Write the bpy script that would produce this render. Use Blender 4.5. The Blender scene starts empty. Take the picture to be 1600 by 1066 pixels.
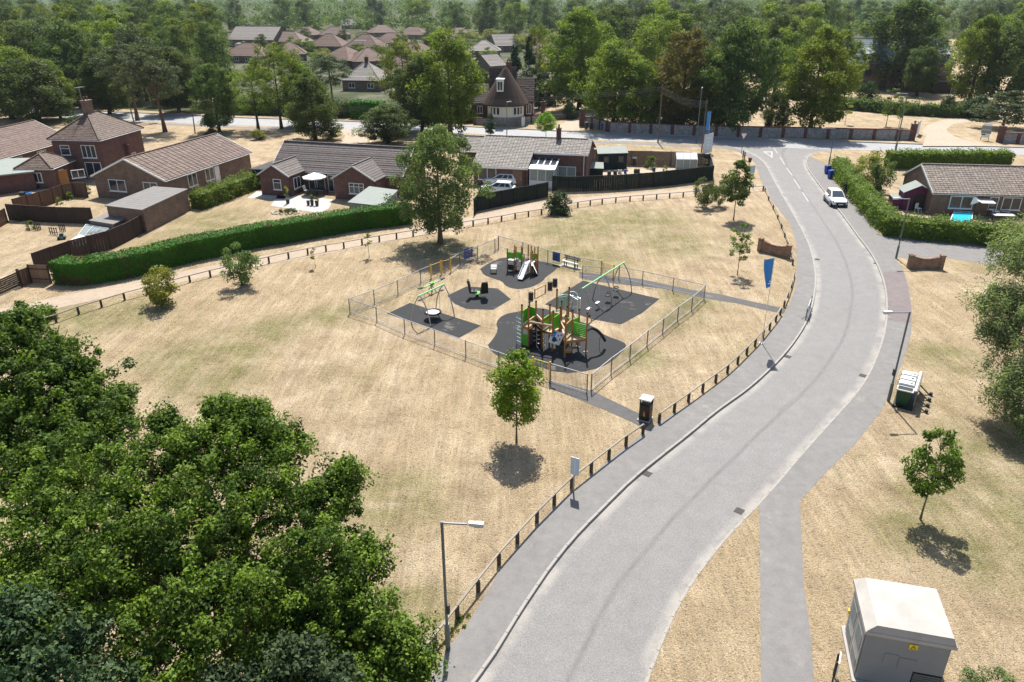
import bpy, bmesh, math, random
import numpy as np
from mathutils import Vector, Matrix
from mathutils.geometry import delaunay_2d_cdt

# ------------------------------------------------------------------ camera, light, exposure
FPX, TH, CH = 1164.0, math.radians(24.8), 21.5      # focal length in photo pixels (1600 wide), tilt below level, height
sc = bpy.context.scene
cam = bpy.data.objects.new('camera', bpy.data.cameras.new('camera'))
sc.collection.objects.link(cam)
cam.location = (0, 0, CH)
cam.rotation_euler = (math.pi/2 - TH, 0, 0)
cam.data.sensor_width = 36.0
cam.data.lens = 36.0*FPX/1600.0
cam.data.clip_start = 0.5
cam.data.clip_end = 20000
sc.camera = cam

SUN_EL = math.radians(57.2)
world = bpy.data.worlds.new('World')
sc.world = world
world.use_nodes = True
wn = world.node_tree.nodes
sky = wn.new('ShaderNodeTexSky')
sky.sky_type = 'NISHITA'
sky.sun_disc = False
sky.sun_elevation = SUN_EL
sky.sun_rotation = math.radians(2)
sky.air_density = 1.0
sky.dust_density = 1.6
world.node_tree.links.new(sky.outputs[0], wn['Background'].inputs[0])
wn['Background'].inputs[1].default_value = 0.098
sun = bpy.data.objects.new('sun', bpy.data.lights.new('sun', 'SUN'))
sc.collection.objects.link(sun)
sun.data.energy = 5.0
sun.data.angle = math.radians(0.53)
sun.data.color = (1.0, 0.955, 0.88)
sun.rotation_euler = (-(math.pi/2 - SUN_EL), 0, math.radians(-2))
sun.location = (0, 60, 90)
sc.view_settings.view_transform = 'Standard'
sc.view_settings.look = 'None'
sc.view_settings.gamma = 1.0
sc.view_settings.use_curve_mapping = False
sc.view_settings.exposure = 0.8
sc.cycles.max_bounces = 6
sc.cycles.transparent_max_bounces = 6
sc.cycles.volume_bounces = 0
sc.cycles.use_denoising = True

# ------------------------------------------------------------------ helpers
COL = sc.collection
_c, _s = math.cos(TH), math.sin(TH)
R = math.radians

def g(px, py, z=0.0):
    """the world point at height z seen at photo pixel (px, py)"""
    u, w = px-800.0, 533.0-py
    t = (CH-z)/(FPX*_s-w*_c)
    return Vector((t*u, t*(w*_s+FPX*_c), z))

def depth(p):
    return p.y*_c-(p.z-CH)*_s

def proj(p):
    d = depth(p)
    return 800+FPX*p.x/d, 533-FPX*(p.y*_s+(p.z-CH)*_c)/d

def hgt(b, ty):
    lo, hi = 0.0, 60.0
    for _ in range(40):
        m = (lo+hi)/2
        if proj(Vector((b.x, b.y, m)))[1] > ty: lo = m
        else: hi = m
    return lo

def Z(ox, oy, s):
    return lambda x, y, z=0.0: g(ox+x/s, oy+y/s, z)

def tag(o, label=None, cat=None, group=None, kind=None):
    if label: o['label'] = label
    if cat: o['category'] = cat
    if group: o['group'] = group
    if kind: o['kind'] = kind
    return o

def thing(name, label, cat, loc=(0, 0, 0), rz=0.0, group=None):
    o = bpy.data.objects.new(name, None)
    COL.objects.link(o)
    o.empty_display_size = 0.2
    o.location = loc
    o.rotation_euler = (0, 0, rz)
    return tag(o, label, cat, group)

def link(name, me, parent=None, kind=None):
    o = bpy.data.objects.new(name, me)
    COL.objects.link(o)
    if parent is not None: o.parent = parent
    if kind: o['kind'] = kind
    return o

def dup(o, parent=None):
    c = o.copy()
    COL.objects.link(c)
    if parent is not None: c.parent = parent
    for ch in list(o.children):
        dup(ch, c)
    return c

def rootmat(o):
    while o.parent is not None: o = o.parent
    return Matrix.Translation(o.location) @ Matrix.Rotation(o.rotation_euler.z, 4, 'Z')

class MB:
    def __init__(self, seed=0):
        self.v, self.f, self.t, self.tint, self.sm = [], [], [], 0.5, []
        self.smooth = False
    def add(self, vs, fs):
        n = len(self.v)
        self.v += [tuple(p) for p in vs]
        for f in fs:
            self.f.append([n+i for i in f]); self.t.append(self.tint); self.sm.append(self.smooth)
        return self
    def quad(self, a, b, c, d):
        return self.add([a, b, c, d], [(0, 1, 2, 3)])
    def poly(self, pts):
        return self.add(pts, [tuple(range(len(pts)))])
    def hexa(self, p):   # 8 points: bottom 4 ccw, top 4 ccw
        return self.add(p, [(3, 2, 1, 0), (4, 5, 6, 7), (0, 1, 5, 4), (1, 2, 6, 5), (2, 3, 7, 6), (3, 0, 4, 7)])
    def bx(self, x0, x1, y0, y1, z0, z1):
        return self.hexa([(x0, y0, z0), (x1, y0, z0), (x1, y1, z0), (x0, y1, z0), (x0, y0, z1), (x1, y0, z1), (x1, y1, z1), (x0, y1, z1)])
    def obox(self, c, ax, ay, az):   # centre and three half-axis vectors
        c, ax, ay, az = Vector(c), Vector(ax), Vector(ay), Vector(az)
        return self.hexa([c-ax-ay-az, c+ax-ay-az, c+ax+ay-az, c-ax+ay-az, c-ax-ay+az, c+ax-ay+az, c+ax+ay+az, c-ax+ay+az])
    def beam(self, p, q, w, h=None, up=(0, 0, 1)):
        p, q = Vector(p), Vector(q); h = w if h is None else h
        d = (q-p).normalized(); up = Vector(up)
        if abs(d.dot(up)) > 0.98: up = Vector((0, 1, 0))
        s = d.cross(up).normalized(); u = s.cross(d)
        return self.obox((p+q)/2, (q-p)/2, s*w/2, u*h/2)
    def tube(self, pts, r, n=8, cap=True):
        pts = [Vector(p) for p in pts]; m = len(pts)
        rs = r if isinstance(r, (list, tuple)) else [r]*m
        vs, fs, prev = [], [], None
        for i, p in enumerate(pts):
            d = (pts[min(i+1, m-1)]-pts[max(i-1, 0)]).normalized()
            if prev is None:
                a = Vector((0, 0, 1)) if abs(d.z) < 0.9 else Vector((1, 0, 0))
                s = d.cross(a).normalized()
            else:
                s = (prev-d*prev.dot(d)).normalized()
            prev = s; u = d.cross(s)
            for k in range(n):
                an = 2*math.pi*k/n
                vs.append(p+(s*math.cos(an)+u*math.sin(an))*rs[i])
        for i in range(m-1):
            for k in range(n):
                k2 = (k+1) % n
                fs.append((i*n+k, i*n+k2, (i+1)*n+k2, (i+1)*n+k))
        if cap:
            fs.append(tuple(range(n-1, -1, -1))); fs.append(tuple((m-1)*n+k for k in range(n)))
        return self.add(vs, fs)
    def lathe(self, c, prof, n=16, cap=True):   # prof: (r, z)
        c = Vector(c); vs, fs, m = [], [], len(prof)
        for r, z in prof:
            for k in range(n):
                an = 2*math.pi*k/n
                vs.append((c.x+r*math.cos(an), c.y+r*math.sin(an), c.z+z))
        for i in range(m-1):
            for k in range(n):
                k2 = (k+1) % n
                fs.append((i*n+k, i*n+k2, (i+1)*n+k2, (i+1)*n+k))
        if cap:
            fs.append(tuple(range(n-1, -1, -1))); fs.append(tuple((m-1)*n+k for k in range(n)))
        return self.add(vs, fs)
    def prism(self, pts, z0, z1):
        n = len(pts)
        vs = [(p[0], p[1], z0) for p in pts]+[(p[0], p[1], z1) for p in pts]
        fs = [tuple(range(n-1, -1, -1)), tuple(range(n, 2*n))]+[(i, (i+1) % n, n+(i+1) % n, n+i) for i in range(n)]
        return self.add(vs, fs)
    def extr(self, pts, d):     # planar polygon (3D) extruded by vector d
        n = len(pts); d = Vector(d); pts = [Vector(p) for p in pts]
        fs = [tuple(range(n-1, -1, -1)), tuple(range(n, 2*n))]+[(i, (i+1) % n, n+(i+1) % n, n+i) for i in range(n)]
        return self.add(pts+[p+d for p in pts], fs)
    def build(self, name, mat, parent=None, world=False, kind=None, fix=True, bevel=0):
        me = bpy.data.meshes.new(name)
        v = self.v
        if world and parent is not None:
            mi = rootmat(parent).inverted()
            v = [mi @ Vector(p) for p in v]
        me.from_pydata([tuple(p) for p in v], [], self.f)
        if fix:
            bm = bmesh.new(); bm.from_mesh(me)
            bmesh.ops.recalc_face_normals(bm, faces=bm.faces)
            if bevel: bmesh.ops.bevel(bm, geom=bm.edges[:], offset=bevel, segments=1, affect='EDGES', clamp_overlap=True)
            bm.to_mesh(me); bm.free()
        if not bevel:
            if any(self.sm): me.polygons.foreach_set('use_smooth', self.sm)
            at = me.attributes.new('tint', 'FLOAT', 'FACE')
            at.data.foreach_set('value', self.t)
        for m_ in (mat if isinstance(mat, (list, tuple)) else [mat]): me.materials.append(m_)
        me.update()
        return link(name, me, parent, kind)

rng = random.Random(11)
nr = np.random.default_rng(5)

# ------------------------------------------------------------------ materials
class NT:
    def __init__(self, name):
        self.m = bpy.data.materials.new(name); self.m.use_nodes = True
        self.t = self.m.node_tree; self.n = self.t.nodes; self.p = self.n['Principled BSDF']
        self.out = self.n['Material Output']
    def new(self, ty, **kw):
        n = self.n.new(ty)
        for k, v in kw.items():
            if k.startswith('_'): n.inputs[int(k[1:])].default_value = v
            else: setattr(n, k, v)
        return n
    def l(self, a, b): self.t.links.new(a, b)
    def noise(self, scale, detail=3, rough=.55, vec=None, dist=0.0):
        n = self.new('ShaderNodeTexNoise')
        n.inputs['Scale'].default_value = scale; n.inputs['Detail'].default_value = detail
        n.inputs['Roughness'].default_value = rough; n.inputs['Distortion'].default_value = dist
        if vec is not None: self.l(vec, n.inputs['Vector'])
        return n.outputs['Fac']
    def ramp(self, fac, stops):
        n = self.new('ShaderNodeValToRGB')
        e = n.color_ramp.elements
        while len(e) < len(stops): e.new(0.5)
        for i, (p, c) in enumerate(stops):
            e[i].position = p; e[i].color = (c[0], c[1], c[2], 1) if not isinstance(c, (int, float)) else (c, c, c, 1)
        self.l(fac, n.inputs[0])
        return n.outputs[0]
    def mix(self, fac, a, b, mode='MIX'):
        n = self.new('ShaderNodeMix', data_type='RGBA', blend_type=mode)
        for s, v in ((0, fac), (6, a), (7, b)):
            if isinstance(v, (int, float)): n.inputs[s].default_value = v
            elif isinstance(v, tuple): n.inputs[s].default_value = (*v, 1)
            else: self.l(v, n.inputs[s])
        return n.outputs[2]
    def math(self, op, a, b=None, c=None):
        n = self.new('ShaderNodeMath', operation=op)
        for i, v in enumerate((a, b, c)):
            if v is None: continue
            if isinstance(v, (int, float)): n.inputs[i].default_value = v
            else: self.l(v, n.inputs[i])
        return n.outputs[0]
    def coord(self, which='Object'):
        return self.new('ShaderNodeTexCoord').outputs[which]
    def pos(self):
        return self.new('ShaderNodeNewGeometry').outputs['Position']
    def bump(self, h, strength=.4, dist=.05):
        n = self.new('ShaderNodeBump'); n.inputs['Strength'].default_value = strength; n.inputs['Distance'].default_value = dist
        self.l(h, n.inputs['Height']); self.l(n.outputs[0], self.p.inputs['Normal'])
    def base(self, c, rough=.8, spec=.3, metal=0.0):
        if isinstance(c, tuple): self.p.inputs['Base Color'].default_value = (*c, 1)
        else: self.l(c, self.p.inputs['Base Color'])
        self.p.inputs['Roughness'].default_value = rough
        self.p.inputs['Specular IOR Level'].default_value = spec
        self.p.inputs['Metallic'].default_value = metal
        return self.m

def plain(name, c, rough=.7, spec=.3, metal=0.0, var=.18, scale=3.0, tint=0.0):
    """a painted, plastic or timber surface with faint grime and optional per-piece variation"""
    t = NT(name); o = t.coord()
    n = t.noise(scale, 4, .6, o)
    col = t.mix(n, tuple(x*(1-var) for x in c), tuple(min(1, x*(1+var)) for x in c))
    n2 = t.noise(scale*9, 3, .6, o)
    col = t.mix(t.math('MULTIPLY', n2, var), col, tuple(x*.55 for x in c))
    if tint:
        a = t.new('ShaderNodeAttribute', attribute_name='tint')
        k = t.ramp(a.outputs['Fac'], [(0, 1-tint), (1, 1+tint)])
        col = t.mix(1.0, col, k, 'MULTIPLY')
    return t.base(col, rough, spec, metal)

def grain(name, c, rough=.8, tint=.25):
    """timber: long grain along the local axes"""
    t = NT(name); o = t.coord()
    mp = t.new('ShaderNodeMapping'); mp.inputs['Scale'].default_value = (9, 9, 1.2); t.l(o, mp.inputs[0])
    n = t.noise(3, 4, .6, mp.outputs[0])
    col = t.mix(n, tuple(x*.7 for x in c), tuple(x*1.25 for x in c))
    a = t.new('ShaderNodeAttribute', attribute_name='tint')
    inf = t.new('ShaderNodeObjectInfo')
    k = t.ramp(t.math('MULTIPLY_ADD', a.outputs['Fac'], .5, t.math('MULTIPLY', inf.outputs['Random'], .5)), [(0, 1-tint), (1, 1+tint)])
    col = t.mix(1.0, col, k, 'MULTIPLY')
    return t.base(col, rough, .2)

def brick(name, c1, c2, mortar, bw=.225, bh=.075):
    t = NT(name); o = t.coord()
    sp = t.new('ShaderNodeSeparateXYZ'); t.l(o, sp.inputs[0])
    cb = t.new('ShaderNodeCombineXYZ')
    t.l(t.math('ADD', sp.outputs[0], sp.outputs[1]), cb.inputs[0]); t.l(sp.outputs[2], cb.inputs[1])
    b = t.new('ShaderNodeTexBrick')
    b.inputs['Scale'].default_value = 1; b.inputs['Brick Width'].default_value = bw; b.inputs['Row Height'].default_value = bh
    b.inputs['Mortar Size'].default_value = .006; b.inputs['Bias'].default_value = 0
    b.inputs['Color1'].default_value = (*c1, 1); b.inputs['Color2'].default_value = (*c2, 1); b.inputs['Mortar'].default_value = (*mortar, 1)
    t.l(cb.outputs[0], b.inputs['Vector'])
    n = t.noise(1.4, 5, .65, o)
    col = t.mix(1.0, b.outputs[0], t.ramp(n, [(.2, .62), (.75, 1.25)]), 'MULTIPLY')
    n2 = t.noise(14, 3, .6, o)
    col = t.mix(1.0, col, t.ramp(n2, [(.3, .75), (.7, 1.2)]), 'MULTIPLY')
    t.bump(b.outputs['Fac'], .3, -.01)
    return t.base(col, .9, .2)

def tiles(name, c, lichen=.4, lc=(.3, .27, .2)):
    t = NT(name); o = t.coord()
    a = t.new('ShaderNodeAttribute', attribute_name='tint')
    k = t.ramp(a.outputs['Fac'], [(0, .62), (.5, 1.0), (1, 1.38)])
    col = t.mix(1.0, c, k, 'MULTIPLY')
    n = t.noise(.9, 6, .7, o)
    n2 = t.noise(11, 4, .7, o)
    f = t.math('MULTIPLY', t.ramp(n, [(.35, 0), (.7, 1)]), t.ramp(n2, [(.45, 0), (.62, 1)]))
    col = t.mix(t.math('MULTIPLY', f, lichen), col, lc)
    n3 = t.noise(4, 5, .8, o)
    col = t.mix(t.math('MULTIPLY', t.ramp(n3, [(.42, 0), (.64, 1)]), .8), col, tuple(x*.36 for x in c))
    return t.base(col, .75, .35)

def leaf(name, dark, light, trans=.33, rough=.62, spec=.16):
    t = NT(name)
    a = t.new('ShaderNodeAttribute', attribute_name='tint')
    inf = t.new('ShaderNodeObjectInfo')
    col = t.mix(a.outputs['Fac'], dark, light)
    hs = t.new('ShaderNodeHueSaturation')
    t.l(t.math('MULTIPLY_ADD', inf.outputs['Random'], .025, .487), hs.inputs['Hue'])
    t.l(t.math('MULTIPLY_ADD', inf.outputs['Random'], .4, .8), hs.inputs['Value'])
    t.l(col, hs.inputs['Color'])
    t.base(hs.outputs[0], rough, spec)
    tr = t.new('ShaderNodeBsdfTranslucent')
    t.l(t.mix(1.0, hs.outputs[0], (1.5, 1.55, .7), 'MULTIPLY'), tr.inputs['Color'])
    mx = t.new('ShaderNodeMixShader'); mx.inputs[0].default_value = trans
    t.l(t.p.outputs[0], mx.inputs[1]); t.l(tr.outputs[0], mx.inputs[2]); t.l(mx.outputs[0], t.out.inputs[0])
    return t.m

SPOTS = [(520, 492, 3.5), (480, 505, 3), (400, 525, 4), (370, 552, 4), (430, 508, 3), (330, 590, 5), (280, 560, 5), (940, 350, 9), (1000, 345, 9), (880, 360, 7), (1050, 380, 7), (1560, 700, 5), (1540, 850, 5), (1480, 790, 4), (1590, 780, 5), (1420, 830, 3), (300, 370, 7), (340, 345, 7), (250, 385, 5), (1080, 470, 4), (1060, 500, 3.5), (690, 390, 6), (640, 960, 3), (120, 500, 6), (200, 490, 5), (620, 780, 4), (900, 400, 8), (1480, 560, 4), (1000, 560, 3)]
M = {}
def mats():
    # dry mown grass: straw, tan soil, remaining green
    t = NT('dry_grass'); p = t.pos()
    n1 = t.noise(.045, 5, .6, p); n2 = t.noise(.4, 5, .65, p, .3); n3 = t.noise(3.2, 5, .7, p); n4 = t.noise(13, 4, .75, p)
    col = t.ramp(n2, [(.28, (.275, .205, .13)), (.5, (.4, .312, .205)), (.72, (.51, .415, .29))])
    col = t.mix(t.math('MULTIPLY', t.ramp(n1, [(.42, 0), (.62, 1)]), .55), col, (.36, .275, .165))
    gr = t.math('MULTIPLY', t.ramp(t.noise(.075, 5, .6, p, .6), [(.54, 0), (.72, 1)]), t.ramp(t.noise(1.1, 4, .7, p), [(.35, .1), (.65, 1)]))
    gp_ = None
    for sx, sy, sr in SPOTS:
        vd = t.new('ShaderNodeVectorMath', operation='DISTANCE'); t.l(p, vd.inputs[0]); c_ = g(sx, sy); vd.inputs[1].default_value = (c_.x, c_.y, 0)
        m_ = t.new('ShaderNodeMapRange', interpolation_type='SMOOTHSTEP'); m_.inputs[1].default_value = sr; m_.inputs[2].default_value = sr*.2; m_.inputs[3].default_value = 0; m_.inputs[4].default_value = 1; t.l(vd.outputs['Value'], m_.inputs[0])
        gp_ = m_.outputs[0] if gp_ is None else t.math('MAXIMUM', gp_, m_.outputs[0])
    gp_ = t.math('MULTIPLY', gp_, t.ramp(t.noise(.5, 5, .75, p), [(.3, .12), (.62, 1)]))
    col = t.mix(t.math('MULTIPLY', t.math('MAXIMUM', gr, gp_), .8), col, (.15, .155, .052))
    # mown swathes and close tufts
    mp = t.new('ShaderNodeMapping'); mp.inputs['Rotation'].default_value = (0, 0, R(115)); mp.inputs['Scale'].default_value = (1.0, .16, 1); t.l(p, mp.inputs[0])
    sw = t.noise(1.3, 4, .65, mp.outputs[0])
    col = t.mix(1.0, col, t.ramp(sw, [(.3, .84), (.7, 1.16)]), 'MULTIPLY')
    mp2 = t.new('ShaderNodeMapping'); mp2.inputs['Rotation'].default_value = (0, 0, R(128)); mp2.inputs['Scale'].default_value = (1.0, .07, 1); t.l(p, mp2.inputs[0])
    col = t.mix(1.0, col, t.ramp(t.noise(4.5, 3, .6, mp2.outputs[0]), [(.3, .86), (.7, 1.14)]), 'MULTIPLY')
    col = t.mix(1.0, col, t.ramp(n3, [(.3, .58), (.5, 1.0), (.75, 1.3)]), 'MULTIPLY')
    col = t.mix(1.0, col, t.ramp(n4, [(.32, .36), (.5, 1.0), (.68, 1.55)]), 'MULTIPLY')
    br = t.math('MULTIPLY', t.ramp(n3, [(.48, 0), (.62, 1)]), t.ramp(n4, [(.47, 0), (.58, 1)]))
    col = t.mix(t.math('MULTIPLY', br, .8), col, (.15, .095, .05))
    t.bump(t.math('ADD', n4, t.math('MULTIPLY', n3, .6)), .9, .12)
    M['grass'] = t.base(col, .95, .1)
    # green lawn and patches
    t = NT('green_grass'); p = t.pos()
    n = t.noise(.8, 5, .7, p); n2 = t.noise(12, 4, .7, p)
    col = t.ramp(n, [(.3, (.055, .085, .018)), (.7, (.13, .14, .04))])
    col = t.mix(1.0, col, t.ramp(n2, [(.3, .6), (.7, 1.35)]), 'MULTIPLY')
    t.bump(n2, .8, .1)
    M['lawn'] = t.base(col, .95, .1)
    # surface-dressed road; uv.x runs across the carriageway
    def road(nm, c, seam):
        t = NT(nm); p = t.pos()
        uv = t.coord('UV'); sp = t.new('ShaderNodeSeparateXYZ'); t.l(uv, sp.inputs[0])
        n1 = t.noise(.16, 4, .6, p); n2 = t.noise(1.2, 5, .7, p); n3 = t.noise(18, 3, .8, p); n4 = t.noise(70, 2, .8, p)
        col = t.mix(n1, tuple(x*.9 for x in c), tuple(x*1.1 for x in c))
        col = t.mix(1.0, col, t.ramp(n2, [(.3, .9), (.7, 1.08)]), 'MULTIPLY')
        col = t.mix(1.0, col, t.ramp(n3, [(.3, .62), (.5, 1), (.7, 1.4)]), 'MULTIPLY')
        col = t.mix(1.0, col, t.ramp(n4, [(.25, .75), (.75, 1.25)]), 'MULTIPLY')
        if seam:
            w = t.math('MULTIPLY_ADD', t.math('SUBTRACT', t.noise(.12, 3, .6, p), .5), .12, sp.outputs[0])
            d = t.math('ABSOLUTE', t.math('SUBTRACT', w, .53))
            m_ = t.math('MULTIPLY', t.ramp(d, [(0, 1), (.035, 0)]), t.ramp(n2, [(.35, .2), (.6, 1)]))
            col = t.mix(t.math('MULTIPLY', m_, .7), col, tuple(x*.52 for x in c))
            e = t.math('MINIMUM', sp.outputs[0], t.math('SUBTRACT', 1.0, sp.outputs[0]))
            ed = t.math('MULTIPLY', t.ramp(e, [(0, 1), (.05, .75), (.1, 0)]), t.ramp(t.noise(.5, 5, .7, p), [(.36, 0), (.58, 1)]))
            col = t.mix(t.math('MULTIPLY', ed, .6), col, (.37, .34, .3))
        t.bump(n3, .35, .03)
        return t.base(col, .75, .35)
    M['road'] = road('worn_chipped_asphalt', (.176, .169, .163), True)
    M['main_road'] = road('pale_main_road_asphalt', (.27, .272, .275), False)  # paler asphalt, with the sun glare on it partly put into the colour
    def pave(nm, c, red=0):
        t = NT(nm); p = t.pos()
        n1 = t.noise(.22, 4, .6, p); n2 = t.noise(1.7, 5, .7, p); n3 = t.noise(24, 3, .8, p)
        col = t.mix(n1, tuple(x*.86 for x in c), tuple(x*1.14 for x in c))
        col = t.mix(1.0, col, t.ramp(n2, [(.28, .82), (.72, 1.12)]), 'MULTIPLY')
        col = t.mix(1.0, col, t.ramp(n3, [(.25, .75), (.75, 1.22)]), 'MULTIPLY')
        sp_ = t.math('MULTIPLY', t.ramp(t.noise(.5, 5, .75, p), [(.6, 0), (.68, 1)]), .35)
        col = t.mix(sp_, col, (.3, .27, .22))
        t.bump(n3, .25, .02)
        return t.base(col, .85, .3)
    M['pavement'] = pave('grey_pavement_asphalt', (.18, .172, .165))
    M['pave_red'] = pave('reddish_pavement_patch', (.165, .138, .135))
    M['path'] = pave('dark_path_asphalt', (.09, .088, .086))
    M['slab'] = pave('pale_paving_slab', (.42, .4, .37))
    M['gravel'] = pave('pale_gravel', (.36, .3, .225))
    M['track'] = pave('dirt_track', (.34, .27, .2))
    M['concrete'] = plain('kerb_concrete', (.36, .34, .31), .9, .2, var=.25, scale=1.5, tint=.1)
    t = NT('estate_verge'); p = t.pos()
    n = t.noise(.09, 5, .7, p); n2 = t.noise(.9, 4, .7, p)
    t.base(t.mix(1.0, t.ramp(n, [(.35, (.03, .042, .018)), (.5, (.065, .075, .035)), (.7, (.16, .15, .12))]), t.ramp(n2, [(.3, .7), (.7, 1.2)]), 'MULTIPLY'), .95, .1); M['verge'] = t.m
    t = NT('woodland_floor'); p = t.pos()
    t.base(t.ramp(t.noise(.12, 5, .7, p), [(.35, (.035, .045, .016)), (.65, (.1, .1, .045))]), .95, .1); M['woodfloor'] = t.m
    M['rubber'] = pave('black_rubber_surfacing', (.02, .0215, .024))
    M['marking'] = plain('road_paint', (.36, .36, .35), .7, var=.15, scale=2)
    M['drain'] = plain('iron_grate', (.06, .055, .05), .7)
    M['bark'] = plain('bark', (.09, .07, .052), .95, .1, var=.4, scale=5)
    M['bark_pale'] = plain('pale_bark', (.16, .13, .1), .95, .1, var=.4, scale=5)
    M['bark_pine'] = plain('pine_bark', (.15, .095, .07), .95, .1, var=.4, scale=4)
    M['lf_oak'] = leaf('oak_leaves', (.028, .064, .01), (.18, .285, .036), .32)
    M['lf_oak2'] = leaf('dark_oak_leaves', (.026, .06, .011), (.14, .225, .032), .32)
    M['lf_blue'] = leaf('grey_green_leaves', (.022, .048, .02), (.08, .125, .05), .22)
    M['lf_lime'] = leaf('lime_leaves', (.05, .09, .016), (.22, .27, .04), .42)
    M['lf_dark'] = leaf('dark_leaves', (.034, .066, .022), (.13, .17, .048), .4)
    M['lf_pine'] = leaf('pine_needles', (.042, .066, .036), (.14, .17, .075), .25)
    M['lf_con'] = leaf('conifer_foliage', (0.022, 0.05, 0.025), (0.07, 0.109, 0.046), .1)
    M['lf_ash'] = leaf('ash_leaves', (.05, .085, .03), (.17, .22, .075), .35)
    M['lf_brown'] = leaf('browning_leaves', (.085, .08, .024), (.2, .17, .05), .4)
    M['lf_young'] = leaf('maple_leaves', (.07, .17, .012), (.27, .4, .035))
    M['lf_yel'] = leaf('yellow_green_leaves', (0.093, 0.132, 0.023), (0.31, 0.31, 0.062))
    M['lf_hedge'] = leaf('clipped_conifer_hedge', (.018, .08, .006), (.075, .24, .014), .15)
    nt = M['lf_hedge'].node_tree; hv = [n for n in nt.nodes if n.type == 'HUE_SAT'][0]; src = hv.inputs['Color'].links[0].from_socket
    ge = nt.nodes.new('ShaderNodeNewGeometry'); nz = nt.nodes.new('ShaderNodeTexNoise'); nz.inputs['Scale'].default_value = .55; nz.inputs['Detail'].default_value = 4; nt.links.new(ge.outputs['Position'], nz.inputs['Vector'])
    rp = nt.nodes.new('ShaderNodeValToRGB'); rp.color_ramp.elements[0].position = .6; rp.color_ramp.elements[1].position = .68; rp.color_ramp.elements[1].color = (.7, .7, .7, 1); nt.links.new(nz.outputs['Fac'], rp.inputs[0])
    mx = nt.nodes.new('ShaderNodeMix'); mx.data_type = 'RGBA'; mx.inputs[7].default_value = (.13, .065, .035, 1); nt.links.new(rp.outputs[0], mx.inputs[0]); nt.links.new(src, mx.inputs[6]); nt.links.new(mx.outputs[2], hv.inputs['Color'])
    M['lf_laurel'] = leaf('laurel_leaves', (.045, .085, .012), (.17, .225, .032))
    M['lf_will'] = leaf('feathery_leaves', (.11, .155, .07), (.3, .38, .19), .42)
    M['lf_straw'] = leaf('straw_stems', (.3, .24, .13), (.55, .45, .28), .2)
    M['brick_red'] = brick('red_brick', (.165, .078, .062), (.11, .054, .046), (.2, .15, .12))
    M['brick_dk'] = brick('dark_red_brick', (.15, .058, .045), (.1, .042, .036), (.17, .13, .11))
    M['brick_buff'] = brick('buff_brick', (.21, .138, .1), (.145, .094, .07), (.26, .2, .15))
    M['brick_sign'] = brick('orange_brown_brick', (.3, .19, .12), (.2, .115, .07), (.27, .22, .17))
    M['flint'] = brick('flint_wall', (.36, .34, .32), (.17, .165, .16), (.33, .31, .28), .16, .11)
    M['tile_brown'] = tiles('brown_tile', (.16, .102, .08), .45, (.26, .2, .14))
    M['tile_hip'] = tiles('weathered_tile', (.145, .1, .078), .45, (.24, .19, .13))
    M['tile_grey'] = tiles('grey_brown_tile', (.125, .103, .097), .12)
    M['tile_pale'] = tiles('pale_grey_tile', (.23, .205, .182), .5, (.3, .28, .24))
    M['tile_lich'] = tiles('lichened_tile', (.23, .185, .155), .75, (.38, .33, .26))
    M['tile_far'] = tiles('far_tile', (.135, .072, .054), .2)
    M['tile_dark'] = tiles('dark_clay_tile', (.085, .05, .042), .3)
    M['thatch'] = plain('thatch', (.09, .063, .05), .95, .1, var=.3, scale=6)
    M['slate'] = plain('shiny_slate', (.3, .34, .38), .32, .6, var=.15, scale=1)
    M['felt'] = plain('grey_roof_felt', (.2, .19, .18), .9, .2, var=.22, scale=1.5)
    M['felt_pale'] = plain('pale_green_roof_felt', (.24, .265, .24), .85, .25, var=.2, scale=1.5)
    M['felt_dark'] = plain('dark_roof_felt', (.07, .07, .072), .9, .2)
    M['white'] = plain('white_paint', (.78, .78, .76), .5, .4, var=.06)
    M['cream'] = plain('cream_render', (.74, .69, .56), .8, var=.08)
    M['offwhite'] = plain('grey_white_plastic', (.6, .6, .58), .5, var=.1)
    M['glass'] = plain('window_glass', (.035, .045, .055), .06, .6, var=.3, scale=.7)
    M['glass_pale'] = plain('greenhouse_glass', (.24, .3, .28), .15, .6, var=.2, scale=2)
    M['glass_car'] = plain('car_glass', (.035, .055, .075), .06, .7, var=.05)
    M['fence_brown'] = grain('brown_fence_timber', (.15, .085, .055))
    M['fence_dark'] = grain('dark_brown_fence_timber', (.055, .035, .028))
    M['fence_grey'] = grain('weathered_grey_timber', (.16, .145, .135))
    M['fence_tan'] = grain('tan_fence_timber', (.24, .15, .095))
    M['fence_black'] = grain('dark_green_black_timber', (.016, .024, .019))
    M['rail'] = grain('weathered_rail_timber', (.27, .235, .19))
    M['postwood'] = grain('dark_post_timber', (.075, .055, .042))
    M['timber'] = grain('warm_play_timber', (.36, .17, .055), .7)
    M['deck'] = grain('pale_play_deck', (.52, .38, .23))
    M['green'] = plain('green_play_panel', (.085, .4, .015), .45, .4, var=.12)
    M['green2'] = plain('lime_play_panel', (.27, .48, .03), .45, .4, var=.12)
    M['green_pale'] = plain('pale_green_metal', (.3, .66, .28), .35, .5, var=.08)
    M['green_clear'] = plain('sea_green_rail', (.3, .5, .42), .4, .5)
    M['green_bin'] = plain('dark_green_plastic', (.012, .06, .025), .45, .4, var=.15)
    M['steel'] = plain('galvanised_steel', (.36, .36, .37), .45, .5, .5, var=.15)
    M['bright_steel'] = plain('bright_steel', (.75, .76, .78), .25, .5, .7, var=.08)
    M['dull_steel'] = plain('dull_lamp_steel', (.15, .17, .165), .6, .4, .3, var=.2)
    M['black'] = plain('black_plastic', (.014, .014, .015), .5, .4)
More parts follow.
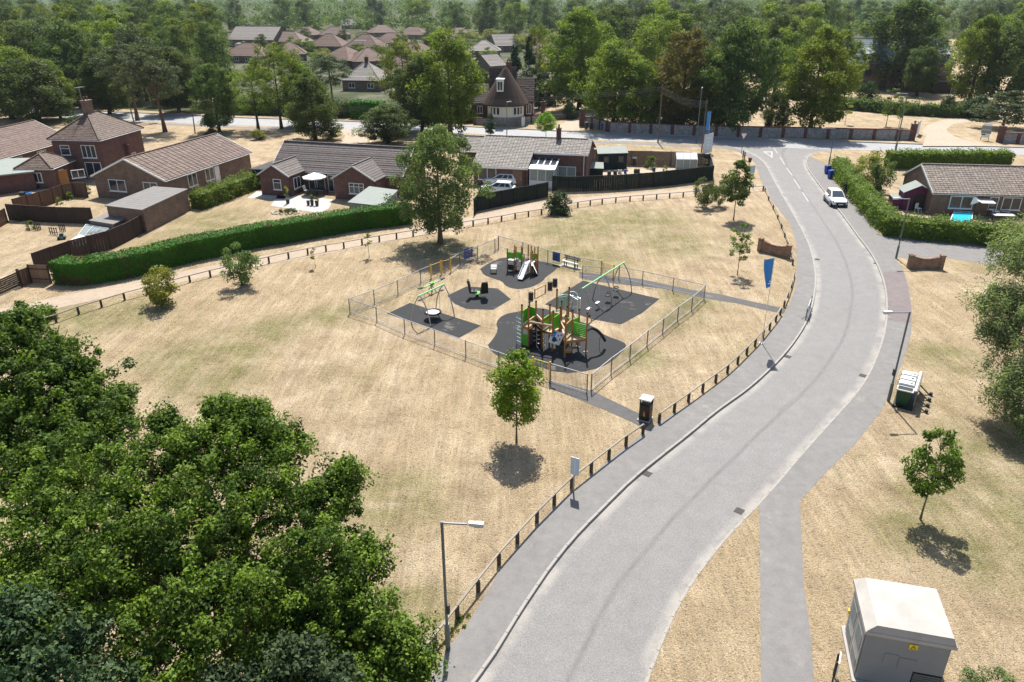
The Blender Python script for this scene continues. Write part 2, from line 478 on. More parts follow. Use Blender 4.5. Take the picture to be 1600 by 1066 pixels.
    M['darkgrey'] = plain('dark_grey_paint', (.05, .052, .055), .6)
    M['grey'] = plain('grey_grp', (.26, .265, .26), .7, .3, var=.14, scale=1.2)
    M['grey_roof'] = plain('weathered_pale_grp_roof', (.43, .405, .37), .9, .1, var=.3, scale=1.2)
    M['yellow'] = plain('yellow_gate_paint', (.62, .4, .06), .5, .4)
    M['warn'] = plain('warning_yellow', (.8, .62, .02), .5)
    M['red'] = plain('red_paint', (.5, .03, .03), .5)
    M['orange'] = plain('orange_plastic', (.6, .22, .06), .5)
    M['blue'] = plain('flag_blue', (.05, .25, .62), .6, var=.2)
    M['blue_bin'] = plain('blue_plastic', (.012, .05, .32), .4, .4)
    M['blue_sign'] = plain('blue_sign_board', (.015, .1, .36), .4, .4)
    M['pale_sign'] = plain('pale_sign_board', (.5, .6, .68), .4, .4)
    M['purple'] = plain('purple_timber', (.11, .022, .07), .7)
    M['pool'] = plain('pool_water', (.04, .5, .62), .08, .6, var=.1)
    M['carpaint'] = plain('white_car_paint', (.78, .79, .8), .18, .6, var=.02)
    M['tyre'] = plain('tyre_rubber', (.02, .02, .02), .8)
    M['cloth_dark'] = plain('dark_clothing', (.02, .02, .024), .9)
    M['skin'] = plain('skin', (.45, .26, .18), .6)
    M['hair'] = plain('dark_hair', (.03, .02, .015), .7)
    M['pot'] = plain('dark_plant_pot', (.05, .045, .045), .7)
    M['stone'] = plain('pale_stone', (.45, .42, .37), .85, var=.2)
    M['pink'] = plain('faded_pink_cloth', (.5, .3, .36), .8)
    M['teal'] = plain('teal_cover', (.1, .22, .21), .7)
mats()
# ------------------------------------------------------------------ ground, roads, pavements
def px(*pts): return [g(x, y) for x, y in pts]

def resample(pts, n):
    pts = [Vector(p) for p in pts]; L = [0.0]
    for a, b in zip(pts, pts[1:]): L.append(L[-1]+(b-a).length)
    out, j = [], 0
    for i in range(n):
        s = L[-1]*i/(n-1)
        while j < len(L)-2 and L[j+1] < s: j += 1
        k = (s-L[j])/max(1e-9, L[j+1]-L[j])
        out.append(pts[j].lerp(pts[j+1], k))
    return out

def smooth(pts, it=2):
    for _ in range(it):
        q = [pts[0]]
        for a, b in zip(pts, pts[1:]): q += [a.lerp(b, .25), a.lerp(b, .75)]
        pts = q+[pts[-1]]
    return pts

KL = smooth(px((744, 1063), (778, 1016), (806, 968), (837, 921), (868, 876), (906, 831), (944, 793), (987, 750), (1034, 712), (1078, 678),
       (1120, 642), (1171, 607), (1208, 573), (1233, 546), (1253, 518), (1266, 493), (1274, 462), (1276, 431), (1272, 405), (1265, 380),
       (1248, 347), (1226, 310), (1210, 282), (1201, 263), (1191, 250), (1176, 241), (1156, 233), (1128, 226)))
KR = smooth(px((1008, 1063), (1029, 1006), (1058, 940), (1100, 878), (1140, 830), (1187, 784), (1232, 731), (1278, 678), (1312, 642), (1348, 600),
       (1368, 560), (1381, 521), (1385, 487), (1384, 456), (1375, 422), (1360, 394), (1341, 370), (1319, 339), (1291, 303), (1271, 277),
       (1258, 257), (1261, 244), (1275, 237.5), (1320, 233.5)))
KL = [KL[0]+(KL[0]-KL[4]).normalized()*26]+KL
KR = [KR[0]+(KR[0]-KR[4]).normalized()*26]+KR
MN = px((-400, 150), (-150, 164), (0, 175), (104, 183), (214, 189), (367, 196), (540, 201.5), (728, 208.5), (869, 216), (1000, 221.5), (1130, 226.5), (1320, 234), (1500, 239), (1620, 242.5), (1900, 250), (2300, 262))
MF = px((-400, 138), (-150, 152), (0, 163), (104, 171.5), (214, 176), (367, 183.5), (540, 189), (728, 197.5), (869, 204), (1000, 209), (1130, 214), (1320, 221), (1500, 227), (1620, 231), (1900, 239), (2300, 250))
ZR = -0.12
def ribbon(name, A, B, n, z, mat, cols=7, kind='structure'):
    A, B = resample(A, n), resample(B, n)
    me = bpy.data.meshes.new(name); vs, fs, uv = [], [], []
    for i in range(n):
        for k in range(cols):
            p = A[i].lerp(B[i], k/(cols-1)); vs.append((p.x, p.y, z))
    for i in range(n-1):
        for k in range(cols-1):
            fs.append((i*cols+k, (i+1)*cols+k, (i+1)*cols+k+1, i*cols+k+1))
    me.from_pydata(vs, [], fs)
    u = me.uv_layers.new(name='UVMap')
    for l in me.loops:
        u.data[l.index].uv = ((l.vertex_index % cols)/(cols-1), l.vertex_index//cols*.5)
    me.materials.append(mat); me.update()
    if me.polygons[0].normal.z < 0: me.flip_normals()
    return link(name, me, None, kind)
road = ribbon('road', KL, KR, 160, ZR, M['road'], 9)
tag(road, 'pale grey asphalt road curving past the playground')
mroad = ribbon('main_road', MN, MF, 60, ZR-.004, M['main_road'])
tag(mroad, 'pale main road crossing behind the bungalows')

def inside(pt, poly):
    x, y = pt; r = False; n = len(poly); j = n-1
    for i in range(n):
        xi, yi = poly[i][0], poly[i][1]; xj, yj = poly[j][0], poly[j][1]
        if (yi > y) != (yj > y) and x < (xj-xi)*(y-yi)/(yj-yi)+xi: r = not r
        j = i
    return r
def sheet(name, pts, z, mat, kind='structure', parent=None, jitter=0.0, sub=0, label=None):
    pts = [Vector((p[0], p[1], 0)) for p in pts]
    if sub:
        q = []
        for a, b in zip(pts, pts[1:]+pts[:1]):
            m = max(1, int((b-a).length/sub))
            for i in range(m):
                p = a.lerp(b, i/m)
                if i: p += Vector((rng.uniform(-jitter, jitter), rng.uniform(-jitter, jitter), 0))
                q.append(p)
        pts = q
    n = len(pts)
    co = [Vector((p.x, p.y)) for p in pts]
    v, _e, f, *_ = delaunay_2d_cdt(co, [(i, (i+1) % n) for i in range(n)], [], 0, 1e-4)
    poly = [(p.x, p.y) for p in co]
    fs = [t for t in f if inside((sum(v[i].x for i in t)/3, sum(v[i].y for i in t)/3), poly)]
    me = bpy.data.meshes.new(name)
    me.from_pydata([(p.x, p.y, z) for p in v], [], [list(t) for t in fs]); me.materials.append(mat); me.update()
    if len(me.polygons) and me.polygons[0].normal.z < 0: me.flip_normals()
    o = link(name, me, parent, kind)
    if label: o['label'] = label
    return o
# the ground with the carriageways cut out of it
def ground():
    P1 = [(p.x, p.y) for p in KL]+[(p.x, p.y) for p in reversed(KR)]
    P2 = [(p.x, p.y) for p in MN]+[(p.x, p.y) for p in reversed(MF)]
    co, ed = [], []
    for P in (P1, P2, [(-9000, -400), (9000, -400), (9000, 14000), (-9000, 14000)]):
        b = len(co); co += [Vector(p) for p in P]; ed += [(b+i, b+(i+1) % len(P)) for i in range(len(P))]
    v, _e, f, *_ = delaunay_2d_cdt(co, ed, [], 0, 1e-4)
    fs = []
    for t in f:
        c = (sum(v[i].x for i in t)/3, sum(v[i].y for i in t)/3)
        if not inside(c, P1) and not inside(c, P2): fs.append(list(t))
    me = bpy.data.meshes.new('ground')
    me.from_pydata([(p.x, p.y, 0) for p in v], [], fs); me.materials.append(M['grass']); me.update()
    if me.polygons[0].normal.z < 0: me.flip_normals()
    o = link('ground', me, None, 'structure'); o['label'] = 'dry straw coloured grass ground'
    # earth face down to the carriageway
ground()

def strip_line(name, pts, w, z, mat, parent=None, label=None):
    pts = [Vector((p[0], p[1], 0)) for p in pts]; L, Rr = [], []
    for i, p in enumerate(pts):
        d = (pts[min(i+1, len(pts)-1)]-pts[max(i-1, 0)]).normalized(); s = Vector((-d.y, d.x, 0))*w/2
        L.append(p+s); Rr.append(p-s)
    mb = MB()
    for i in range(len(pts)-1):
        mb.quad((L[i].x, L[i].y, z), (Rr[i].x, Rr[i].y, z), (Rr[i+1].x, Rr[i+1].y, z), (L[i+1].x, L[i+1].y, z))
    o = mb.build(name, mat, parent, kind=None if parent else 'structure')
    if o.data.polygons[0].normal.z < 0: o.data.flip_normals()
    if label: o['label'] = label
    return o

# kerbs: stones one by one along both sides of the road
KST = MB(1).bx(-.452, .452, -.065, .065, -.14, .016).build('kerb_stone', M['concrete'], road, bevel=.012)
def kerb(line, side):
    pts = resample(line, 1200); L = 0.0; first = [True]
    tot = sum((b-a).length for a, b in zip(pts, pts[1:])); n = int(tot/.915)
    q = resample(pts, n+1)
    for i in range(n):
        a, b = q[i], q[i+1]
        if a.y < 10 or a.y > 118: continue
        d = (b-a).normalized(); s = Vector((-d.y, d.x, 0))*side*.062
        o = KST if not KST.get('used') else KST.copy()
        if not KST.get('used'): KST['used'] = 1
        else: COL.objects.link(o); o.parent = road
        c = (a+b)/2+s
        o.location = (c.x, c.y, rng.uniform(-.006, .004))
        o.rotation_euler = (0, 0, math.atan2(d.y, d.x)+rng.uniform(-.012, .012))
kerb(KL, 1); kerb(KR, -1)
def mkerb(line, side, lo, hi):
    mb = MB(); q = resample(line, 90)
    for a, b in zip(q, q[1:]):
        m = (a+b)/2
        X = proj(m)[0]
        if lo < X < hi: continue
        d = (b-a).normalized(); s = Vector((-d.y, d.x, 0))*side*.06
        mb.beam(a+s+Vector((0, 0, -.06)), b+s+Vector((0, 0, -.06)), .12, .16)
    mb.build('kerb', M['concrete'], mroad)
mkerb(MN, -1, 1120, 1325); mkerb(MF, 1, 1436, 1500)

# pavements
OL = px((671, 1063), (702, 1011), (735, 968), (778, 897), (830, 831), (877, 783), (906, 759), (949, 721), (1005, 676), (1034, 657), (1067, 638), (1106, 614),
        (1160, 569), (1208, 515), (1230, 484), (1244, 448), (1245, 417), (1244, 380), (1234, 350), (1215, 325), (1195, 296), (1187, 277), (1181, 257), (1167, 243), (1150, 236), (1126, 231))
OL = [OL[0]+(OL[0]-OL[2]).normalized()*26]+OL
def off(line, d):
    out = []
    for i, p in enumerate(line):
        t = (line[min(i+1, len(line)-1)]-line[max(i-1, 0)]).normalized()
        out.append(p+Vector((-t.y, t.x, 0))*d)
    return out
kl_in = off(KL, .1); kr_in = off(KR, -.1)
sheet('pavement', kl_in+list(reversed(OL)), .006, M['pavement'], jitter=.05, sub=0, label='grey pavement between the knee rail and the road')
iR = min(range(len(KR)), key=lambda i: (KR[i]-g(1187, 784)).length)
iE = min(range(len(KR)), key=lambda i: (KR[i]-g(1261, 244)).length)
PR = px((1279, 251), (1291, 258), (1305, 285), (1324, 308), (1347, 333), (1375, 367), (1398, 403), (1412, 423), (1420, 448), (1425, 484), (1424, 521), (1407, 574), (1379, 639), (1340, 690), (1293, 736), (1250, 783),
        (1256, 915), (1268, 1001), (1272, 1066))
PR += [PR[-1]+Vector((.1, -14, 0)), g(1190, 1066)+Vector((-.1, -14, 0)), g(1189, 1066), g(1188, 930), g(1186, 800)]
sheet('pavement', kr_in[iR:iE+1]+PR, .006, M['pavement'], label='grey pavement and footpath right of the road')
sheet('pavement_patch', px((1388, 500), (1386, 462), (1380, 425), (1411, 424), (1419, 450), (1424, 484), (1423, 505)), .011, M['pave_red'], label='reddish resurfaced stretch of pavement')
sheet('driveway', px((1398, 402), (1376, 369), (1431, 374), (1544, 382), (1640, 388), (1640, 420), (1550, 414), (1468, 402)), .010, M['pavement'], label='grey driveway below the hedge')
# asphalt paths across the grass
sheet('path', px((855, 594), (890, 602), (925, 611), (960, 628), (998, 646), (1022, 656), (1008, 671), (990, 661), (950, 643), (905, 625), (862, 607)), .010, M['path'], label='asphalt path from the playground gate to the pavement')
sheet('path', px((905, 425), (935, 429), (1000, 436), (1080, 453), (1120, 459), (1228, 483), (1224, 491), (1150, 474), (1100, 466), (1030, 450), (985, 446), (935, 441), (905, 434)), .010, M['path'], label='asphalt path from the far playground gate to the pavement')
# dirt track along the hedges
TC = px((-120, 516), (0, 493), (100, 470), (220, 446), (330, 423), (450, 400), (570, 378), (700, 353), (800, 331), (860, 318), (960, 309), (1080, 299), (1190, 290))
TC = smooth(TC, 2)
mbl, mbr = off(TC, 1.35), off(TC, -1.35)
sheet('dirt_track', mbl+list(reversed(mbr)), .008, M['track'], jitter=.3, sub=1.2, label='pale dirt track below the long hedge')
# gravel drives beyond the main road
sheet('gravel_drive', px((1441, 228.5), (1447, 213), (1440, 205), (1450, 195), (1475, 187), (1520, 181), (1600, 180), (1600, 186), (1530, 189), (1490, 193.5), (1478, 203), (1490, 213), (1520, 222), (1560, 228.5)), .012, M['gravel'], label='pale gravel drive sweeping up behind the wall gap')
sheet('gravel_drive', px((862, 204), (872, 196), (895, 186), (905, 181), (930, 172), (960, 168), (980, 172), (940, 178), (912, 190), (905, 205)), .012, M['gravel'], label='pale gravel drive beside the thatched cottage')
sheet('gravel_drive', px((525, 201), (540, 212), (530, 228), (510, 248), (560, 250), (575, 225), (572, 210), (560, 202)), .012, M['gravel'], label='pale gravel drive behind the ridge roofed bungalow')
sheet('footway', off(MN, -1.2)[4:11]+list(reversed(off(MN, -3.0)[4:11])), .008, M['pavement'], label='grey footway along the near side of the main road')
sheet('patio', px((423, 322), (436, 302), (520, 312), (514, 326), (498, 333)), .02, M['slab'], label='white slab patio between the two brick gables')
sheet('patio', px((386, 310), (401, 299), (447, 305), (445, 311)), .02, M['slab'], label='pale slab strip below the left brick gable')
sheet('patio', px((0, 296), (40, 286), (115, 287), (128, 294), (60, 305), (0, 303)), .02, M['gravel'], label='pale yard behind the two storey house')
sheet('lawn', px((300, 345), (390, 300), (415, 318), (440, 345), (385, 362), (300, 375), (230, 390)), .008, M['grass'], label='dry lawn behind the long hedge')
sheet('estate_ground', px((345, 180), (545, 184), (742, 192), (745, 150), (880, 140), (900, 112), (960, 60), (940, 34), (330, 30), (200, 60), (320, 120)), .06, M['verge'], label='grey green streets and gardens of the bungalow estate')
sheet('wood_floor', [(-9000, 455), (9000, 455), (9000, 13000), (-9000, 13000)], .09, M['woodfloor'], label='shaded dark green floor of the far woods')
sheet('wood_floor', [g(-900, 120), g(120, 120), g(330, 60), g(330, 28), g(940, 28), g(960, 66), g(1290, 100), g(1290, 40), g(1520, 40), g(1560, 120), g(2600, 150), Vector((560, 454, 0)), Vector((-560, 454, 0))], .05, M['woodfloor'], label='green brown floor of the wood behind the estate')
sheet('wood_floor', px((-500, 128), (-150, 148), (0, 160), (214, 172), (340, 180), (318, 120), (200, 62), (-700, 70)), .07, M['woodfloor'], label='shaded floor of the wood beyond the main road at the left')
sheet('vegetable_plot', px((905, 272), (930, 266), (1050, 262), (1100, 262), (1105, 268), (1000, 277), (940, 283)), .012, M['gravel'], label='pale gravel plot inside the dark garden fence')

# rubber safety surfaces
z1 = Z(530, 360, 5.33); z3 = Z(740, 370, 9.69); z2 = Z(740, 360, 4.1)
def mat_(pts, label):
    s_ = smooth(pts+pts[:1], 1)
    sheet('rubber_surface', s_[:-1], .014, M['rubber'], label=label)
sheet('rubber_surface', [z1(*p) for p in ((400, 695), (590, 605), (1180, 795), (1000, 897))], .014, M['rubber'], label='black rectangular rubber surface below the nest swing')
sheet('rubber_surface', [z1(*p) for p in ((900, 545), (1060, 468), (1320, 485), (1430, 575), (1280, 663), (1060, 655), (960, 612))], .014, M['rubber'], label='black six sided rubber surface below the rocker')
mat_([z3(*p) for p in ((100, 490), (220, 405), (460, 305), (760, 325), (960, 365), (1250, 420), (1280, 480), (1080, 620), (1060, 665), (900, 760), (700, 798), (560, 780), (470, 735), (440, 680), (280, 625), (150, 580))], 'black wavy rubber surface below the small slide')
sheet('rubber_surface', [z2(*p) for p in ((455, 475), (700, 323), (1190, 440), (1080, 530), (945, 603), (760, 570), (640, 530))], .014, M['rubber'], label='black rubber surface below the four seat swing')
mat_([z2(*p) for p in ((92, 735), (130, 690), (157, 640), (142, 590), (190, 540), (290, 520), (430, 490), (560, 545), (760, 610), (800, 650), (870, 685), (960, 715), (985, 745), (880, 850), (740, 903), (560, 918), (380, 862), (180, 822), (110, 775))], 'black rubber surface below the tall climbing tower')

# painted markings on the road
def mark(pts, mb): mb.poly([(p.x, p.y, ZR+.008) for p in pts])
zc = Z(1130, 190, 7.105)
mb = MB()
o_ = [zc(440, 324), (zc(549, 324)), zc(549, 398)]
ctr = (o_[0]+o_[1]+o_[2])/3
i_ = [ctr+(p-ctr)*.55 for p in o_]
for a in range(3):
    b = (a+1) % 3; mark([o_[a], o_[b], i_[b], i_[a]], mb)
mb.build('give_way_triangle', M['marking'], road, fix=False)
def dash(p, q, w, name='lane_dash'):
    d = (q-p).normalized(); s = Vector((-d.y, d.x, 0))*w/2
    m_ = MB(); mark([p+s, p-s, q-s, q+s], m_); o = m_.build(name, M['marking'], road, fix=False)
    if o.data.polygons[0].normal.z < 0: o.data.flip_normals()
for a, b, c, d in ((555, 275, 605, 345), (630, 385, 683, 468), (705, 505, 770, 590), (787, 630, 857, 735), (882, 775, 948, 878)):
    dash(zc(a, b), zc(c, d), .14)
for k in range(8):
    x0 = 0+k*70
    for yy in (262, 272): dash(zc(x0, yy+k*1.2), zc(x0+48, yy+k*1.2+.8), .22, 'give_way_dash')
mc = [a.lerp(b, .47) for a, b in zip(MN, MF)]
q = resample(mc, 121)
for i in range(0, 120):
    if 150 > q[i].y and -130 < q[i].x < 120: dash(q[i], q[i].lerp(q[i+1], .55), .14, 'main_road_dash')
# worn patches and grates
def dirp(x, y, x2, y2, w, name, mat, z=ZR+.005, parent=road):
    a, b = g(x, y), g(x2, y2); d = (b-a).normalized(); s = Vector((-d.y, d.x, 0))*w/2
    m_ = MB(); m_.poly([((p).x, (p).y, z) for p in (a+s, a-s, b-s, b+s)]); o = m_.build(name, mat, parent, fix=False)
    if o.data.polygons[0].normal.z < 0: o.data.flip_normals()
dirp(1219, 640, 1255, 612, .28, 'asphalt_patch', M['pavement'])
for x, y, x2, y2 in ((1006, 740, 1017, 741), (1226, 557, 1236, 558), (1275, 405, 1279, 406), (1366, 408, 1372, 416), (1344, 586, 1352, 588), (1150, 797, 1160, 800), (1221, 342, 1226, 342)):
    a, b = g(x, y, ZR), g(x2, y2, ZR); c = (a+b)/2
    dr = MB().bx(-.22, .22, -.2, .2, 0, .008)
    for k in range(6): dr.bx(-.18, .18, -.17+k*.062, -.14+k*.062, .008, .022)
    o = dr.build('drain_grate', M['drain'], road); o.location = (c.x, c.y, ZR); o.rotation_euler.z = .9
# ------------------------------------------------------------------ foliage
def nrmz(a): return a/np.maximum(1e-9, np.linalg.norm(a, axis=1, keepdims=True))
def leafmesh(name, C, N, size, tint, mat, asp=.62):
    n = len(C)
    rnd = nr.normal(size=(n, 3)); t1 = nrmz(np.cross(N, rnd)); t2 = np.cross(N, t1)
    s = size[:, None]
    a = C-t1*s*.5; c = C+t1*s*.5; b = C+t2*s*.5*asp+N*s*.12; d = C-t2*s*.5*asp+N*s*.12
    v = np.stack([a, b, c, d], 1).reshape(-1, 3).astype(np.float32)
    me = bpy.data.meshes.new(name)
    me.vertices.add(4*n); me.vertices.foreach_set('co', v.ravel())
    me.loops.add(4*n); me.loops.foreach_set('vertex_index', np.arange(4*n, dtype=np.int32))
    me.polygons.add(n); me.polygons.foreach_set('loop_start', np.arange(0, 4*n, 4, dtype=np.int32))
    me.polygons.foreach_set('loop_total', np.full(n, 4, dtype=np.int32))
    at = me.attributes.new('tint', 'FLOAT', 'FACE'); at.data.foreach_set('value', np.clip(tint, 0, 1).astype(np.float32))
    me.materials.append(mat); me.update(calc_edges=True)
    return me

def clumps(centres, rad, nl, ls, flat=.75, up=.45, hollow=.35, tv=.28):
    """leaves in ragged clumps round the given centres"""
    Cs, Ns, S, T = [], [], [], []
    for c, r in zip(centres, rad):
        k = max(6, int(nl*nr.uniform(.7, 1.3)))
        d = nrmz(nr.normal(size=(k, 3)))
        rr = r*(hollow+(1-hollow)*nr.random((k, 1))**.6)*nr.uniform(.85, 1.2, (k, 1))
        p = d*rr; p[:, 2] *= flat
        Cs.append(np.asarray(c)[None]+p)
        n = d*.55+np.array([[0, 0, up]])+nr.normal(size=(k, 3))*.55
        Ns.append(nrmz(n)); S.append(ls*nr.uniform(.6, 1.35, k))
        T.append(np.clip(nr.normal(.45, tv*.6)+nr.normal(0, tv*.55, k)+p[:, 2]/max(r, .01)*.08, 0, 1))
    return np.concatenate(Cs), np.concatenate(Ns), np.concatenate(S), np.concatenate(T)

ENV = {
    'round': lambda t: math.sqrt(max(0, 1-(2*t-1)**2))**.8,
    'oval': lambda t: math.sin(math.pi*min(1, max(0, t*.9+.08)))**.6*(1.08-.2*t),
    'dome': lambda t: (1-t**2.6)**.5*(.62+.38*min(1, t*4)),
    'cone': lambda t: (1-t)**.85*min(1, .5+t*5)+.03,
    'umb': lambda t: (math.sin(math.pi*(t*.85+.1))**.6),
    'skirt': lambda t: (1-t**2.2)**.5,
    'col': lambda t: min(1, t*5+.35)*(1-t**4)**.6,
}
def skeleton(mb, H, zb, cen, tr, lean=(0, 0), nlimb=14, lr=.3, sides=7):
    """tapered trunk with limbs reaching into the crown"""
    top = zb+(H-zb)*.72
    tp = []
    for i in range(7):
        k = i/6; tp.append(Vector((lean[0]*k*k+rng.uniform(-.06, .06)*H*.03*i, lean[1]*k*k+rng.uniform(-.06, .06)*H*.03*i, top*k-.05)))
    rs = [tr*(1.35 if i == 0 else 1)*(1-.82*(i/6)**.9) for i in range(7)]
    mb.smooth = True
    mb.tube(tp, rs, sides)
    idx = list(range(len(cen))); rng.shuffle(idx)
    for j in idx[:nlimb]:
        c = Vector(cen[j])
        zt = max(zb*.75, min(top*.95, c.z-.35*math.hypot(c.x, c.y)))
        k = zt/top; i = min(5, int(k*6)); st = tp[i].lerp(tp[i+1], k*6-i)
        m_ = st.lerp(c, .5)+Vector((rng.uniform(-.1, .1), rng.uniform(-.1, .1), .06))*(c-st).length
        r0 = max(.02, tr*(1-.8*k)*lr*1.4)
        mb.tube([st, st.lerp(m_, .5), m_, m_.lerp(c, .55), c], [r0, r0*.8, r0*.6, r0*.42, r0*.2], 5, cap=False)
    mb.smooth = False

PT = {}
def proto(kind, seed, H, zb, Rd, env, ncl, cs, nl, ls, mat, tr, bark='bark', lean=(0, 0), flat=.75, nlimb=14, lobes=.3, skirt=0, up=.45, asp=.62):
    global nr
    nr = np.random.default_rng(seed); rng.seed(seed)
    ph = nr.uniform(0, 6.28, 8)
    cen, rad = [], []
    while len(cen) < ncl:
        t = nr.random(); e = ENV[env](t)
        if nr.random() > e+.08: continue
        an = nr.uniform(0, 2*math.pi)
        lob = 1+lobes*(.5*math.sin(2*an+ph[0]+t*3)+.35*math.sin(3*an+ph[1]-t*5)+.35*math.sin(5*an+ph[2]+t*9))
        r = Rd*e*lob*math.sqrt(nr.uniform(.18, 1))*.9
        cen.append((r*math.cos(an)+lean[0]*t, r*math.sin(an)+lean[1]*t, zb+(H-zb)*(t*.94+.02)))
        rad.append(cs*nr.uniform(.65, 1.3)*(.6+.4*e))
    mb = MB(); skeleton(mb, H, zb, cen, tr, lean, nlimb)
    tk = mb.build('trunk', M[bark]); tm = tk.data; bpy.data.objects.remove(tk)
    if skirt:
        for _ in range(skirt):
            an = nr.uniform(0, 6.28); cen.append((Rd*.3*math.cos(an), Rd*.3*math.sin(an), nr.uniform(.3, zb+1))); rad.append(cs*.8)
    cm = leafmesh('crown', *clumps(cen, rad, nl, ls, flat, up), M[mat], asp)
    PT[kind] = (tm, cm, H, Rd)
proto('lime', 1, 18, .9, 6.5, 'oval', 215, 1.45, 131, 0.36, 'lf_lime', .42)
proto('lime2', 2, 18, 1.2, 6.5, 'oval', 230, 1.4, 131, 0.36, 'lf_lime', .42, lobes=.45)
proto('dark', 3, 16, 1.2, 6.5, 'dome', 215, 1.45, 131, 0.36, 'lf_dark', .42, lobes=.4)
proto('dark2', 4, 17, 1.0, 6.5, 'oval', 215, 1.45, 124, 0.374, 'lf_dark', .42, lobes=.5)
proto('brown', 5, 17, 1.0, 6.5, 'oval', 201, 1.35, 124, 0.346, 'lf_brown', .4)
proto('airy', 6, 16, 4.5, 5.5, 'umb', 92, 1.15, 101, 0.302, 'lf_lime', .3, lobes=.5, nlimb=26)
proto('pine', 7, 16, 7.5, 5, 'umb', 71, 1.2, 148, 0.302, 'lf_pine', .34, 'bark_pine', lean=(1.2, 0), flat=.5, nlimb=24, lobes=.5)
proto('pine2', 8, 15, 5.5, 5, 'dome', 80, 1.15, 148, 0.302, 'lf_pine', .34, 'bark_pine', lean=(-1.6, 0), flat=.5, nlimb=24, lobes=.5)
proto('cypress', 9, 12, .5, 2.4, 'cone', 90, 0.8, 70, 0.3, 'lf_con', .2, lobes=.15)
proto('column', 10, 8, .3, 1.4, 'col', 60, 0.6, 70, 0.26, 'lf_con', .14, lobes=.15)
proto('cedar', 11, 9, 1.6, 5, 'skirt', 90, 1.2, 90, 0.36, 'lf_pine', .3, 'bark_pine', flat=.35, lobes=.35)
proto('ash', 12, 11.2, 1.3, 5.0, 'oval', 240, 0.95, 105, 0.27, 'lf_ash', .28, 'bark_pale', lobes=.35, nlimb=40, asp=.45)
proto('young', 13, 5.4, 1.35, 1.5, 'oval', 100, 0.44, 100, 0.135, 'lf_young', .055, 'bark_pale', lobes=.25, nlimb=30)
proto('young2', 14, 5.0, 1.3, 1.3, 'oval', 62, 0.36, 75, 0.15, 'lf_oak', .055, 'bark_pale', lobes=.45, nlimb=30)
proto('young3', 15, 6.4, 1.6, 1.5, 'oval', 75, 0.45, 90, 0.17, 'lf_oak2', .06, 'bark_pale', lobes=.3, nlimb=30)
proto('thin', 16, 5.6, 1.6, 1.25, 'umb', 34, 0.34, 50, 0.16, 'lf_oak', .045, 'bark_pale', lobes=.5, nlimb=30)
proto('shrub', 17, 3.0, .25, 1.6, 'round', 46, 0.5, 95, 0.15, 'lf_ash', .06, lobes=.45, nlimb=18)
proto('shrub_yel', 18, 3.0, .2, 1.3, 'oval', 40, 0.45, 95, 0.15, 'lf_yel', .05, lobes=.5, nlimb=18)
proto('bush', 19, 2.4, .1, 1.8, 'dome', 46, 0.6, 90, 0.2, 'lf_blue', .06, lobes=.4, nlimb=10)
proto('sapling', 20, 2.6, 1.2, .45, 'oval', 10, 0.2, 26, 0.14, 'lf_yel', .022, 'bark_pale', nlimb=9)
proto('gold', 21, 5.5, .1, 2.2, 'dome', 60, 0.7, 90, 0.2, 'lf_yel', .08, lobes=.35)
proto('wood', 22, 20, 1.0, 7, 'dome', 85, 2.1, 128, 0.478, 'lf_dark', .4, lobes=.4, nlimb=6)
proto('wood2', 23, 20, 1.0, 6.5, 'oval', 85, 2, 128, 0.478, 'lf_pine', .4, lobes=.5, nlimb=6)
proto('wood3', 24, 18, 1.0, 6.5, 'round', 85, 1.9, 128, 0.45, 'lf_lime', .4, lobes=.45, nlimb=6)
proto('garden', 25, .9, .02, .5, 'dome', 14, 0.2, 40, 0.11, 'lf_laurel', .02, nlimb=3)
USED = {}
def plant(kind, x, y, top, hw, label, cat='tree', group=None, rz=None, b=None, h=None, name=None):
    tm, cm, H, Rd = PT[kind]
    b = b or g(x, y)
    h = h or max(.3, hgt(b, top))
    r = hw*depth(Vector((b.x, b.y, h*.6)))/FPX if hw else Rd*h/H
    nm = name or {'tree': 'tree', 'shrub': 'shrub', 'sapling': 'sapling'}.get(cat, cat.replace(' ', '_'))
    o = thing(nm, label, cat, b, rng.uniform(0, 6.28) if rz is None else rz, group)
    o.scale = (r/Rd, r/Rd, h/H)
    link('trunk', tm, o); link('crown', cm, o)
    return o

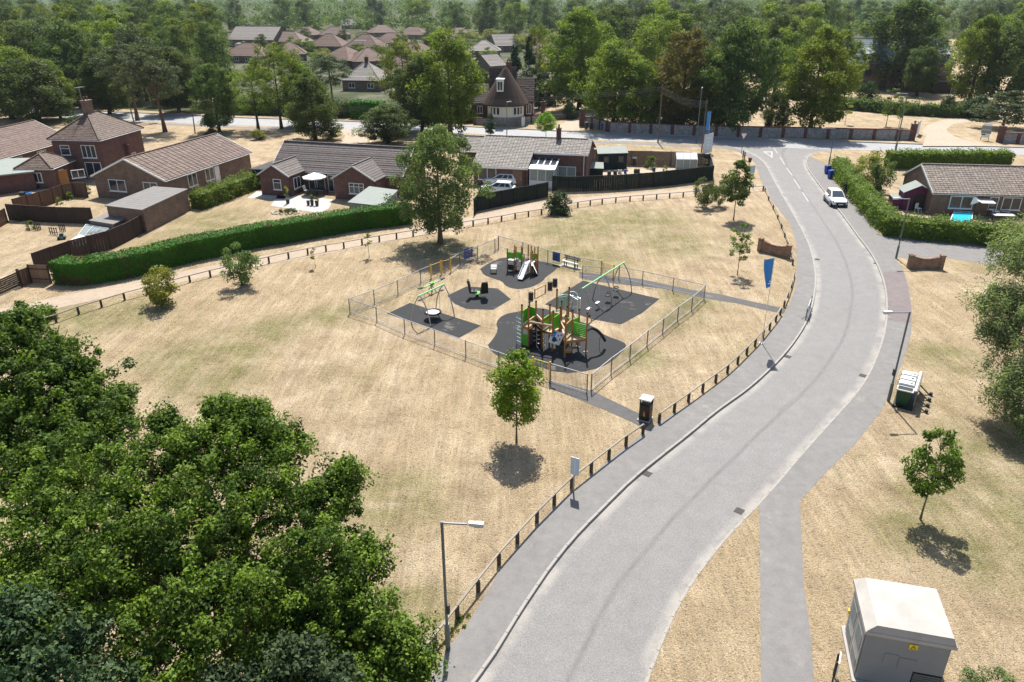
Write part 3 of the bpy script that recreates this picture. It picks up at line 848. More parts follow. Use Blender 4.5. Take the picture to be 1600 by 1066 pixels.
def hedge(name, label, line, w, h, mat, ls, dens, group=None, parent=None, rough=.12, cat='hedge', trim=1.0):
    """a clipped hedge: woody core box and leaves over its top and sides"""
    line = [Vector((p[0], p[1], 0)) for p in line]
    q = resample(line, max(3, int(sum((b-a).length for a, b in zip(line, line[1:]))/1.0)))
    C, N = [], []; mb = MB(); n = len(q)
    Ls, Rs = [], []
    for i, p in enumerate(q):
        d = (q[min(i+1, n-1)]-q[max(i-1, 0)]).normalized(); s = Vector((-d.y, d.x, 0)); Ls.append(p+s*w/2); Rs.append(p-s*w/2)
    core = .82
    for i in range(n-1):
        a, b, c, d = Rs[i].lerp(q[i], 1-core), Rs[i+1].lerp(q[i+1], 1-core), Ls[i+1].lerp(q[i+1], 1-core), Ls[i].lerp(q[i], 1-core)
        zt = h*.93
        mb.hexa([(*a[:2], .02), (*b[:2], .02), (*c[:2], .02), (*d[:2], .02), (*a[:2], zt), (*b[:2], zt), (*c[:2], zt), (*d[:2], zt)])
        seg = (q[i+1]-q[i]).length
        for (P0, P1, nn, area, mode) in ((Rs[i], Rs[i+1], Rs[i]-q[i], seg*h, 0), (Ls[i], Ls[i+1], Ls[i]-q[i], seg*h, 0), (Rs[i], Rs[i+1], None, seg*w, 1)):
            k = int(dens*area)
            u = nr.random((k, 1)); v = nr.random((k, 1))
            p0, p1 = np.array(P0), np.array(P1)
            if mode == 0:
                base = p0+(p1-p0)*u; base[:, 2] = (v*h)[:, 0]; nv = np.array(nn.normalized())[None]
            else:
                l0, l1 = np.array(Ls[i]), np.array(Ls[i+1]); base = (p0+(p1-p0)*u)*(1-v)+(l0+(l1-l0)*u)*v; base[:, 2] = h; nv = np.array([[0, 0, 1.0]])
            off_ = (np.sin(base[:, :1]*1.9+base[:, 2:]*2.3)*np.sin(base[:, 1:2]*1.7+1)+nr.normal(size=(k, 1))*.6)*rough
            C.append(base+nv*off_); N.append(nrmz(nv*.9+np.array([[0, 0, .25]])+nr.normal(size=(k, 3))*.5))
    for (P, Q, dd) in ((Ls[0], Rs[0], q[0]-q[1]), (Ls[-1], Rs[-1], q[-1]-q[-2])):
        k = int(dens*w*h); u = nr.random((k, 1)); base = np.array(P)+(np.array(Q)-np.array(P))*u; base[:, 2] = nr.random(k)*h
        nv = np.array(dd.normalized())[None]
        C.append(base+nv*nr.normal(size=(k, 1))*rough*.6); N.append(nrmz(nv*.9+nr.normal(size=(k, 3))*.5))
    C, N = np.concatenate(C), np.concatenate(N)
    lowf = .5+.5*np.sin(C[:, 0]*.7+2*np.sin(C[:, 1]*.6))*np.sin(C[:, 1]*.9+C[:, 2])
    T = np.clip(.3+.3*lowf+nr.normal(0, .2, len(C)), 0, 1)
    o = thing(name, label, cat, q[n//2], 0, group)
    mb.build('inner_growth', M[mat], o, world=True)
    me = leafmesh('foliage', C-np.array(q[n//2])[None], N, ls*nr.uniform(.6, 1.3, len(C)), T, M[mat], .6)
    link('foliage', me, o)
    return o
# ------------------------------------------------------------------ buildings
def tile_slope(mb, A, B, C, D, course, tw, th=.045, gap=.06):
    """rows of tiles on the slope A-B (eave) D-C (ridge); every tile a tilted face with its own lower edge"""
    A, B, C, D = Vector(A), Vector(B), Vector(C), Vector(D)
    n = (B-A).cross(D-A).normalized()
    if n.z < 0: n = -n
    H = ((D+C)/2-(A+B)/2).length; rows = max(2, round(H/course))
    for i in range(rows):
        v0, v1 = i/rows, (i+1)/rows
        a, b = A.lerp(D, v0), B.lerp(C, v0); c, d = B.lerp(C, min(1, v1+.02)), A.lerp(D, min(1, v1+.02))
        k = max(1, round((b-a).length/tw)) if tw else 1
        ro = rng.uniform(-.12, .12)
        for j in range(k):
            u0, u1 = (j+gap*.5)/k, (j+1-gap*.5)/k
            if not tw: u0, u1 = 0, 1
            lift = th*rng.uniform(.8, 1.3)
            p0, p1 = a.lerp(b, u0), a.lerp(b, u1); p2, p3 = d.lerp(c, u1), d.lerp(c, u0)
            mb.tint = min(1, max(0, .5+ro+rng.gauss(0, .17)))
            q0, q1 = p0+n*lift, p1+n*lift
            mb.add([q0, q1, p2+n*th*.25, p3+n*th*.25, p0, p1], [(0, 1, 2, 3), (4, 5, 1, 0), (4, 0, 3), (5, 2, 1)])
    mb.tint = .5

def win(root, o, ud, u, z, w, h, cols=2, frame='white', top=False, sill=True, glass='glass', name='window', d=.05):
    o, ud = Vector(o), Vector(ud).normalized(); nd = Vector((ud.y, -ud.x, 0))
    zz = Vector((0, 0, 1)); b = o+ud*u+zz*z
    f = MB(); t = .075
    def bar(x0, x1, z0, z1, dd=d):
        c = b+ud*(x0+x1)/2+zz*(z0+z1)/2+nd*(dd/2-.02)
        f.obox(c, ud*(x1-x0)/2, nd*(dd/2+.02), zz*(z1-z0)/2)
    bar(0, w, 0, t); bar(0, w, h-t, h); bar(0, t, t, h-t); bar(w-t, w, t, h-t)
    for k in range(1, cols): bar(w*k/cols-.035, w*k/cols+.035, t, h-t)
    if top: bar(t, w-t, h*.66-.03, h*.66+.03, d-.004)
    if sill: bar(-.06, w+.06, -.07, -.002, .13)
    fo = f.build(name, M[frame], root)
    for k in range(cols):
        x0, x1 = w*k/cols+.04, w*(k+1)/cols-.04
        g_ = MB().obox(b+ud*(x0+x1)/2+zz*h/2+nd*.005, ud*(x1-x0)/2, nd*.012, zz*(h/2-.05))
        g_.build('pane', M[glass], fo)
    return fo

def door(root, o, ud, u, z, w, h, mat='timber', frame='white'):
    o, ud = Vector(o), Vector(ud).normalized(); nd = Vector((ud.y, -ud.x, 0)); zz = Vector((0, 0, 1)); b = o+ud*u+zz*z
    f = MB()
    f.obox(b+ud*w/2+zz*h/2+nd*.02, ud*w/2, nd*.03, zz*h/2)
    for k in range(3): f.obox(b+ud*(w*(k+.5)/3)+zz*h/2+nd*.055, ud*(w/3*.44), nd*.008, zz*h*.46)
    do = f.build('door', M[mat], root)
    MB().obox(b+ud*w*.88+zz*h*.48+nd*.09, ud*.03, nd*.03, zz*.07).build('handle', M['bright_steel'], do)
    return do

def chimney(root, c, w, d, z0, z1, mat='brick_dk', pots=1):
    mb = MB().bx(c[0]-w/2, c[0]+w/2, c[1]-d/2, c[1]+d/2, z0, z1-.15).bx(c[0]-w/2-.05, c[0]+w/2+.05, c[1]-d/2-.05, c[1]+d/2+.05, z1-.15, z1)
    o = mb.build('chimney', M[mat], root)
    for k in range(pots):
        MB().lathe((c[0]+(k-(pots-1)/2)*w*.5, c[1], z1), [(.11, 0), (.13, .08), (.1, .12), (.12, .42), (.09, .45)], 10).build('chimney_pot', M['tile_brown'], o)
    return o

def gable_house(root, L, W, he, hr, wall='brick_red', tile='tile_brown', course=.34, tw=.32, ov=.3, verge='white', hip=False, fr=None, x0=0.0, y0=0.0, tilegap=.06, gut=True, hipin=None, base=0.0):
    """walls, roof slab with laid tiles, verge boards and gutters in the thing's own frame; the ridge runs along local x. fr: ridge position across"""
    yr = y0+W*(fr if fr is not None else .5); x1, y1 = x0+L, y0+W
    w = MB()
    if hip: w.bx(x0, x1, y0, y1, base-.05, he)
    else:
        k = (hr-he)/(yr-y0+ov); k2 = (hr-he)/(y1-yr+ov)
        za, zb = he+k*ov-.1, he+k2*ov-.1
        w.extr([(x0, y0, base-.05), (x0, y1, base-.05), (x0, y1, zb), (x0, yr, hr-.12), (x0, y0, za)], (L, 0, 0))
    w.build('wall', M[wall], root)
    ex = 0.12 if not hip else ov
    hi = (min(W/2+ov, L/2) if hipin is None else hipin) if hip else 0
    A, B = Vector((x0-ex, y0-ov, he)), Vector((x1+ex, y0-ov, he)); C, D = Vector((x1+ex-hi, yr, hr)), Vector((x0-ex+hi, yr, hr))
    E, F = Vector((x1+ex, y1+ov, he)), Vector((x0-ex, y1+ov, he))
    r = MB(); dn = Vector((0, 0, -.1))
    for P in ((A, B, C, D), (E, F, D, C)): r.extr(P, dn)
    if hip:
        for P in ((F, A, D), (B, E, C)): r.extr(P, dn)
    ro = r.build('roof', M['felt_dark'], root)
    tl = MB()
    tile_slope(tl, A, B, C, D, course, tw, gap=tilegap); tile_slope(tl, E, F, D, C, course, tw, gap=tilegap)
    if hip: tile_slope(tl, F, A, D, D, course, tw, gap=tilegap); tile_slope(tl, B, E, C, C, course, tw, gap=tilegap)
    tl.build('roof_tiles', M[tile], ro, kind='stuff', fix=False)
    rd = MB(); lines = [(D, C)]+([(A, D), (F, D), (B, C), (E, C)] if hip else [])
    for p, q in lines:
        n = max(2, int((q-p).length/.45))
        for i in range(n):
            rd.tint = rng.uniform(.3, .8); rd.beam(p.lerp(q, (i+.03)/n)+Vector((0, 0, .05)), p.lerp(q, (i+.97)/n)+Vector((0, 0, .05)), .24, .12)
    rd.build('ridge_tiles', M[tile], ro)
    if not hip and verge:
        for xx in (x0-ex-.03, x1+ex+.03):
            for p, q in ((Vector((xx, y0-ov, he)), Vector((xx, yr, hr))), (Vector((xx, y1+ov, he)), Vector((xx, yr, hr)))):
                MB().beam(p+Vector((0, 0, -.03)), q+Vector((0, 0, -.03)), .05, .2).build('verge_board', M[verge], root)
    if gut:
        for p, q in ((A, B), (E, F))+(((F, A), (B, E)) if hip else ()):
            o_ = Vector((0, 0, -.09)); MB().tube([p+o_, q+o_], .055, 6).build('gutter', M[verge or 'black'], root)
    return root

def place(p, q):      # frame with x from p to q
    d = Vector((q[0]-p[0], q[1]-p[1], 0)); return Vector((p[0], p[1], 0)), math.atan2(d.y, d.x), d.length

# --- two storey hipped house
c_, r_, l_ = g(156, 219.6, 5), g(225, 200, 5), g(76, 217, 5)
o, rz, L = place(c_, r_)
h1 = thing('brick_house', 'two storey red brick house with hipped tiled roof and square chimney', 'house', o, rz)
gable_house(h1, L-.7, 6.6, 5.0, 7.7, 'brick_red', 'tile_hip', .3, .26, .35, hip=True, x0=.35, y0=.35, hipin=4.0)
chimney(h1, (4.6, 3.9), 1.25, .8, 6.6, 9.3, 'brick_buff', 2)
E0 = (.35, 6.95, 0); ud = (0, -1, 0)   # end wall towards the viewer
win(h1, E0, ud, 1.0, 3.0, 1.3, 1.25, 1, top=True); win(h1, E0, ud, 3.9, 2.7, 1.9, 1.6, 3); win(h1, E0, ud, 3.9, .1, 2.2, 2.05, 2, sill=False, name='patio_door')
S0 = (.35, .35, 0)
win(h1, S0, (1, 0, 0), 6.1, .2, .9, 2.0, 1)
MB().bx(5.2, 5.6, -.15, .35, 0, 3.4).bx(5.1, 5.7, -.25, .35, 3.4, 3.55).build('flue', M['brick_dk'], h1)
aer = MB().tube([(4.2, 4.2, 9.2), (4.2, 4.2, 11)], .03, 5).tube([(3.4, 4.2, 10.9), (5.2, 4.2, 10.9)], .02, 5)
for k in range(7): aer.tube([(3.5+k*.26, 3.8, 10.9), (3.5+k*.26, 4.6, 10.9)], .012, 4)
aer.build('aerial', M['steel'], h1)
# single storey hipped extension, flat roofed outbuilding
a_, b_, c2 = g(49, 255, 2.5), g(82, 264, 2.5), g(117, 250, 2.5)
o, rz, L = place(b_, c2)
hx = thing('brick_extension', 'low brick wing with hipped tiled roof against the two storey house', 'house wing', o, rz)
gable_house(hx, L-.4, 4.2, 2.5, 3.9, 'brick_red', 'tile_hip', .3, .26, .25, hip=True, x0=.25, y0=.25, hipin=2.2)
win(hx, (.25, 4.45, 0), (0, -1, 0), 1.3, .8, 1.5, 1.2, 3); win(hx, (.25, .25, 0), (1, 0, 0), 1.2, .8, 1.2, 1.2, 2)
p_ = [g(-40, 278, 2.3), g(50, 268, 2.3), g(66, 247.5, 2.3), g(-30, 250, 2.3)]
ob = thing('flat_roofed_outbuilding', 'flat pale roofed brick outbuilding at the left edge beside the low wing', 'outbuilding', (p_[1].x, p_[1].y, 0))
MB().prism([(p.x, p.y) for p in p_], -.05, 2.2).build('wall', M['brick_dk'], ob, world=True)
cc = sum(p_, Vector())/4
MB().prism([tuple((cc+(p-cc)*1.06)[:2]) for p in p_], 2.2, 2.36).build('roof', M['felt_pale'], ob, world=True)
di = (p_[1]-p_[0]).normalized()
mi = Matrix.Translation(ob.location).inverted()
door(ob, mi @ Vector((p_[0].x, p_[0].y, 0)), di, 8.5, .05, 1.0, 2.0, 'timber'); win(ob, mi @ Vector((p_[0].x, p_[0].y, 0)), di, 9.9, .9, 1.5, 1.0, 2)
# long roof behind
a_, b_ = g(-60, 265, 2.5), g(79, 226, 2.5)
o, rz, L = place(a_, b_)
h0 = thing('bungalow', 'long bungalow with ribbed tiled roof left of the two storey house', 'house', o, rz)
gable_house(h0, L+4.5, 10, 2.5, 5.1, 'brick_red', 'tile_brown', .42, .34, .3, tilegap=.12)
win(h0, (0, 0, 0), (1, 0, 0), L-3.2, .6, 1.8, 1.5, 2); win(h0, (0, 0, 0), (1, 0, 0), L-8, .6, 1.8, 1.5, 2)

# --- bungalow with ribbed roof, gable towards the viewer
a_, b_, c_ = g(128, 280, 2.5), g(257.6, 283, 2.5), g(394, 238, 2.5)
o, rz, L = place(b_, c_)
h2 = thing('bungalow', 'buff brick bungalow with ribbed brown roof and white verge boards beside the laurel hedge', 'house', o, rz)
gable_house(h2, L-.3, 9.4, 2.5, 4.75, 'brick_buff', 'tile_brown', .38, .8, .35, x0=.15, y0=.35, tilegap=.2)
win(h2, (.15, 9.75, 0), (0, -1, 0), 1.9, .9, 2.3, 1.35, 2, top=False); win(h2, (.15, 9.75, 0), (0, -1, 0), 6.6, .9, 1.9, 1.3, 2)
win(h2, (.15, .35, 0), (1, 0, 0), 4.2, .75, 1.7, 1.5, 2); win(h2, (.15, .35, 0), (1, 0, 0), 7.6, .75, 1.7, 1.5, 2)
door(h2, (.15, .35, 0), (1, 0, 0), 9.5, .05, .95, 2.1, 'white')
# its garage
P = [g(163, 321, 2.4), g(222, 328, 2.4), g(294, 295, 2.4), g(240, 291, 2.4)]
ga = thing('garage', 'flat grey roofed buff brick garage between the laurel hedge and the dark fence', 'garage', (P[1].x, P[1].y, 0))
cc = sum(P, Vector())/4
MB().prism([tuple((cc+(p-cc)*.96)[:2]) for p in P], -.05, 2.3).build('wall', M['brick_buff'], ga, world=True)
rf = MB()
for i in range(14):
    k0, k1 = i/14, (i+.96)/14
    q = [P[0].lerp(P[3], k0), P[1].lerp(P[2], k0), P[1].lerp(P[2], k1), P[0].lerp(P[3], k1)]
    rf.tint = rng.random()
    rf.hexa([(p.x, p.y, 2.3) for p in q]+[(p.x, p.y, 2.4) for p in q])
rf.build('roof', M['felt'], ga, world=True)

# --- T shaped bungalow with two front gables
o3 = g(402, 273, 2.4); e3 = g(605.6, 273, 2.4)
rz3 = R(-16); ex = Vector((math.cos(rz3), math.sin(rz3), 0)); ey = Vector((-ex.y, ex.x, 0))
wl0, wl1 = g(402, 273, 2.4), g(453, 275.8, 2.4)
h3 = thing('bungalow', 'red brick bungalow with two front gables and a grey ribbed roof round a white patio', 'house', (wl0.x, wl0.y, 0), rz3)
def loc3(p): d = p-Vector((wl0.x, wl0.y, 0)); return (d.dot(ex), d.dot(ey))
gable_house(h3, 17.2, 7.0, 2.4, 5.1, 'brick_red', 'tile_grey', .34, 0, .25, x0=-.2, y0=3.6)
def wing(x0, w, y0, y1, he, hr):
    """a front gable: ridge runs back along local y into the main roof"""
    m = MB(); xm = x0+w/2
    m.extr([(x0+.2, y0+.1, -.05), (x0+w-.2, y0+.1, -.05), (x0+w-.2, y0+.1, he+.02), (xm, y0+.1, hr-.12), (x0+.2, y0+.1, he+.02)], (0, y1-y0-2.2, 0)); m.build('wall', M['brick_red'], h3)
    A, D = Vector((x0, y0-.1, he)), Vector((xm, y0-.1, hr)); B, C = Vector((x0, y1, he)), Vector((xm, y1, hr)); E, F = Vector((x0+w, y0-.1, he)), Vector((x0+w, y1, he))
    r = MB().extr((A, B, C, D), (0, 0, -.1)).extr((F, E, D, C), (0, 0, -.1)); ro = r.build('roof', M['felt_dark'], h3)
    t = MB(); tile_slope(t, A, B, C, D, .34, 0); tile_slope(t, F, E, D, C, .34, 0); t.build('roof_tiles', M['tile_grey'], ro, kind='stuff', fix=False)
    rd = MB()
    n = int((y1-y0)/.45)
    for i in range(n):
        rd.tint = rng.uniform(.3, .8); rd.bx(xm-.12, xm+.12, y0-.1+i*.45, y0-.1+i*.45+.43, hr-.02, hr+.1)
    rd.build('ridge_tiles', M['tile_grey'], ro)
    for p, q in ((A, D), (E, D)): MB().beam(p+Vector((0, -.04, -.02)), q+Vector((0, -.04, -.02)), .06, .16).build('verge_board', M['offwhite'], h3)
    for xx in (x0, x0+w): MB().tube([(xx, y0-.1, he-.08), (xx, y1-1.5, he-.08)], .05, 6).build('gutter', M['black'], h3)
    MB().tube([(x0+w-.1, y0+.02, 0), (x0+w-.1, y0+.02, he-.1)], .04, 6).build('downpipe', M['black'], h3)
wing(0, 4.3, 0, 5.6, 2.4, 3.7)
wx = loc3(g(518, 278.7, 2.4))
wing(wx[0], 5.6, wx[1], 6.0, 2.4, 4.0)
win(h3, (.2, .1, 0), (1, 0, 0), 1.75, .75, 1.05, 1.25, 1, top=True); win(h3, (4.1, .1, 0), (0, 1, 0), .9, .7, 1.5, 1.3, 2)
win(h3, (wx[0]+.2, wx[1]+.1, 0), (1, 0, 0), 1.9, .75, 1.9, 1.25, 3, top=True)
win(h3, (4.3, 3.6, 0), (1, 0, 0), .3, .05, 2.2, 2.05, 2, sill=False, name='patio_door'); win(h3, (4.3, 3.6, 0), (1, 0, 0), 2.9, .05, 1.5, 2.05, 2, sill=False, name='patio_door')
gw = thing('lean_to', 'dark flat roofed lean-to at the left end of the two gabled bungalow', 'lean-to', o3+ex*-3.2+ey*3.4-Vector((0, 0, o3.z)), rz3)
MB().bx(0, 3.0, .2, 6, -.05, 2.1).build('wall', M['fence_dark'], gw); MB().hexa([(-.2, -.1, 2.1), (3.0, -.1, 2.1), (3.0, 6.2, 2.1), (-.2, 6.2, 2.1), (-.2, -.1, 2.2), (3.0, -.1, 2.3), (3.0, 6.2, 2.3), (-.2, 6.2, 2.2)]).build('roof', M['felt_dark'], gw)
# shed with pale sloping roof next to it
P = [g(543, 317, 1.7), g(596, 323, 1.7), g(622, 298, 2.1), g(577, 292, 2.1)]
sh = thing('garden_shed', 'garden shed with a pale green felt roof between the right gable and the long hedge', 'shed', (P[1].x, P[1].y, 0))
cc = sum((Vector((p.x, p.y, 0)) for p in P), Vector())/4
q = [cc+(Vector((p.x, p.y, 0))-cc)*.95 for p in P]
MB().hexa([(q[0].x, q[0].y, -.05), (q[1].x, q[1].y, -.05), (q[2].x, q[2].y, -.05), (q[3].x, q[3].y, -.05), (q[0].x, q[0].y, 1.65), (q[1].x, q[1].y, 1.65), (q[2].x, q[2].y, 2.02), (q[3].x, q[3].y, 2.02)]).build('wall', M['felt_pale'], sh, world=True)
MB().hexa([tuple(p) for p in P]+[(p.x, p.y, p.z+.07) for p in P]).build('roof', M['felt_pale'], sh, world=True)

# --- bungalow with stepped grey roof, porch and chimney
a_, b_ = g(759, 211.7, 5), g(923.8, 218, 5)
o, rz, L = place(a_, b_)
h4 = thing('bungalow', 'red brick bungalow with pale grey stepped roof and white porch behind the dark fence', 'house', o, rz)
W1, W2, EB = 7.0, 3.5, 4.6
k4 = 2.6/7.0
zr, ze1, ze2 = 5.0, 5-k4*W1, 5-k4*W2
Lx = 7.0
MB().extr([(.1, -W1+.4, -.05), (.1, EB, -.05), (.1, EB, 5-k4*EB-.2), (.1, 0, zr-.15), (.1, -W1+.4, ze1-.05)], (Lx-.1, 0, 0)).build('wall', M['brick_red'], h4)
MB().extr([(Lx, -W2+.3, -.05), (Lx, EB-.01, -.05), (Lx, EB-.01, 5-k4*EB-.22), (Lx, 0, zr-.17), (Lx, -W2+.3, ze2-.05)], (L-Lx-.1, 0, 0)).build('wall', M['brick_red'], h4)
r = MB(); tl = MB()
for A, B, C, D in (((-.15, -W1, ze1), (Lx+.1, -W1, ze1), (Lx+.1, 0, zr), (-.15, 0, zr)), ((Lx+.1, -W2, ze2), (L+.15, -W2, ze2), (L+.15, 0, zr), (Lx+.1, 0, zr)), ((L+.15, EB+.3, 5-k4*(EB+.3)), (-.15, EB+.3, 5-k4*(EB+.3)), (-.15, 0, zr), (L+.15, 0, zr))):
    r.extr((A, B, C, D), (0, 0, -.1)); tile_slope(tl, A, B, C, D, .36, .42, gap=.1)
ro = r.build('roof', M['felt_dark'], h4); tl.build('roof_tiles', M['tile_pale'], ro, kind='stuff', fix=False)
rd = MB()
for i in range(int(L/.45)): rd.tint = rng.random(); rd.bx(i*.45, i*.45+.43, -.13, .13, 4.99, 5.1)
rd.build('ridge_tiles', M['tile_pale'], ro)
for p, q in (((-.15, -W1-.03, ze1-.08), (Lx+.1, -W1-.03, ze1-.08)), ((Lx+.15, -W2-.03, ze2-.08), (L+.15, -W2-.03, ze2-.08))): MB().beam(p, q, .08, .16).build('fascia_board', M['white'], h4)
for xx, yy, za in ((L+.18, -W2, ze2), ): MB().beam((xx, yy, za-.03), (xx, 0, zr-.03), .05, .2).build('verge_board', M['darkgrey'], h4)
MB().tube([(L-.4, -W2+.2, 0), (L-.4, -W2+.2, ze2-.1)], .05, 6).build('downpipe', M['white'], h4)
MB().tube([(6.7, -W1+.3, 0), (6.7, -W1+.3, ze1-.1)], .05, 6).build('downpipe', M['black'], h4)
chimney(h4, (9.7, -.1), .55, .55, 4.7, 6.3, 'brick_dk')
win(h4, (.1, -W1+.4, 0), (1, 0, 0), .6, .7, 2.3, 1.5, 2); door(h4, (.1, -W1+.4, 0), (1, 0, 0), 5.0, .02, 1.2, 2.05, 'fence_tan')
win(h4, (Lx, -W2+.3, 0), (1, 0, 0), 3.2, .1, 2.3, 2.0, 2, sill=False, name='patio_door', glass='glass_pale')
po = thing('porch', 'white glazed porch with lean-to roof on the grey roofed bungalow', 'porch', o, rz)
MB().bx(7.2, 10.3, -6.6, -3.3, -.05, .9).build('base', M['white'], po)
fr = MB()
for x in (7.22, 8.2, 9.2, 10.22): fr.bx(x, x+.08, -6.6, -6.52, .9, 2.2)
for y in (-5.6, -4.6, -3.5): fr.bx(10.22, 10.3, y, y+.08, .9, 2.25)
fr.bx(7.2, 10.3, -6.6, -6.5, 2.2, 2.3); fr.bx(10.2, 10.3, -6.49, -3.3, 2.2, 2.3); fr.build('frame', M['white'], po)
for x0, x1 in ((7.32, 8.18), (8.3, 9.18), (9.3, 10.2)): MB().bx(x0, x1, -6.57, -6.55, .92, 2.2).build('pane', M['glass_pale'], po)
for y0, y1 in ((-6.5, -5.62), (-5.5, -4.62), (-4.5, -3.52)): MB().bx(10.25, 10.27, y0, y1, .92, 2.2).build('pane', M['glass_pale'], po)
MB().hexa([(7.1, -6.75, 2.3), (10.4, -6.75, 2.3), (10.4, -3.25, 2.95), (7.1, -3.25, 2.95), (7.1, -6.75, 2.38), (10.4, -6.75, 2.38), (10.4, -3.25, 3.03), (7.1, -3.25, 3.03)]).build('roof', M['white'], po)
for k in range(4): MB().obox((7.5+k*.8, -4.4, 2.845), (.33, 0, 0), (0, 1.0, .185), (0, 0, .02)).build('roof_light', M['glass'], po)
h4b = thing('brick_annexe', 'small grey tiled annexe joined to the left end of the grey roofed bungalow', 'annexe', (g(728, 268).x, g(728, 268).y, 0), rz)
gable_house(h4b, 4.2, 6.5, 2.4, 4.0, 'brick_red', 'tile_pale', .36, .42, .2, x0=-1.2, y0=1.0, verge='darkgrey')

# --- right hand bungalow
a_, b_ = g(1456, 302, 2.4), g(1600, 305.5, 2.4)
o, rz, L = place(a_, b_); rz = R(-7)
h5 = thing('bungalow', 'brown brick bungalow with lichened tile roof behind the laurel hedge and blue pool', 'house', o, rz)
gable_house(h5, 16, 8.6, 2.4, 4.55, 'brick_buff', 'tile_lich', .34, .36, .35, x0=.25, y0=.35, tilegap=.1, verge='offwhite')
chimney(h5, (11.9, 4.4), .75, .75, 4.2, 5.7, 'brick_dk')
for u, w_, c3 in ((1.9, 2.4, 2), (5.9, .9, 1), (7.2, 1.9, 2), (10.6, 2.6, 2)): win(h5, (.25, .35, 0), (1, 0, 0), u, .75, w_, 1.35, c3)

# --- thatched gate lodge
b0 = g(790, 197)
ct = thing('thatched_cottage', 'round fronted cottage with conical thatch and a white dormer across the main road', 'cottage', (b0.x, b0.y+3.2, 0), R(-4))
nn = 20
MB().lathe((0, 0, 0), [(3.45, -.05), (3.45, 1.5)], nn).build('flint_base', M['flint'], ct)
MB().lathe((0, 0, 0), [(3.38, 1.5), (3.38, 4.0)], nn).build('wall', M['cream'], ct)
MB().lathe((0, 0, 0), [(4.25, 3.45), (4.3, 3.7), (3.4, 5.2), (2.3, 6.9), (1.3, 8.4), (.55, 9.5), (.1, 10.0)], 24).build('thatched_roof', M['thatch'], ct)
for a0 in (-2.35, -.98):   # casements under the eave
    for k in range(3):
        a = a0+k*.22; p = Vector((3.38*math.cos(a), 3.38*math.sin(a), 0)); ud = Vector((-math.sin(a), math.cos(a), 0))
        win(ct, p-ud*.33, ud, 0, 1.9, .66, 1.35, 1, sill=False, d=.1)
dm = MB().bx(-1.35, -.15, -3.3, -1.2, 6.0, 8.0).build('dormer', M['white'], ct)
win(ct, (-1.25, -3.3, 0), (1, 0, 0), 0, 6.15, 1.0, 1.6, 2, sill=False)
MB().bx(-1.5, 0, -3.5, -1.0, 8.0, 8.15).build('dormer_roof', M['offwhite'], ct)
def cwing(x0, x1, y0, y1, he, hr):
    ym = (y0+y1)/2
    MB().extr([(x0, y0, -.05), (x0, y1, -.05), (x0, y1, he), (x0, ym, hr-.1), (x0, y0, he)], (x1-x0, 0, 0)).build('wall', M['brick_dk'], ct)
    A, B, C, D, E, F = (x0-.2, y0-.3, he-.1), (x1+.2, y0-.3, he-.1), (x1+.2, ym, hr), (x0-.2, ym, hr), (x1+.2, y1+.3, he-.1), (x0-.2, y1+.3, he-.1)
    r = MB().extr((A, B, C, D), (0, 0, -.1)).extr((E, F, D, C), (0, 0, -.1)).build('roof', M['felt_dark'], ct)
    t = MB(); tile_slope(t, A, B, C, D, .4, .5); tile_slope(t, E, F, D, C, .4, .5); t.build('roof_tiles', M['tile_dark'], r, kind='stuff', fix=False)
cwing(-1.5, 5.0, 1.2, 7.2, 4.0, 7.8); cwing(-6.5, -1.2, .8, 6.6, 3.6, 6.6)
cwing(-3.2, 1.5, 2.2, 8, 4.4, 9.6)
chimney(ct, (.4, 2.6), .95, .95, 7.6, 10.6, 'brick_red', 2)
win(ct, (5.0, 1.2, 0), (0, 1, 0), .6, 1.6, 1.1, 1.6, 2); win(ct, (5.0, 1.2, 0), (0, 1, 0), 3.2, 1.6, 1.1, 1.6, 2); win(ct, (3.5, 1.2, 0), (1, 0, 0), .3, 1.6, .9, 1.8, 2)
win(ct, (-5.6, .8, 0), (1, 0, 0), .2, 1.6, 1.0, 1.4, 2)

# --- estate of bungalows in the distance
def estate(x, y, wpx, rz, label, W=8.5, he=2.4, hr=4.9, wall='brick_buff', tile='tile_far', hip=True, ch=False, fs=1.0, **kw):
    p = g(x, y); d = depth(p); L = wpx*d/FPX*1.08; W *= 1.25; hr += .9
    t = thing('bungalow', label, 'house', p, R(rz))
    gable_house(t, L, W, he, hr, wall, tile, .62, 0, .4, x0=-L/2, hip=hip, verge='darkgrey', **kw)
    n = max(2, int(L/4))
    for k in range(n): win(t, (-L/2, 0, 0), (1, 0, 0), L*(k+.5)/n-.8, .8, 1.6, 1.2, 2)
    if ch: chimney(t, (0, W/2), .8, .8, hr-.6, hr+1.2, 'brick_dk')
    return t
estate(393, 74, 72, -12, 'large plain gabled roof at the left back of the estate', 14, 3.2, 7.8, hip=False, wall='brick_buff', tile='tile_pale')
estate(379, 99, 66, -6, 'hipped bungalow in front of the white caravan', 10, 2.4, 5.6)
estate(442, 74, 60, -14, 'reddish hipped bungalow right of the caravan', 10, 2.4, 5.8, tile='tile_brown')
estate(508, 82, 52, -10, 'gabled estate bungalow with red hip tiles left of the solar roof', 10, 2.4, 6.2, wall='brick_red')
solar = estate(564, 84, 54, -14, 'estate bungalow with solar panels on its roof', 10, 2.4, 6.4)
sp_ = MB()
for k in range(4): sp_.obox((-3.2+k*1.3, 2.3, 4.25+.05), (.6, 0, 0), (0, 1.0, .85), (0, -.02, .03))
sp_.build('solar_panel', M['slate'], solar)
estate(556, 46, 40, 4, 'small pale gabled house at the far end of the estate', 8, 2.6, 6.2, tile='tile_pale', hip=False)
estate(522, 106, 58, -30, 'hipped bungalow half hidden behind the roadside pine', 10, 2.4, 5.6)
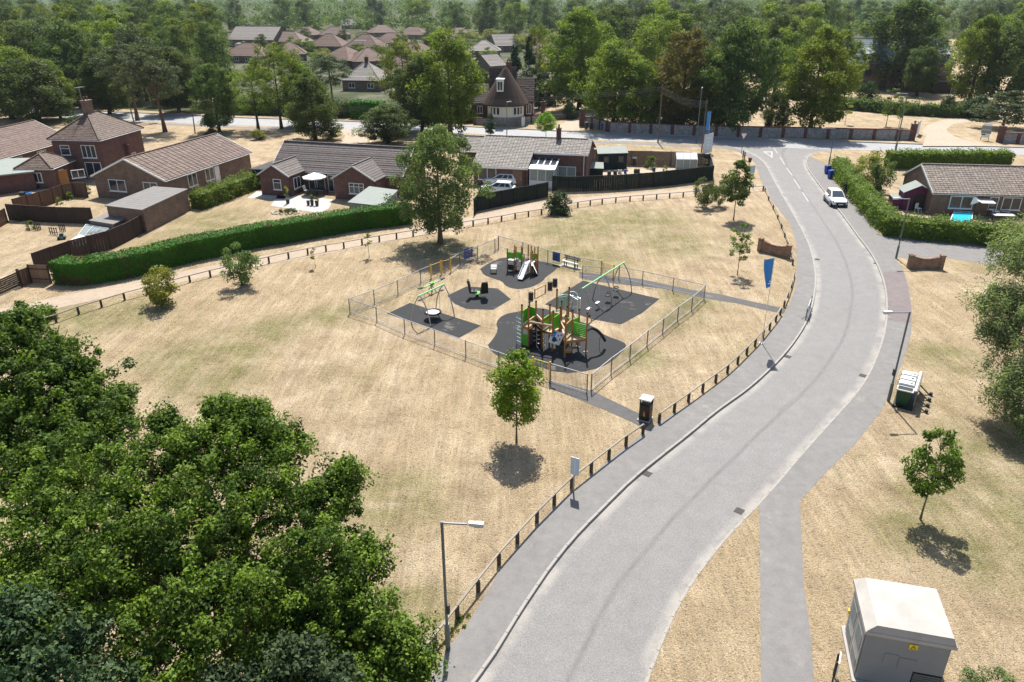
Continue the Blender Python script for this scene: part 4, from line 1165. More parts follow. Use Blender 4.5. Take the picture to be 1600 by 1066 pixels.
estate(583, 108, 52, 24, 'bungalow with a long slope turned away beside the flower garden', 9, 2.4, 5.4)
estate(565, 143, 56, -8, 'pale hipped bungalow with a central chimney above the clipped hedge', 9, 2.6, 5.6, tile='tile_pale', ch=True)
estate(608, 76, 50, -10, 'hipped bungalow right of the solar roof', 9, 2.4, 5.6)
estate(756, 90, 46, 0, 'low hipped bungalow left of the cottage conifers', 9, 2.4, 5.2, tile='tile_pale')
estate(792, 82, 34, 20, 'gabled bungalow just above the cottage conifers', 9, 2.6, 6.2, hip=False, tile='tile_pale')
estate(778, 116, 30, 40, 'pale roofed outhouse behind the thatched cottage', 7, 2.4, 4.6, hip=False, tile='tile_pale')
estate(856, 112, 34, -8, 'brick bungalow with pale verge boards right of the cottage conifers', 9, 2.6, 6, wall='brick_red', hip=False)
for x, y, w_ in ((640, 94, 46), (690, 72, 46), (722, 64, 42), (455, 96, 44), (412, 60, 46), (640, 62, 44), (612, 130, 40), (706, 98, 40), (822, 76, 38), (838, 94, 34), (866, 70, 36), (470, 62, 40), (520, 62, 40), (600, 58, 40)):
    estate(x, y, w_, rng.uniform(-25, 25), 'hipped bungalow roof tucked among the estate trees', 9.5, 2.4, 5.6)['group'] = 'packed roofs of the estate'
estate(670, 40, 60, 6, 'distant pale roofed house among the far trees', 10, 3, 7, tile='tile_pale')
estate(480, 28, 44, -8, 'distant white walled house at the top of the estate', 10, 3.5, 7.5, tile='tile_pale', wall='cream')
estate(1128, 22, 60, -6, 'distant red roofed house at the top behind the lime trees', 10, 3.5, 7.5, tile='tile_pale')
# slate roofed barn conversion behind the trees on the right
p = g(1345, 141); d = depth(p)
bn = thing('slate_roofed_house', 'large half hidden house with shiny blue grey slate roof among the right trees', 'house', p, R(-2))
gable_house(bn, 26, 12, 6.2, 12.0, 'brick_buff', 'slate', .7, 0, .3, x0=-4.5, verge='darkgrey')
for k, x in enumerate((-2.8, .2, 4.5, 8, 12, 18.3)): win(bn, (0, 0, 0), (1, 0, 0), x, 3.4, 1.6, 1.6, 2, frame='darkgrey'); win(bn, (0, 0, 0), (1, 0, 0), x, .5, 1.6, 1.9, 2, frame='darkgrey')
for x in (-.6, 17.5):
    MB().extr([(x, -.2, 7.0), (x, 3.2, 7.0), (x, 3.2, 9.4), (x, -.2, 8.6)], (2.6, 0, 0)).build('dormer', M['fence_dark'], bn)
    MB().hexa([(x-.25, -.6, 8.6), (x+2.85, -.6, 8.6), (x+2.85, 4.2, 9.8), (x-.25, 4.2, 9.8), (x-.25, -.6, 8.75), (x+2.85, -.6, 8.75), (x+2.85, 4.2, 9.95), (x-.25, 4.2, 9.95)]).build('dormer_roof', M['bright_steel'], bn)
    win(bn, (x, -.2, 0), (1, 0, 0), .7, 7.2, 1.2, 1.2, 1)
wgt = g(1490, 138)
gz = thing('garden_building', 'low dark timber outbuilding beside the slate roofed house', 'outbuilding', g(1478, 146), R(-3))
MB().bx(-3.6, 3.6, 0, 4, -.05, 2.6).build('wall', M['fence_dark'], gz); MB().bx(-3.9, 3.9, -.3, 4.3, 2.6, 2.75).build('roof', M['felt_dark'], gz)
win(gz, (-3.6, 0, 0), (1, 0, 0), 4.6, .1, 1.4, 2.1, 1, sill=False, name='glazed_door')
# ------------------------------------------------------------------ walls and fences
def flat(p): return Vector((p[0], p[1], 0))
def pier(root, p, w, h, mat='brick_dk', cap=True, name='pier'):
    o = MB().bx(p.x-w/2, p.x+w/2, p.y-w/2, p.y+w/2, -.05, h).build(name, M[mat], root, world=True)
    if cap: MB().bx(p.x-w/2-.07, p.x+w/2+.07, p.y-w/2-.07, p.y+w/2+.07, h, h+.12).lathe((p.x, p.y, h+.12), [(.12, 0), (.08, .1), (.2, .28), (.16, .42), (.02, .5)], 10).build('pier_cap', M['stone' if cap == 2 else mat], o, world=True)
    return o
def wall_run(name, label, pts, h, t, npier, mat='flint', capm='brick_dk', pw=.5):
    pts = [flat(p) for p in pts]
    q = resample(pts, npier)
    root = thing(name, label, 'wall', q[len(q)//2])
    for i, p in enumerate(q): pier(root, p, pw, h+.12, capm, cap=False)
    for a, b in zip(q, q[1:]):
        d = (b-a).normalized(); a2, b2 = a+d*(pw/2+.003), b-d*(pw/2+.003)
        zz = Vector((0, 0, 1))
        MB().beam(a2+zz*(h*.5-.03), b2+zz*(h*.5-.03), t, h).build('wall_panel', M[mat], root, world=True)
        MB().beam(a2+zz*(h+.05), b2+zz*(h+.05), t+.1, .14).build('coping', M[capm], root, world=True)
    return root
wr = wall_run('boundary_wall', 'long flint wall with dark brick piers along the far side of the main road', px((951, 206), (1040, 210), (1130, 213.5), (1270, 216), (1400, 219)), 1.65, .35, 14)
cw = wall_run('boundary_wall', 'curved flint wall sweeping in beside the three bins', px((908, 196), (930, 199), (948, 205)), 1.6, .35, 4)
pt = thing('gate_pier', 'tall brick gate pier at the drive beside the thatched cottage', 'gate pier', g(909, 197)); pier(pt, g(909, 197), .95, 3.0, 'brick_red', 2)
pt = thing('gate_pier', 'red brick gate pier with ball finial in front of the cottage lawn', 'gate pier', g(848, 181)); pier(pt, g(848, 181), .8, 2.6, 'brick_red', 1)
wl = wall_run('boundary_wall', 'low flint wall in front of the thatched cottage', px((742, 195), (792, 196.5), (822, 194), (846, 188)), 1.2, .35, 5)
wv = wall_run('boundary_wall', 'short flint wall ending at the right drive with two brick piers', px((1403, 218.5), (1422, 219.5)), 1.5, .35, 2)
for x, y, lb in ((1424, 219, 'finial topped brick pier left of the sweeping drive'), (1561, 223, 'finial topped brick pier right of the sweeping drive')):
    pt = thing('gate_pier', lb, 'gate pier', g(x, y)); pier(pt, g(x, y), .75, 2.5, 'brick_dk', 1)
wall_run('boundary_wall', 'flint wall running off the right edge beyond the drive', px((1563, 223), (1586, 224.5), (1640, 227)), 1.6, .35, 4)

def panel_fence(name, label, pts, h, mat, pl=1.83, boards=True, post='fence_dark', cat='fence', capw=.1):
    pts = [flat(p) for p in pts]
    n = max(1, round(sum((b-a).length for a, b in zip(pts, pts[1:]))/pl)); q = resample(pts, n+1)
    root = thing(name, label, cat, q[n//2]); zz = Vector((0, 0, 1))
    for p in q: MB().bx(p.x-.05, p.x+.05, p.y-.05, p.y+.05, -.05, h+.06).build('fence_post', M[post], root, world=True)
    for a, b in zip(q, q[1:]):
        d = (b-a).normalized(); L = (b-a).length; s = Vector((-d.y, d.x, 0)); hh = h*rng.uniform(.985, 1.015)
        m = MB(rng.random()); m.tint = rng.random(); k = max(3, int(L/.15))
        for i in range(k):
            m.tint = rng.random()
            x0, x1 = .055+(L-.11)*i/k, .055+(L-.11)*(i+.94)/k
            c = a+d*(x0+x1)/2+zz*(hh/2)+s*(.012 if i % 2 else 0)
            m.obox(c, d*(x1-x0)/2, s*.011, zz*hh/2)
        m.build('fence_panel', M[mat], root, world=True)
        r = MB()
        for z in (.25*h, .8*h): r.beam(a+d*.05+zz*z-s*.035, b-d*.05+zz*z-s*.035, .04, .07)
        r.beam(a+d*.05+zz*(hh+.02), b-d*.05+zz*(hh+.02), capw, .03); r.build('fence_rail', M[post], root, world=True)
    return root
z5 = Z(0, 150, 3.5525); z6 = Z(0, 340, 5.923); z8 = Z(900, 220, 6.957)
panel_fence('garden_fence', 'red brown panel fence between the two left gardens', [z5(490, 565), z5(400, 560), z5(290, 600), z5(90, 660)], 1.7, 'fence_brown')
panel_fence('garden_fence', 'dark grey panel fence across the dry left garden', [z5(55, 690), z5(300, 705), z5(520, 712)], 1.7, 'fence_dark')
panel_fence('garden_fence', 'reddish panel fence at the left border', [z5(-120, 800), z5(45, 705)], 1.5, 'fence_brown')
panel_fence('garden_fence', 'very dark brown fence stepping down from the brick garage to the conifer hedge', [z5(808, 755), z5(640, 845), z5(420, 905), z5(270, 960), z5(205, 985)], 1.75, 'fence_dark')
panel_fence('garden_fence', 'tan boarded fence end at the left tip of the conifer hedge', [z6(300, 605), z6(478, 612)], 1.55, 'fence_tan', pl=1.2)
panel_fence('garden_fence', 'short dark red fence panel beside the timber field gate', [z6(292, 608), z6(205, 640)], 1.35, 'fence_brown', pl=1.1)
def field_gate():
    a, b = flat(z6(200, 632)), flat(z6(-25, 735)); d = (b-a).normalized(); L = (b-a).length; zz = Vector((0, 0, 1))
    root = thing('timber_gate', 'dark weathered timber gate with diagonal brace at the left border', 'gate', a)
    for k in range(7): MB().beam(a+zz*(.2+k*.16), b+zz*(.2+k*.16), .03, .13).build('gate_board', M['fence_dark'], root, world=True)
    MB().beam(a+zz*.2, b+zz*1.15, .09, .08).build('gate_brace', M['fence_grey'], root, world=True)
    for p in (a, b): MB().beam(p+zz*-.05, p+zz*1.45, .16).build('gate_post', M['fence_dark'], root, world=True)
    MB().beam(a+zz*.1+Vector((0, -.1, 0)), b+zz*.1+Vector((0, -.1, 0)), .08, .08).build('sill_rail', M['rail'], root, world=True)
field_gate()
# dark green-black fences right of the big tree
panel_fence('garden_fence', 'near black close boarded fence below the white cars', [Z(700, 0, 3.5525)(145, 1195), g(742, 331), g(800, 319), g(856, 308)], 1.75, 'fence_black', post='fence_black')
panel_fence('garden_fence', 'long near black close boarded fence round the shed garden', [g(863, 299), g(890, 300.5), g(960, 297.5), g(1030, 292), g(1113, 282)], 1.85, 'fence_black', post='fence_black')
panel_fence('garden_fence', 'brown boarded fence behind the black shed', [z8(170, 250), z8(600, 268), z8(900, 272), z8(1240, 285)], 2.0, 'fence_brown', pl=2.9, post='fence_grey')
panel_fence('garden_fence', 'dark end fence beside the greenhouse', [z8(1240, 290), z8(1440, 300)], 1.95, 'fence_black', post='fence_black')
panel_fence('garden_fence', 'short tan end fence beside the road signs', [g(1113, 281), g(1110, 266), g(1106, 258)], 1.7, 'fence_grey', pl=1.5, post='fence_grey')
panel_fence('picket_fence', 'pale picket fence along the cottage drive', px((852, 190), (880, 187), (905, 183)), 1.0, 'fence_grey', pl=2.2, post='fence_grey')

# knee rails: one timber rail on short posts
def knee_rail(label, pts, h=.55, pw=.13):
    pts = [flat(p) for p in pts]; root = thing('knee_rail_fence', label, 'fence', pts[len(pts)//2]); zz = Vector((0, 0, 1))
    for i, p in enumerate(pts):
        e = pts[min(i+1, len(pts)-1)]-pts[max(i-1, 0)]; an = math.atan2(e.y, e.x); hx = Vector((math.cos(an), math.sin(an), 0))*pw/2; hy = Vector((-hx.y, hx.x, 0)); hh = h*rng.uniform(.94, 1.0)
        l = Vector((rng.uniform(-.02, .02), rng.uniform(-.02, .02), 0))
        MB().obox(p+zz*(hh/2-.03)+l, hx, hy, zz*(hh/2+.03)).build('fence_post', M['postwood'], root, world=True)
    for a, b in zip(pts, pts[1:]):
        j = Vector((0, 0, rng.uniform(-.012, .012)))
        s = (b-a).normalized()*.008
        MB().beam(a+zz*(h+.035)+j+s, b+zz*(h+.035)-s, .085, .06).build('fence_rail', M['rail'], root, world=True)
knee_rail('low timber knee rail along the dirt track', px((20, 521), (52, 514), (87.8, 504), (124, 491), (159.5, 480), (195, 469), (230, 459.5), (264, 450), (297, 441), (329, 433), (360, 425.5), (391, 418), (421, 411), (451, 404), (481, 398), (510, 392.5), (537.6, 388), (566, 382.5), (593, 377.5), (620, 373), (646, 369), (671, 364.5), (694, 360.5), (717, 357), (739.5, 353), (762.6, 349.5), (783.5, 345.7), (805, 341.6), (825.5, 338.5), (846.4, 335), (866, 331), (885, 327.5), (903, 324), (922, 321), (941, 318.5), (962, 316.5), (984, 314.5), (1004.6, 312.8), (1026, 311), (1046, 309.5), (1067, 308), (1087, 306.5), (1107, 305), (1128, 303), (1149, 301.3), (1170, 299.8), (1192, 298.2)))
knee_rail('low timber knee rail along the pavement above the brick sign wall', px((1195, 299), (1201, 313), (1208, 327), (1215, 342), (1221, 357), (1226, 371), (1231, 386), (1235, 400), (1238, 414)), .5)
knee_rail('short curving knee rail beside the blue feather flag', px((1240, 433), (1236, 449), (1231, 464), (1224.5, 480)), .5)
knee_rail('low timber knee rail between the blue flag and the black litter bin', px((1219, 492), (1212, 502.5), (1202, 515), (1191.6, 528), (1179.5, 541), (1166.5, 554), (1152, 568.5), (1136, 583), (1117.6, 597), (1097, 612), (1076, 627.5), (1053, 643.5), (1030, 660)))
knee_rail('low timber knee rail between the black litter bin and the near lamp post', px((1004.6, 678), (977.5, 696.5), (951, 717), (924, 738), (893, 762), (866, 789), (839, 816), (809, 849), (779.6, 882), (747, 924), (714.5, 966), (680, 1012), (640, 1062), (610, 1100)), .58)

# ------------------------------------------------------------------ playground fence
def play_fence(name, label, posts, h=1.15, parent=None, bars=True, sp=.11, mat='steel'):
    posts = [flat(p) for p in posts]; zz = Vector((0, 0, 1))
    root = thing(name, label, 'fence', posts[len(posts)//2])
    for p in posts: MB().tube([p-zz*.05, p+zz*(h+.04)], .036, 8).build('fence_post', M['dull_steel'], root, world=True)
    br = MB()
    for a, b in zip(posts, posts[1:]):
        for z in (h, .12): MB().tube([a+zz*z, b+zz*z], .026, 6).build('fence_rail', M[mat], root, world=True)
        n = int((b-a).length/sp)
        for i in range(1, n):
            p = a.lerp(b, i/n); br.tube([p+zz*.12, p+zz*h], .0095 if sp < .1 else .006, 4, cap=False)
    br.build('bars', M['dull_steel' if sp < .1 else mat], root, world=True, kind='stuff')
    return root
A1 = [z1(90, 690), z1(295, 617), z1(490, 532), z1(680, 438), z1(765, 402)]
play_fence('playground_fence', 'galvanised bar fence behind the nest swing', A1)
play_fence('playground_fence', 'galvanised bar fence at the back left corner with the blue butterfly board', [z1(930, 345), z1(1005, 292), z1(1152, 237), z1(1297, 172), z1(1325, 152)])
zn = Z(740, 360, 4.1)
play_fence('playground_fence', 'galvanised bar fence behind the small slide and bench', [zn(160, 112), zn(315, 155), zn(475, 207), zn(645, 250), zn(815, 282)])
play_fence('playground_fence', 'galvanised bar fence along the far path behind the swings', [zn(930, 318), zn(1080, 347), zn(1275, 392), zn(1475, 440)])
play_fence('playground_fence', 'galvanised bar fence facing the road on the right', [zn(1475, 442), zn(1395, 517), zn(1305, 582), zn(1210, 662), zn(1110, 742), zn(1000, 832), zn(880, 922), zn(752, 1030)])
play_fence('playground_fence', 'taller bar fence between the yellow gate and the front corner', [zn(492, 975), zn(725, 1048)], 1.3, sp=.09)
play_fence('playground_fence', 'galvanised bar fence along the front of the nest swing', [z1(90, 692), z1(315, 762), z1(548, 866), z1(797, 957), z1(1055, 1052), z1(1328, 1150), z1(1560, 1236)])
def bar_gate(label, a, b, h=1.15, mat='yellow', panel='darkgrey'):
    a, b = flat(a), flat(b); zz = Vector((0, 0, 1)); root = thing('playground_gate', label, 'gate', a)
    for p in (a, b): MB().tube([p-zz*.05, p+zz*(h+.12)], .05, 8).build('gate_post', M[mat], root, world=True)
    d = (b-a).normalized(); a, b = a+d*.12, b-d*.12
    f = MB().tube([a+zz*.15, a+zz*h, b+zz*h, b+zz*.15, a+zz*.15], .028, 6); f.build('gate_frame', M[mat], root, world=True)
    n = int((b-a).length/.11); br = MB()
    for i in range(1, n):
        p = a.lerp(b, i/n); br.tube([p+zz*.15, p+zz*h], .012, 4, cap=False)
    br.build('bars', M[panel], root, world=True, kind='stuff')
    return root
bar_gate('yellow framed playground gate by the front path', zn(378, 940), zn(487, 974), 1.3)
bar_gate('left leaf of the yellow double gate behind the nest swing', z1(765, 402), z1(850, 367))
bar_gate('right leaf of the yellow double gate behind the nest swing', z1(852, 366), z1(930, 347))
bar_gate('dark yellow gate at the far path beside the bench', zn(817, 283), zn(895, 310))
play_fence('playground_fence', 'short inner guard fence between the bench and the swings', [zn(697, 300), zn(930, 318)], 1.0)
def board(name, label, a, b, h0, h1, mat, cat='sign', face=None, posts=False, nrm=(0, -1, 0), t=.03):
    a, b = flat(a), flat(b); zz = Vector((0, 0, 1)); d = (b-a).normalized(); s = Vector((d.y, -d.x, 0))
    root = thing(name, label, cat, (a+b)/2)
    MB().obox((a+b)/2+zz*(h0+h1)/2, (b-a)/2, s*t/2, zz*(h1-h0)/2).build('board', M[mat], root, world=True)
    if face: face(root, (a+b)/2+zz*(h0+h1)/2+s*(t/2+.004), d, zz, s)
    if posts:
        for p in (a+d*.06, b-d*.06): MB().beam(p-zz*.05-s*(t/2+.04), p+zz*h1-s*(t/2+.04), .07).build('sign_post', M['steel' if posts == 1 else 'fence_grey'], root, world=True)
    return root
def motif(root, c, d, zz, s):
    for dx, dz, m, r in ((-.14, .1, 'red', .11), (.14, .1, 'orange', .11), (-.1, -.12, 'orange', .09), (.1, -.12, 'red', .09), (0, 0, 'black', .05)):
        pts = [c+d*(dx+r*math.cos(a))+zz*(dz+r*math.sin(a)) for a in [k*math.pi/6 for k in range(12)]]
        MB().extr(pts, s*.006).build('motif', M[m], root, world=True)
board('play_panel', 'blue play board with a red butterfly shape on the back left fence', z1(1042, 262), z1(1112, 240), .25, 1.15, 'blue_sign', 'play panel', motif)
def ring(root, c, d, zz, s):
    pts = [c+d*(.12*math.cos(k*math.pi/6))+zz*(.14*math.sin(k*math.pi/6)) for k in range(12)]
    MB().extr(pts, s*.006).build('motif', M['darkgrey'], root, world=True)
board('play_panel', 'blue play board with white top rail left of the bench', zn(505, 212), zn(552, 224), .3, 1.15, 'blue_sign', 'play panel', ring)
board('notice', 'small white notice on the fence right of the yellow gate', zn(494, 978), zn(522, 986), .95, 1.2, 'offwhite', 'sign')

# ------------------------------------------------------------------ playground equipment
def arch_swing(label, T0, T1, legs, zt, name='swing_stand', mat='green_pale'):
    """top beam on curved steel A-legs"""
    root = thing(name, label, 'swing frame', flat((T0+T1)/2)); zz = Vector((0, 0, 1))
    T0, T1 = flat(T0)+zz*zt, flat(T1)+zz*zt
    MB().tube([T0, T1], .055, 10).build('top_beam', M[mat], root, world=True)
    for t, f in legs:
        f = flat(f); tp = T0.lerp(T1, t); o = f-flat(tp); on = o.normalized()
        pts = [tp, tp+o*.28-zz*zt*.13, tp+o*.58-zz*zt*.35, tp+o*.83-zz*zt*.63, f]
        pts = smooth(pts, 2)
        MB().tube(pts, .042, 8).build('leg', M['steel'], root, world=True)
    return root, T0, T1
nl = [z1(765, 805), z1(602, 770), z1(960, 720), z1(805, 655)]
NT0, NT1 = g(530+660/5.33, 360+548/5.33, 2.3), g(530+877/5.33, 360+447/5.33, 2.3)
nroot, a_, b_ = arch_swing('curved steel swing frame with pale green beam over the nest swing', NT0, NT1, ((.04, nl[0]), (.04, nl[1]), (.96, nl[2]), (.96, nl[3])), 2.3)
ns = flat(g(530+780/5.33, 360+680/5.33, .55)); zz = Vector((0, 0, 1))
nest = thing('nest_swing', 'round white netted basket swing with black rim', 'swing', ns)
ringp = [ns+Vector((.58*math.cos(k*math.pi/12), .58*math.sin(k*math.pi/12), .55)) for k in range(25)]
MB().tube(ringp, .075, 8, cap=False).build('rim', M['black'], nest, world=True)
MB().lathe((ns.x, ns.y, .42), [(.02, 0), (.3, .03), (.56, .12)], 24).build('net', M['offwhite'], nest, world=True)
for tt, ks in ((.22, (10, 14)), (.78, (2, 22))):
    tp = a_.lerp(b_, tt)
    for k in ks: MB().tube([tp, ringp[k]], .008, 4).build('chain', M['steel'], nest, world=True)
zS = zn
T0, T1 = g(740+695/4.1, 360+374/4.1, 2.45), g(740+966/4.1, 360+204/4.1, 2.45)
sl = [zS(757, 575), zS(622, 512), zS(887, 482), zS(762, 442), zS(1013, 398), zS(893, 350)]
sroot, a_, b_ = arch_swing('long curved steel swing frame with pale green beam for four seats', T0, T1, ((.03, sl[0]), (.03, sl[1]), (.5, sl[2]), (.5, sl[3]), (.97, sl[4]), (.97, sl[5])), 2.45)
for tt, kind, lb in ((.17, 0, 'flat white swing seat nearest the climbing tower'), (.37, 0, 'flat white swing seat next to the middle legs'), (.62, 1, 'cradle swing seat next to the middle legs'), (.82, 1, 'cradle swing seat at the far end of the frame')):
    c = flat(a_.lerp(b_, tt)); d = (b_-a_); d.z = 0; d.normalize(); s = Vector((-d.y, d.x, 0))
    root = thing('hanging_swing', lb, 'swing', c, 0, 'seats on the four seat swing')
    zs = .5
    if kind == 0:
        MB().obox(c+zz*zs, d*.24, s*.1, zz*.025).build('seat', M['white'], root, world=True)
        MB().obox(c+zz*(zs-.035), d*.25, s*.11, zz*.012).build('base', M['black'], root, world=True)
    else:
        MB().obox(c+zz*zs, d*.2, s*.18, zz*.03).build('seat', M['black'], root, world=True)
        MB().tube([c+zz*(zs+.24)+d*.2*math.cos(k*math.pi/8)+s*.2*math.sin(k*math.pi/8) for k in range(17)], .035, 6, cap=False).build('guard_ring', M['black'], root, world=True)
        for ka in range(4):
            an = ka*math.pi/2+.78; MB().tube([c+zz*zs+d*.18*math.cos(an)+s*.16*math.sin(an), c+zz*(zs+.24)+d*.2*math.cos(an)+s*.2*math.sin(an)], .025, 5).build('strap', M['offwhite'], root, world=True)
    for k in (-1, 1):
        top = c+zz*2.43+d*k*.26; b = c+zz*(zs+.02+(.24 if kind else 0))+d*k*.22
        MB().tube([top, b], .008, 4).build('chain', M['bright_steel'], root, world=True)
# see-saw bar behind the nest swing
ze = Z(640, 410, 8.883)
sa, sb = g(640+150/8.883, 410+370/8.883, .75), g(640+455/8.883, 410+238/8.883, .75)
ss = thing('seesaw', 'pale green see-saw with black end seats behind the nest swing', 'see-saw', flat((sa+sb)/2))
MB().tube([sa, sb], .06, 8).build('beam', M['green_pale'], ss, world=True)
d_ = (sb-sa).normalized(); s_ = Vector((-d_.y, d_.x, 0))
for p, k in ((sa, 1), (sb, -1)):
    MB().obox(p+zz*.07, d_*.2, s_*.12, zz*.04).build('seat', M['black'], ss, world=True)
    hb = p+d_*k*.42
    MB().tube([hb, hb+zz*.3, hb+zz*.3+s_*.18], .02, 6).tube([hb+zz*.3, hb+zz*.3-s_*.18], .02, 6).build('handlebar', M['steel'], ss, world=True)
m_ = flat((sa+sb)/2)
MB().obox(m_+zz*.76, d_*.16, s_*.12, zz*.1).build('pivot', M['green'], ss, world=True)
for k in (-1, 1): MB().tube([m_+zz*.72, m_+d_*k*.3+s_*k*.22], .04, 6).tube([m_+zz*.72, m_+d_*k*.3-s_*k*.22], .04, 6).build('leg', M['steel'], ss, world=True)
# rocker with two black seat backs on the hexagon
zr_ = Z(700, 430, 16)
c0 = flat(zr_(730, 560))
rk = thing('rocker', 'green rocker with two tall black seats facing each other', 'rocker', c0)
MB().lathe((c0.x, c0.y, 0), [(.2, .0), (.2, .06), (.1, .1), (.1, .3), (.16, .36)], 14).build('spring_base', M['darkgrey'], rk, world=True)
r1 = g(700+655/16, 430+440/16, .4); r2 = g(700+890/16, 430+440/16, .4); e_ = flat(r2-r1).normalized(); f_ = Vector((-e_.y, e_.x, 0))
MB().beam(flat(r1)+zz*.4-e_*.25, flat(r2)+zz*.4+e_*.1, .26, .09).build('beam', M['green'], rk, world=True)
MB().lathe((c0.x, c0.y, .36), [(.34, 0), (.38, .05), (.3, .1)], 16).build('hub_plate', M['green'], rk, world=True)
for p, k in ((flat(r1), -1), (flat(r2), 1)):
    p = p+zz*.45
    if k == 1: e_, f_ = Vector((.25, -.97, 0)), Vector((.97, .25, 0))
    MB().obox(p+zz*.05, e_*.24, f_*.25, zz*.06).build('seat', M['black'], rk, world=True)
    bk = p+e_*k*.2
    MB().extr([bk-f_*.3, bk+f_*.3, bk+f_*.27+zz*.66+e_*k*.12, bk+f_*.22+zz*1.0+e_*k*.2, bk-f_*.22+zz*1.0+e_*k*.2, bk-f_*.27+zz*.66+e_*k*.12], e_*k*.16).build('backrest', M['black'], rk, world=True)
    MB().tube([p-f_*.22+zz*.05, p-f_*.3+zz*.32, p+f_*.3+zz*.32, p+f_*.22+zz*.05], .03, 6).build('handle_bar', M['black'], rk, world=True)
    MB().obox(p-e_*k*.34-zz*.03, e_*.06, f_*.22, zz*.02).build('footrest', M['offwhite'], rk, world=True)

# small slide unit
def small_unit():
    zt_ = Z(780, 370, 13.325)
    def gp(x, y, z=0): return g(780+x/13.325, 370+y/13.325, z)
    c = gp(420, 720)
    root = thing('toddler_play_unit', 'small play unit with green panels, steps and short steel slide', 'play unit', flat(c))
    def post(p, h, mat='timber', r=.055): MB().tube([flat(p)-zz*.05, flat(p)+zz*h], r, 8).build('post', M[mat], root, world=True)
    def panel(a, b, z0, z1, mat='green', t=.03):
        a, b = flat(a), flat(b); d = (b-a)/2; s = Vector((-d.y, d.x, 0)).normalized()
        MB().obox((a+b)/2+zz*(z0+z1)/2, d, s*t/2, zz*(z1-z0)/2).build('side_panel', M[mat], root, world=True)
    e = Vector((.82, -.57, 0)); f = Vector((.57, .82, 0))
    P = [gp(170, 715), gp(312, 730), gp(350, 690), gp(470, 700), gp(650, 775)]
    a, b = gp(170, 715), gp(312, 735); fo = f*1.1
    for p, h in ((a, 2.05), (b, 2.05), (a+fo, 2.05), (b+fo, 2.05)): post(p, h)
    panel(a+f*.03, b+f*.03, 1.15, 1.72); panel(a+fo, b+fo, 1.0, 1.5); panel(a, b, .15, .62, 'black')
    MB().hexa([tuple(flat(q)+zz*z) for z in (.95, 1.02) for q in (a, b, b+fo, a+fo)]).build('deck', M['offwhite'], root, world=True)
    c2, d2 = gp(350, 690), gp(470, 705)
    for p, h in ((c2, 2.1), (d2, 2.1), (d2+fo*.9, 2.1)): post(p, h)
    panel(c2, d2, 1.05, 1.6); MB().obox((flat(c2)+flat(d2))/2+zz*.8+f*.1, (flat(d2)-flat(c2))/2, f*.12, zz*.03).build('step', M['offwhite'], root, world=True)
    MB().obox((flat(c2)+flat(d2))/2+zz*.45-f*.1, (flat(d2)-flat(c2))/2, f*.12, zz*.03).build('step', M['offwhite'], root, world=True)
    s0, s1 = gp(515, 765), gp(655, 780)
    for p, h in ((s0, 1.75), (s1, 2.0), (flat(s0)+fo, 2.2), (flat(s1)+fo, 2.2)): post(p, h)
    MB().hexa([tuple(flat(q)+zz*z) for z in (.88, .95) for q in (s0, s1, flat(s1)+fo, flat(s0)+fo)]).build('deck', M['offwhite'], root, world=True)
    MB().tube([flat(s0)+zz*1.5, flat(s1)+zz*1.5], .03, 6).build('safety_bar', M['offwhite'], root, world=True)
    panel(flat(d2), flat(s0), .95, 1.45, 'green2')
    # slide: steel bed with raised sides
    t0 = (flat(s0)+flat(s1))/2+zz*.98; t1 = flat(gp(430, 925)); dv = flat(t1-t0); sd = Vector((-dv.y, dv.x, 0)).normalized()*.2
    prof = [t0, t0+dv*.14, t0+dv*.78-zz*.7, t0+dv*.9-zz*.79, flat(t1)+zz*.18]
    m = MB()
    for p, q in zip(prof, prof[1:]): m.quad(p-sd, p+sd, q+sd, q-sd); m.quad(p-sd-zz*.04, q-sd-zz*.04, q+sd-zz*.04, p+sd-zz*.04)
    m.build('slide_bed', M['bright_steel'], root, world=True)
    for k in (-1, 1):
        m = MB()
        for p, q in zip(prof, prof[1:]): m.beam(p+sd*k*1.06+zz*.05, q+sd*k*1.06+zz*.05, .04, .2)
        m.build('slide_side', M['offwhite'], root, world=True)
    MB().beam(flat(t1)-dv*.08-zz*.05, flat(t1)-dv*.08+zz*.14, .3, .06).build('slide_foot', M['black'], root, world=True)
    # steps on the right
    st0, st1 = gp(690, 585, .92), flat(gp(785, 800))
    for k in range(6):
        p = st0.lerp(st1, k/5.6); w_ = flat(st1-st0); w_ = Vector((-w_.y, w_.x, 0)).normalized()*.3
        MB().obox(p, w_, flat(st1-st0).normalized()*.09, zz*.02).build('tread', M['offwhite'], root, world=True)
    for k in (-1, 1): MB().beam(st0+w_*k-zz*.05, st1+w_*k+zz*.03, .04, .16).build('stringer', M['black'], root, world=True)
    r0, r1 = gp(680, 640, .5), gp(790, 640, .5)
    panel(gp(690, 700), gp(775, 690), .95, 1.5, 'green'); post(gp(690, 700), 1.8); post(gp(775, 695), 1.5); post(gp(735, 660), 2.0)
    MB().tube([flat(gp(760, 735))+zz*z for z in (.3, 1.15)], .07, 8).build('curved_rail', M['timber'], root, world=True)
    return root
small_unit()
# springer panel left of it
p = g(740+303/9.69, 370+555/9.69); sp2 = thing('stepping_bench', 'small white slatted rocker at the left of the small slide surface', 'springer', flat(p))
for k in range(3): MB().obox(flat(p)+f_*0+Vector((.02, .2*k-.05, .42+.09*k)), (.26, 0, 0), (0, .07, 0), (0, 0, .025)).build('slat', M['white'], sp2, world=True)
for k in (-1, 1): MB().obox(flat(p)+Vector((k*.24, .12, .24)), (.02, 0, 0), (0, .22, 0), (0, 0, .24)).build('side', M['black'], sp2, world=True)
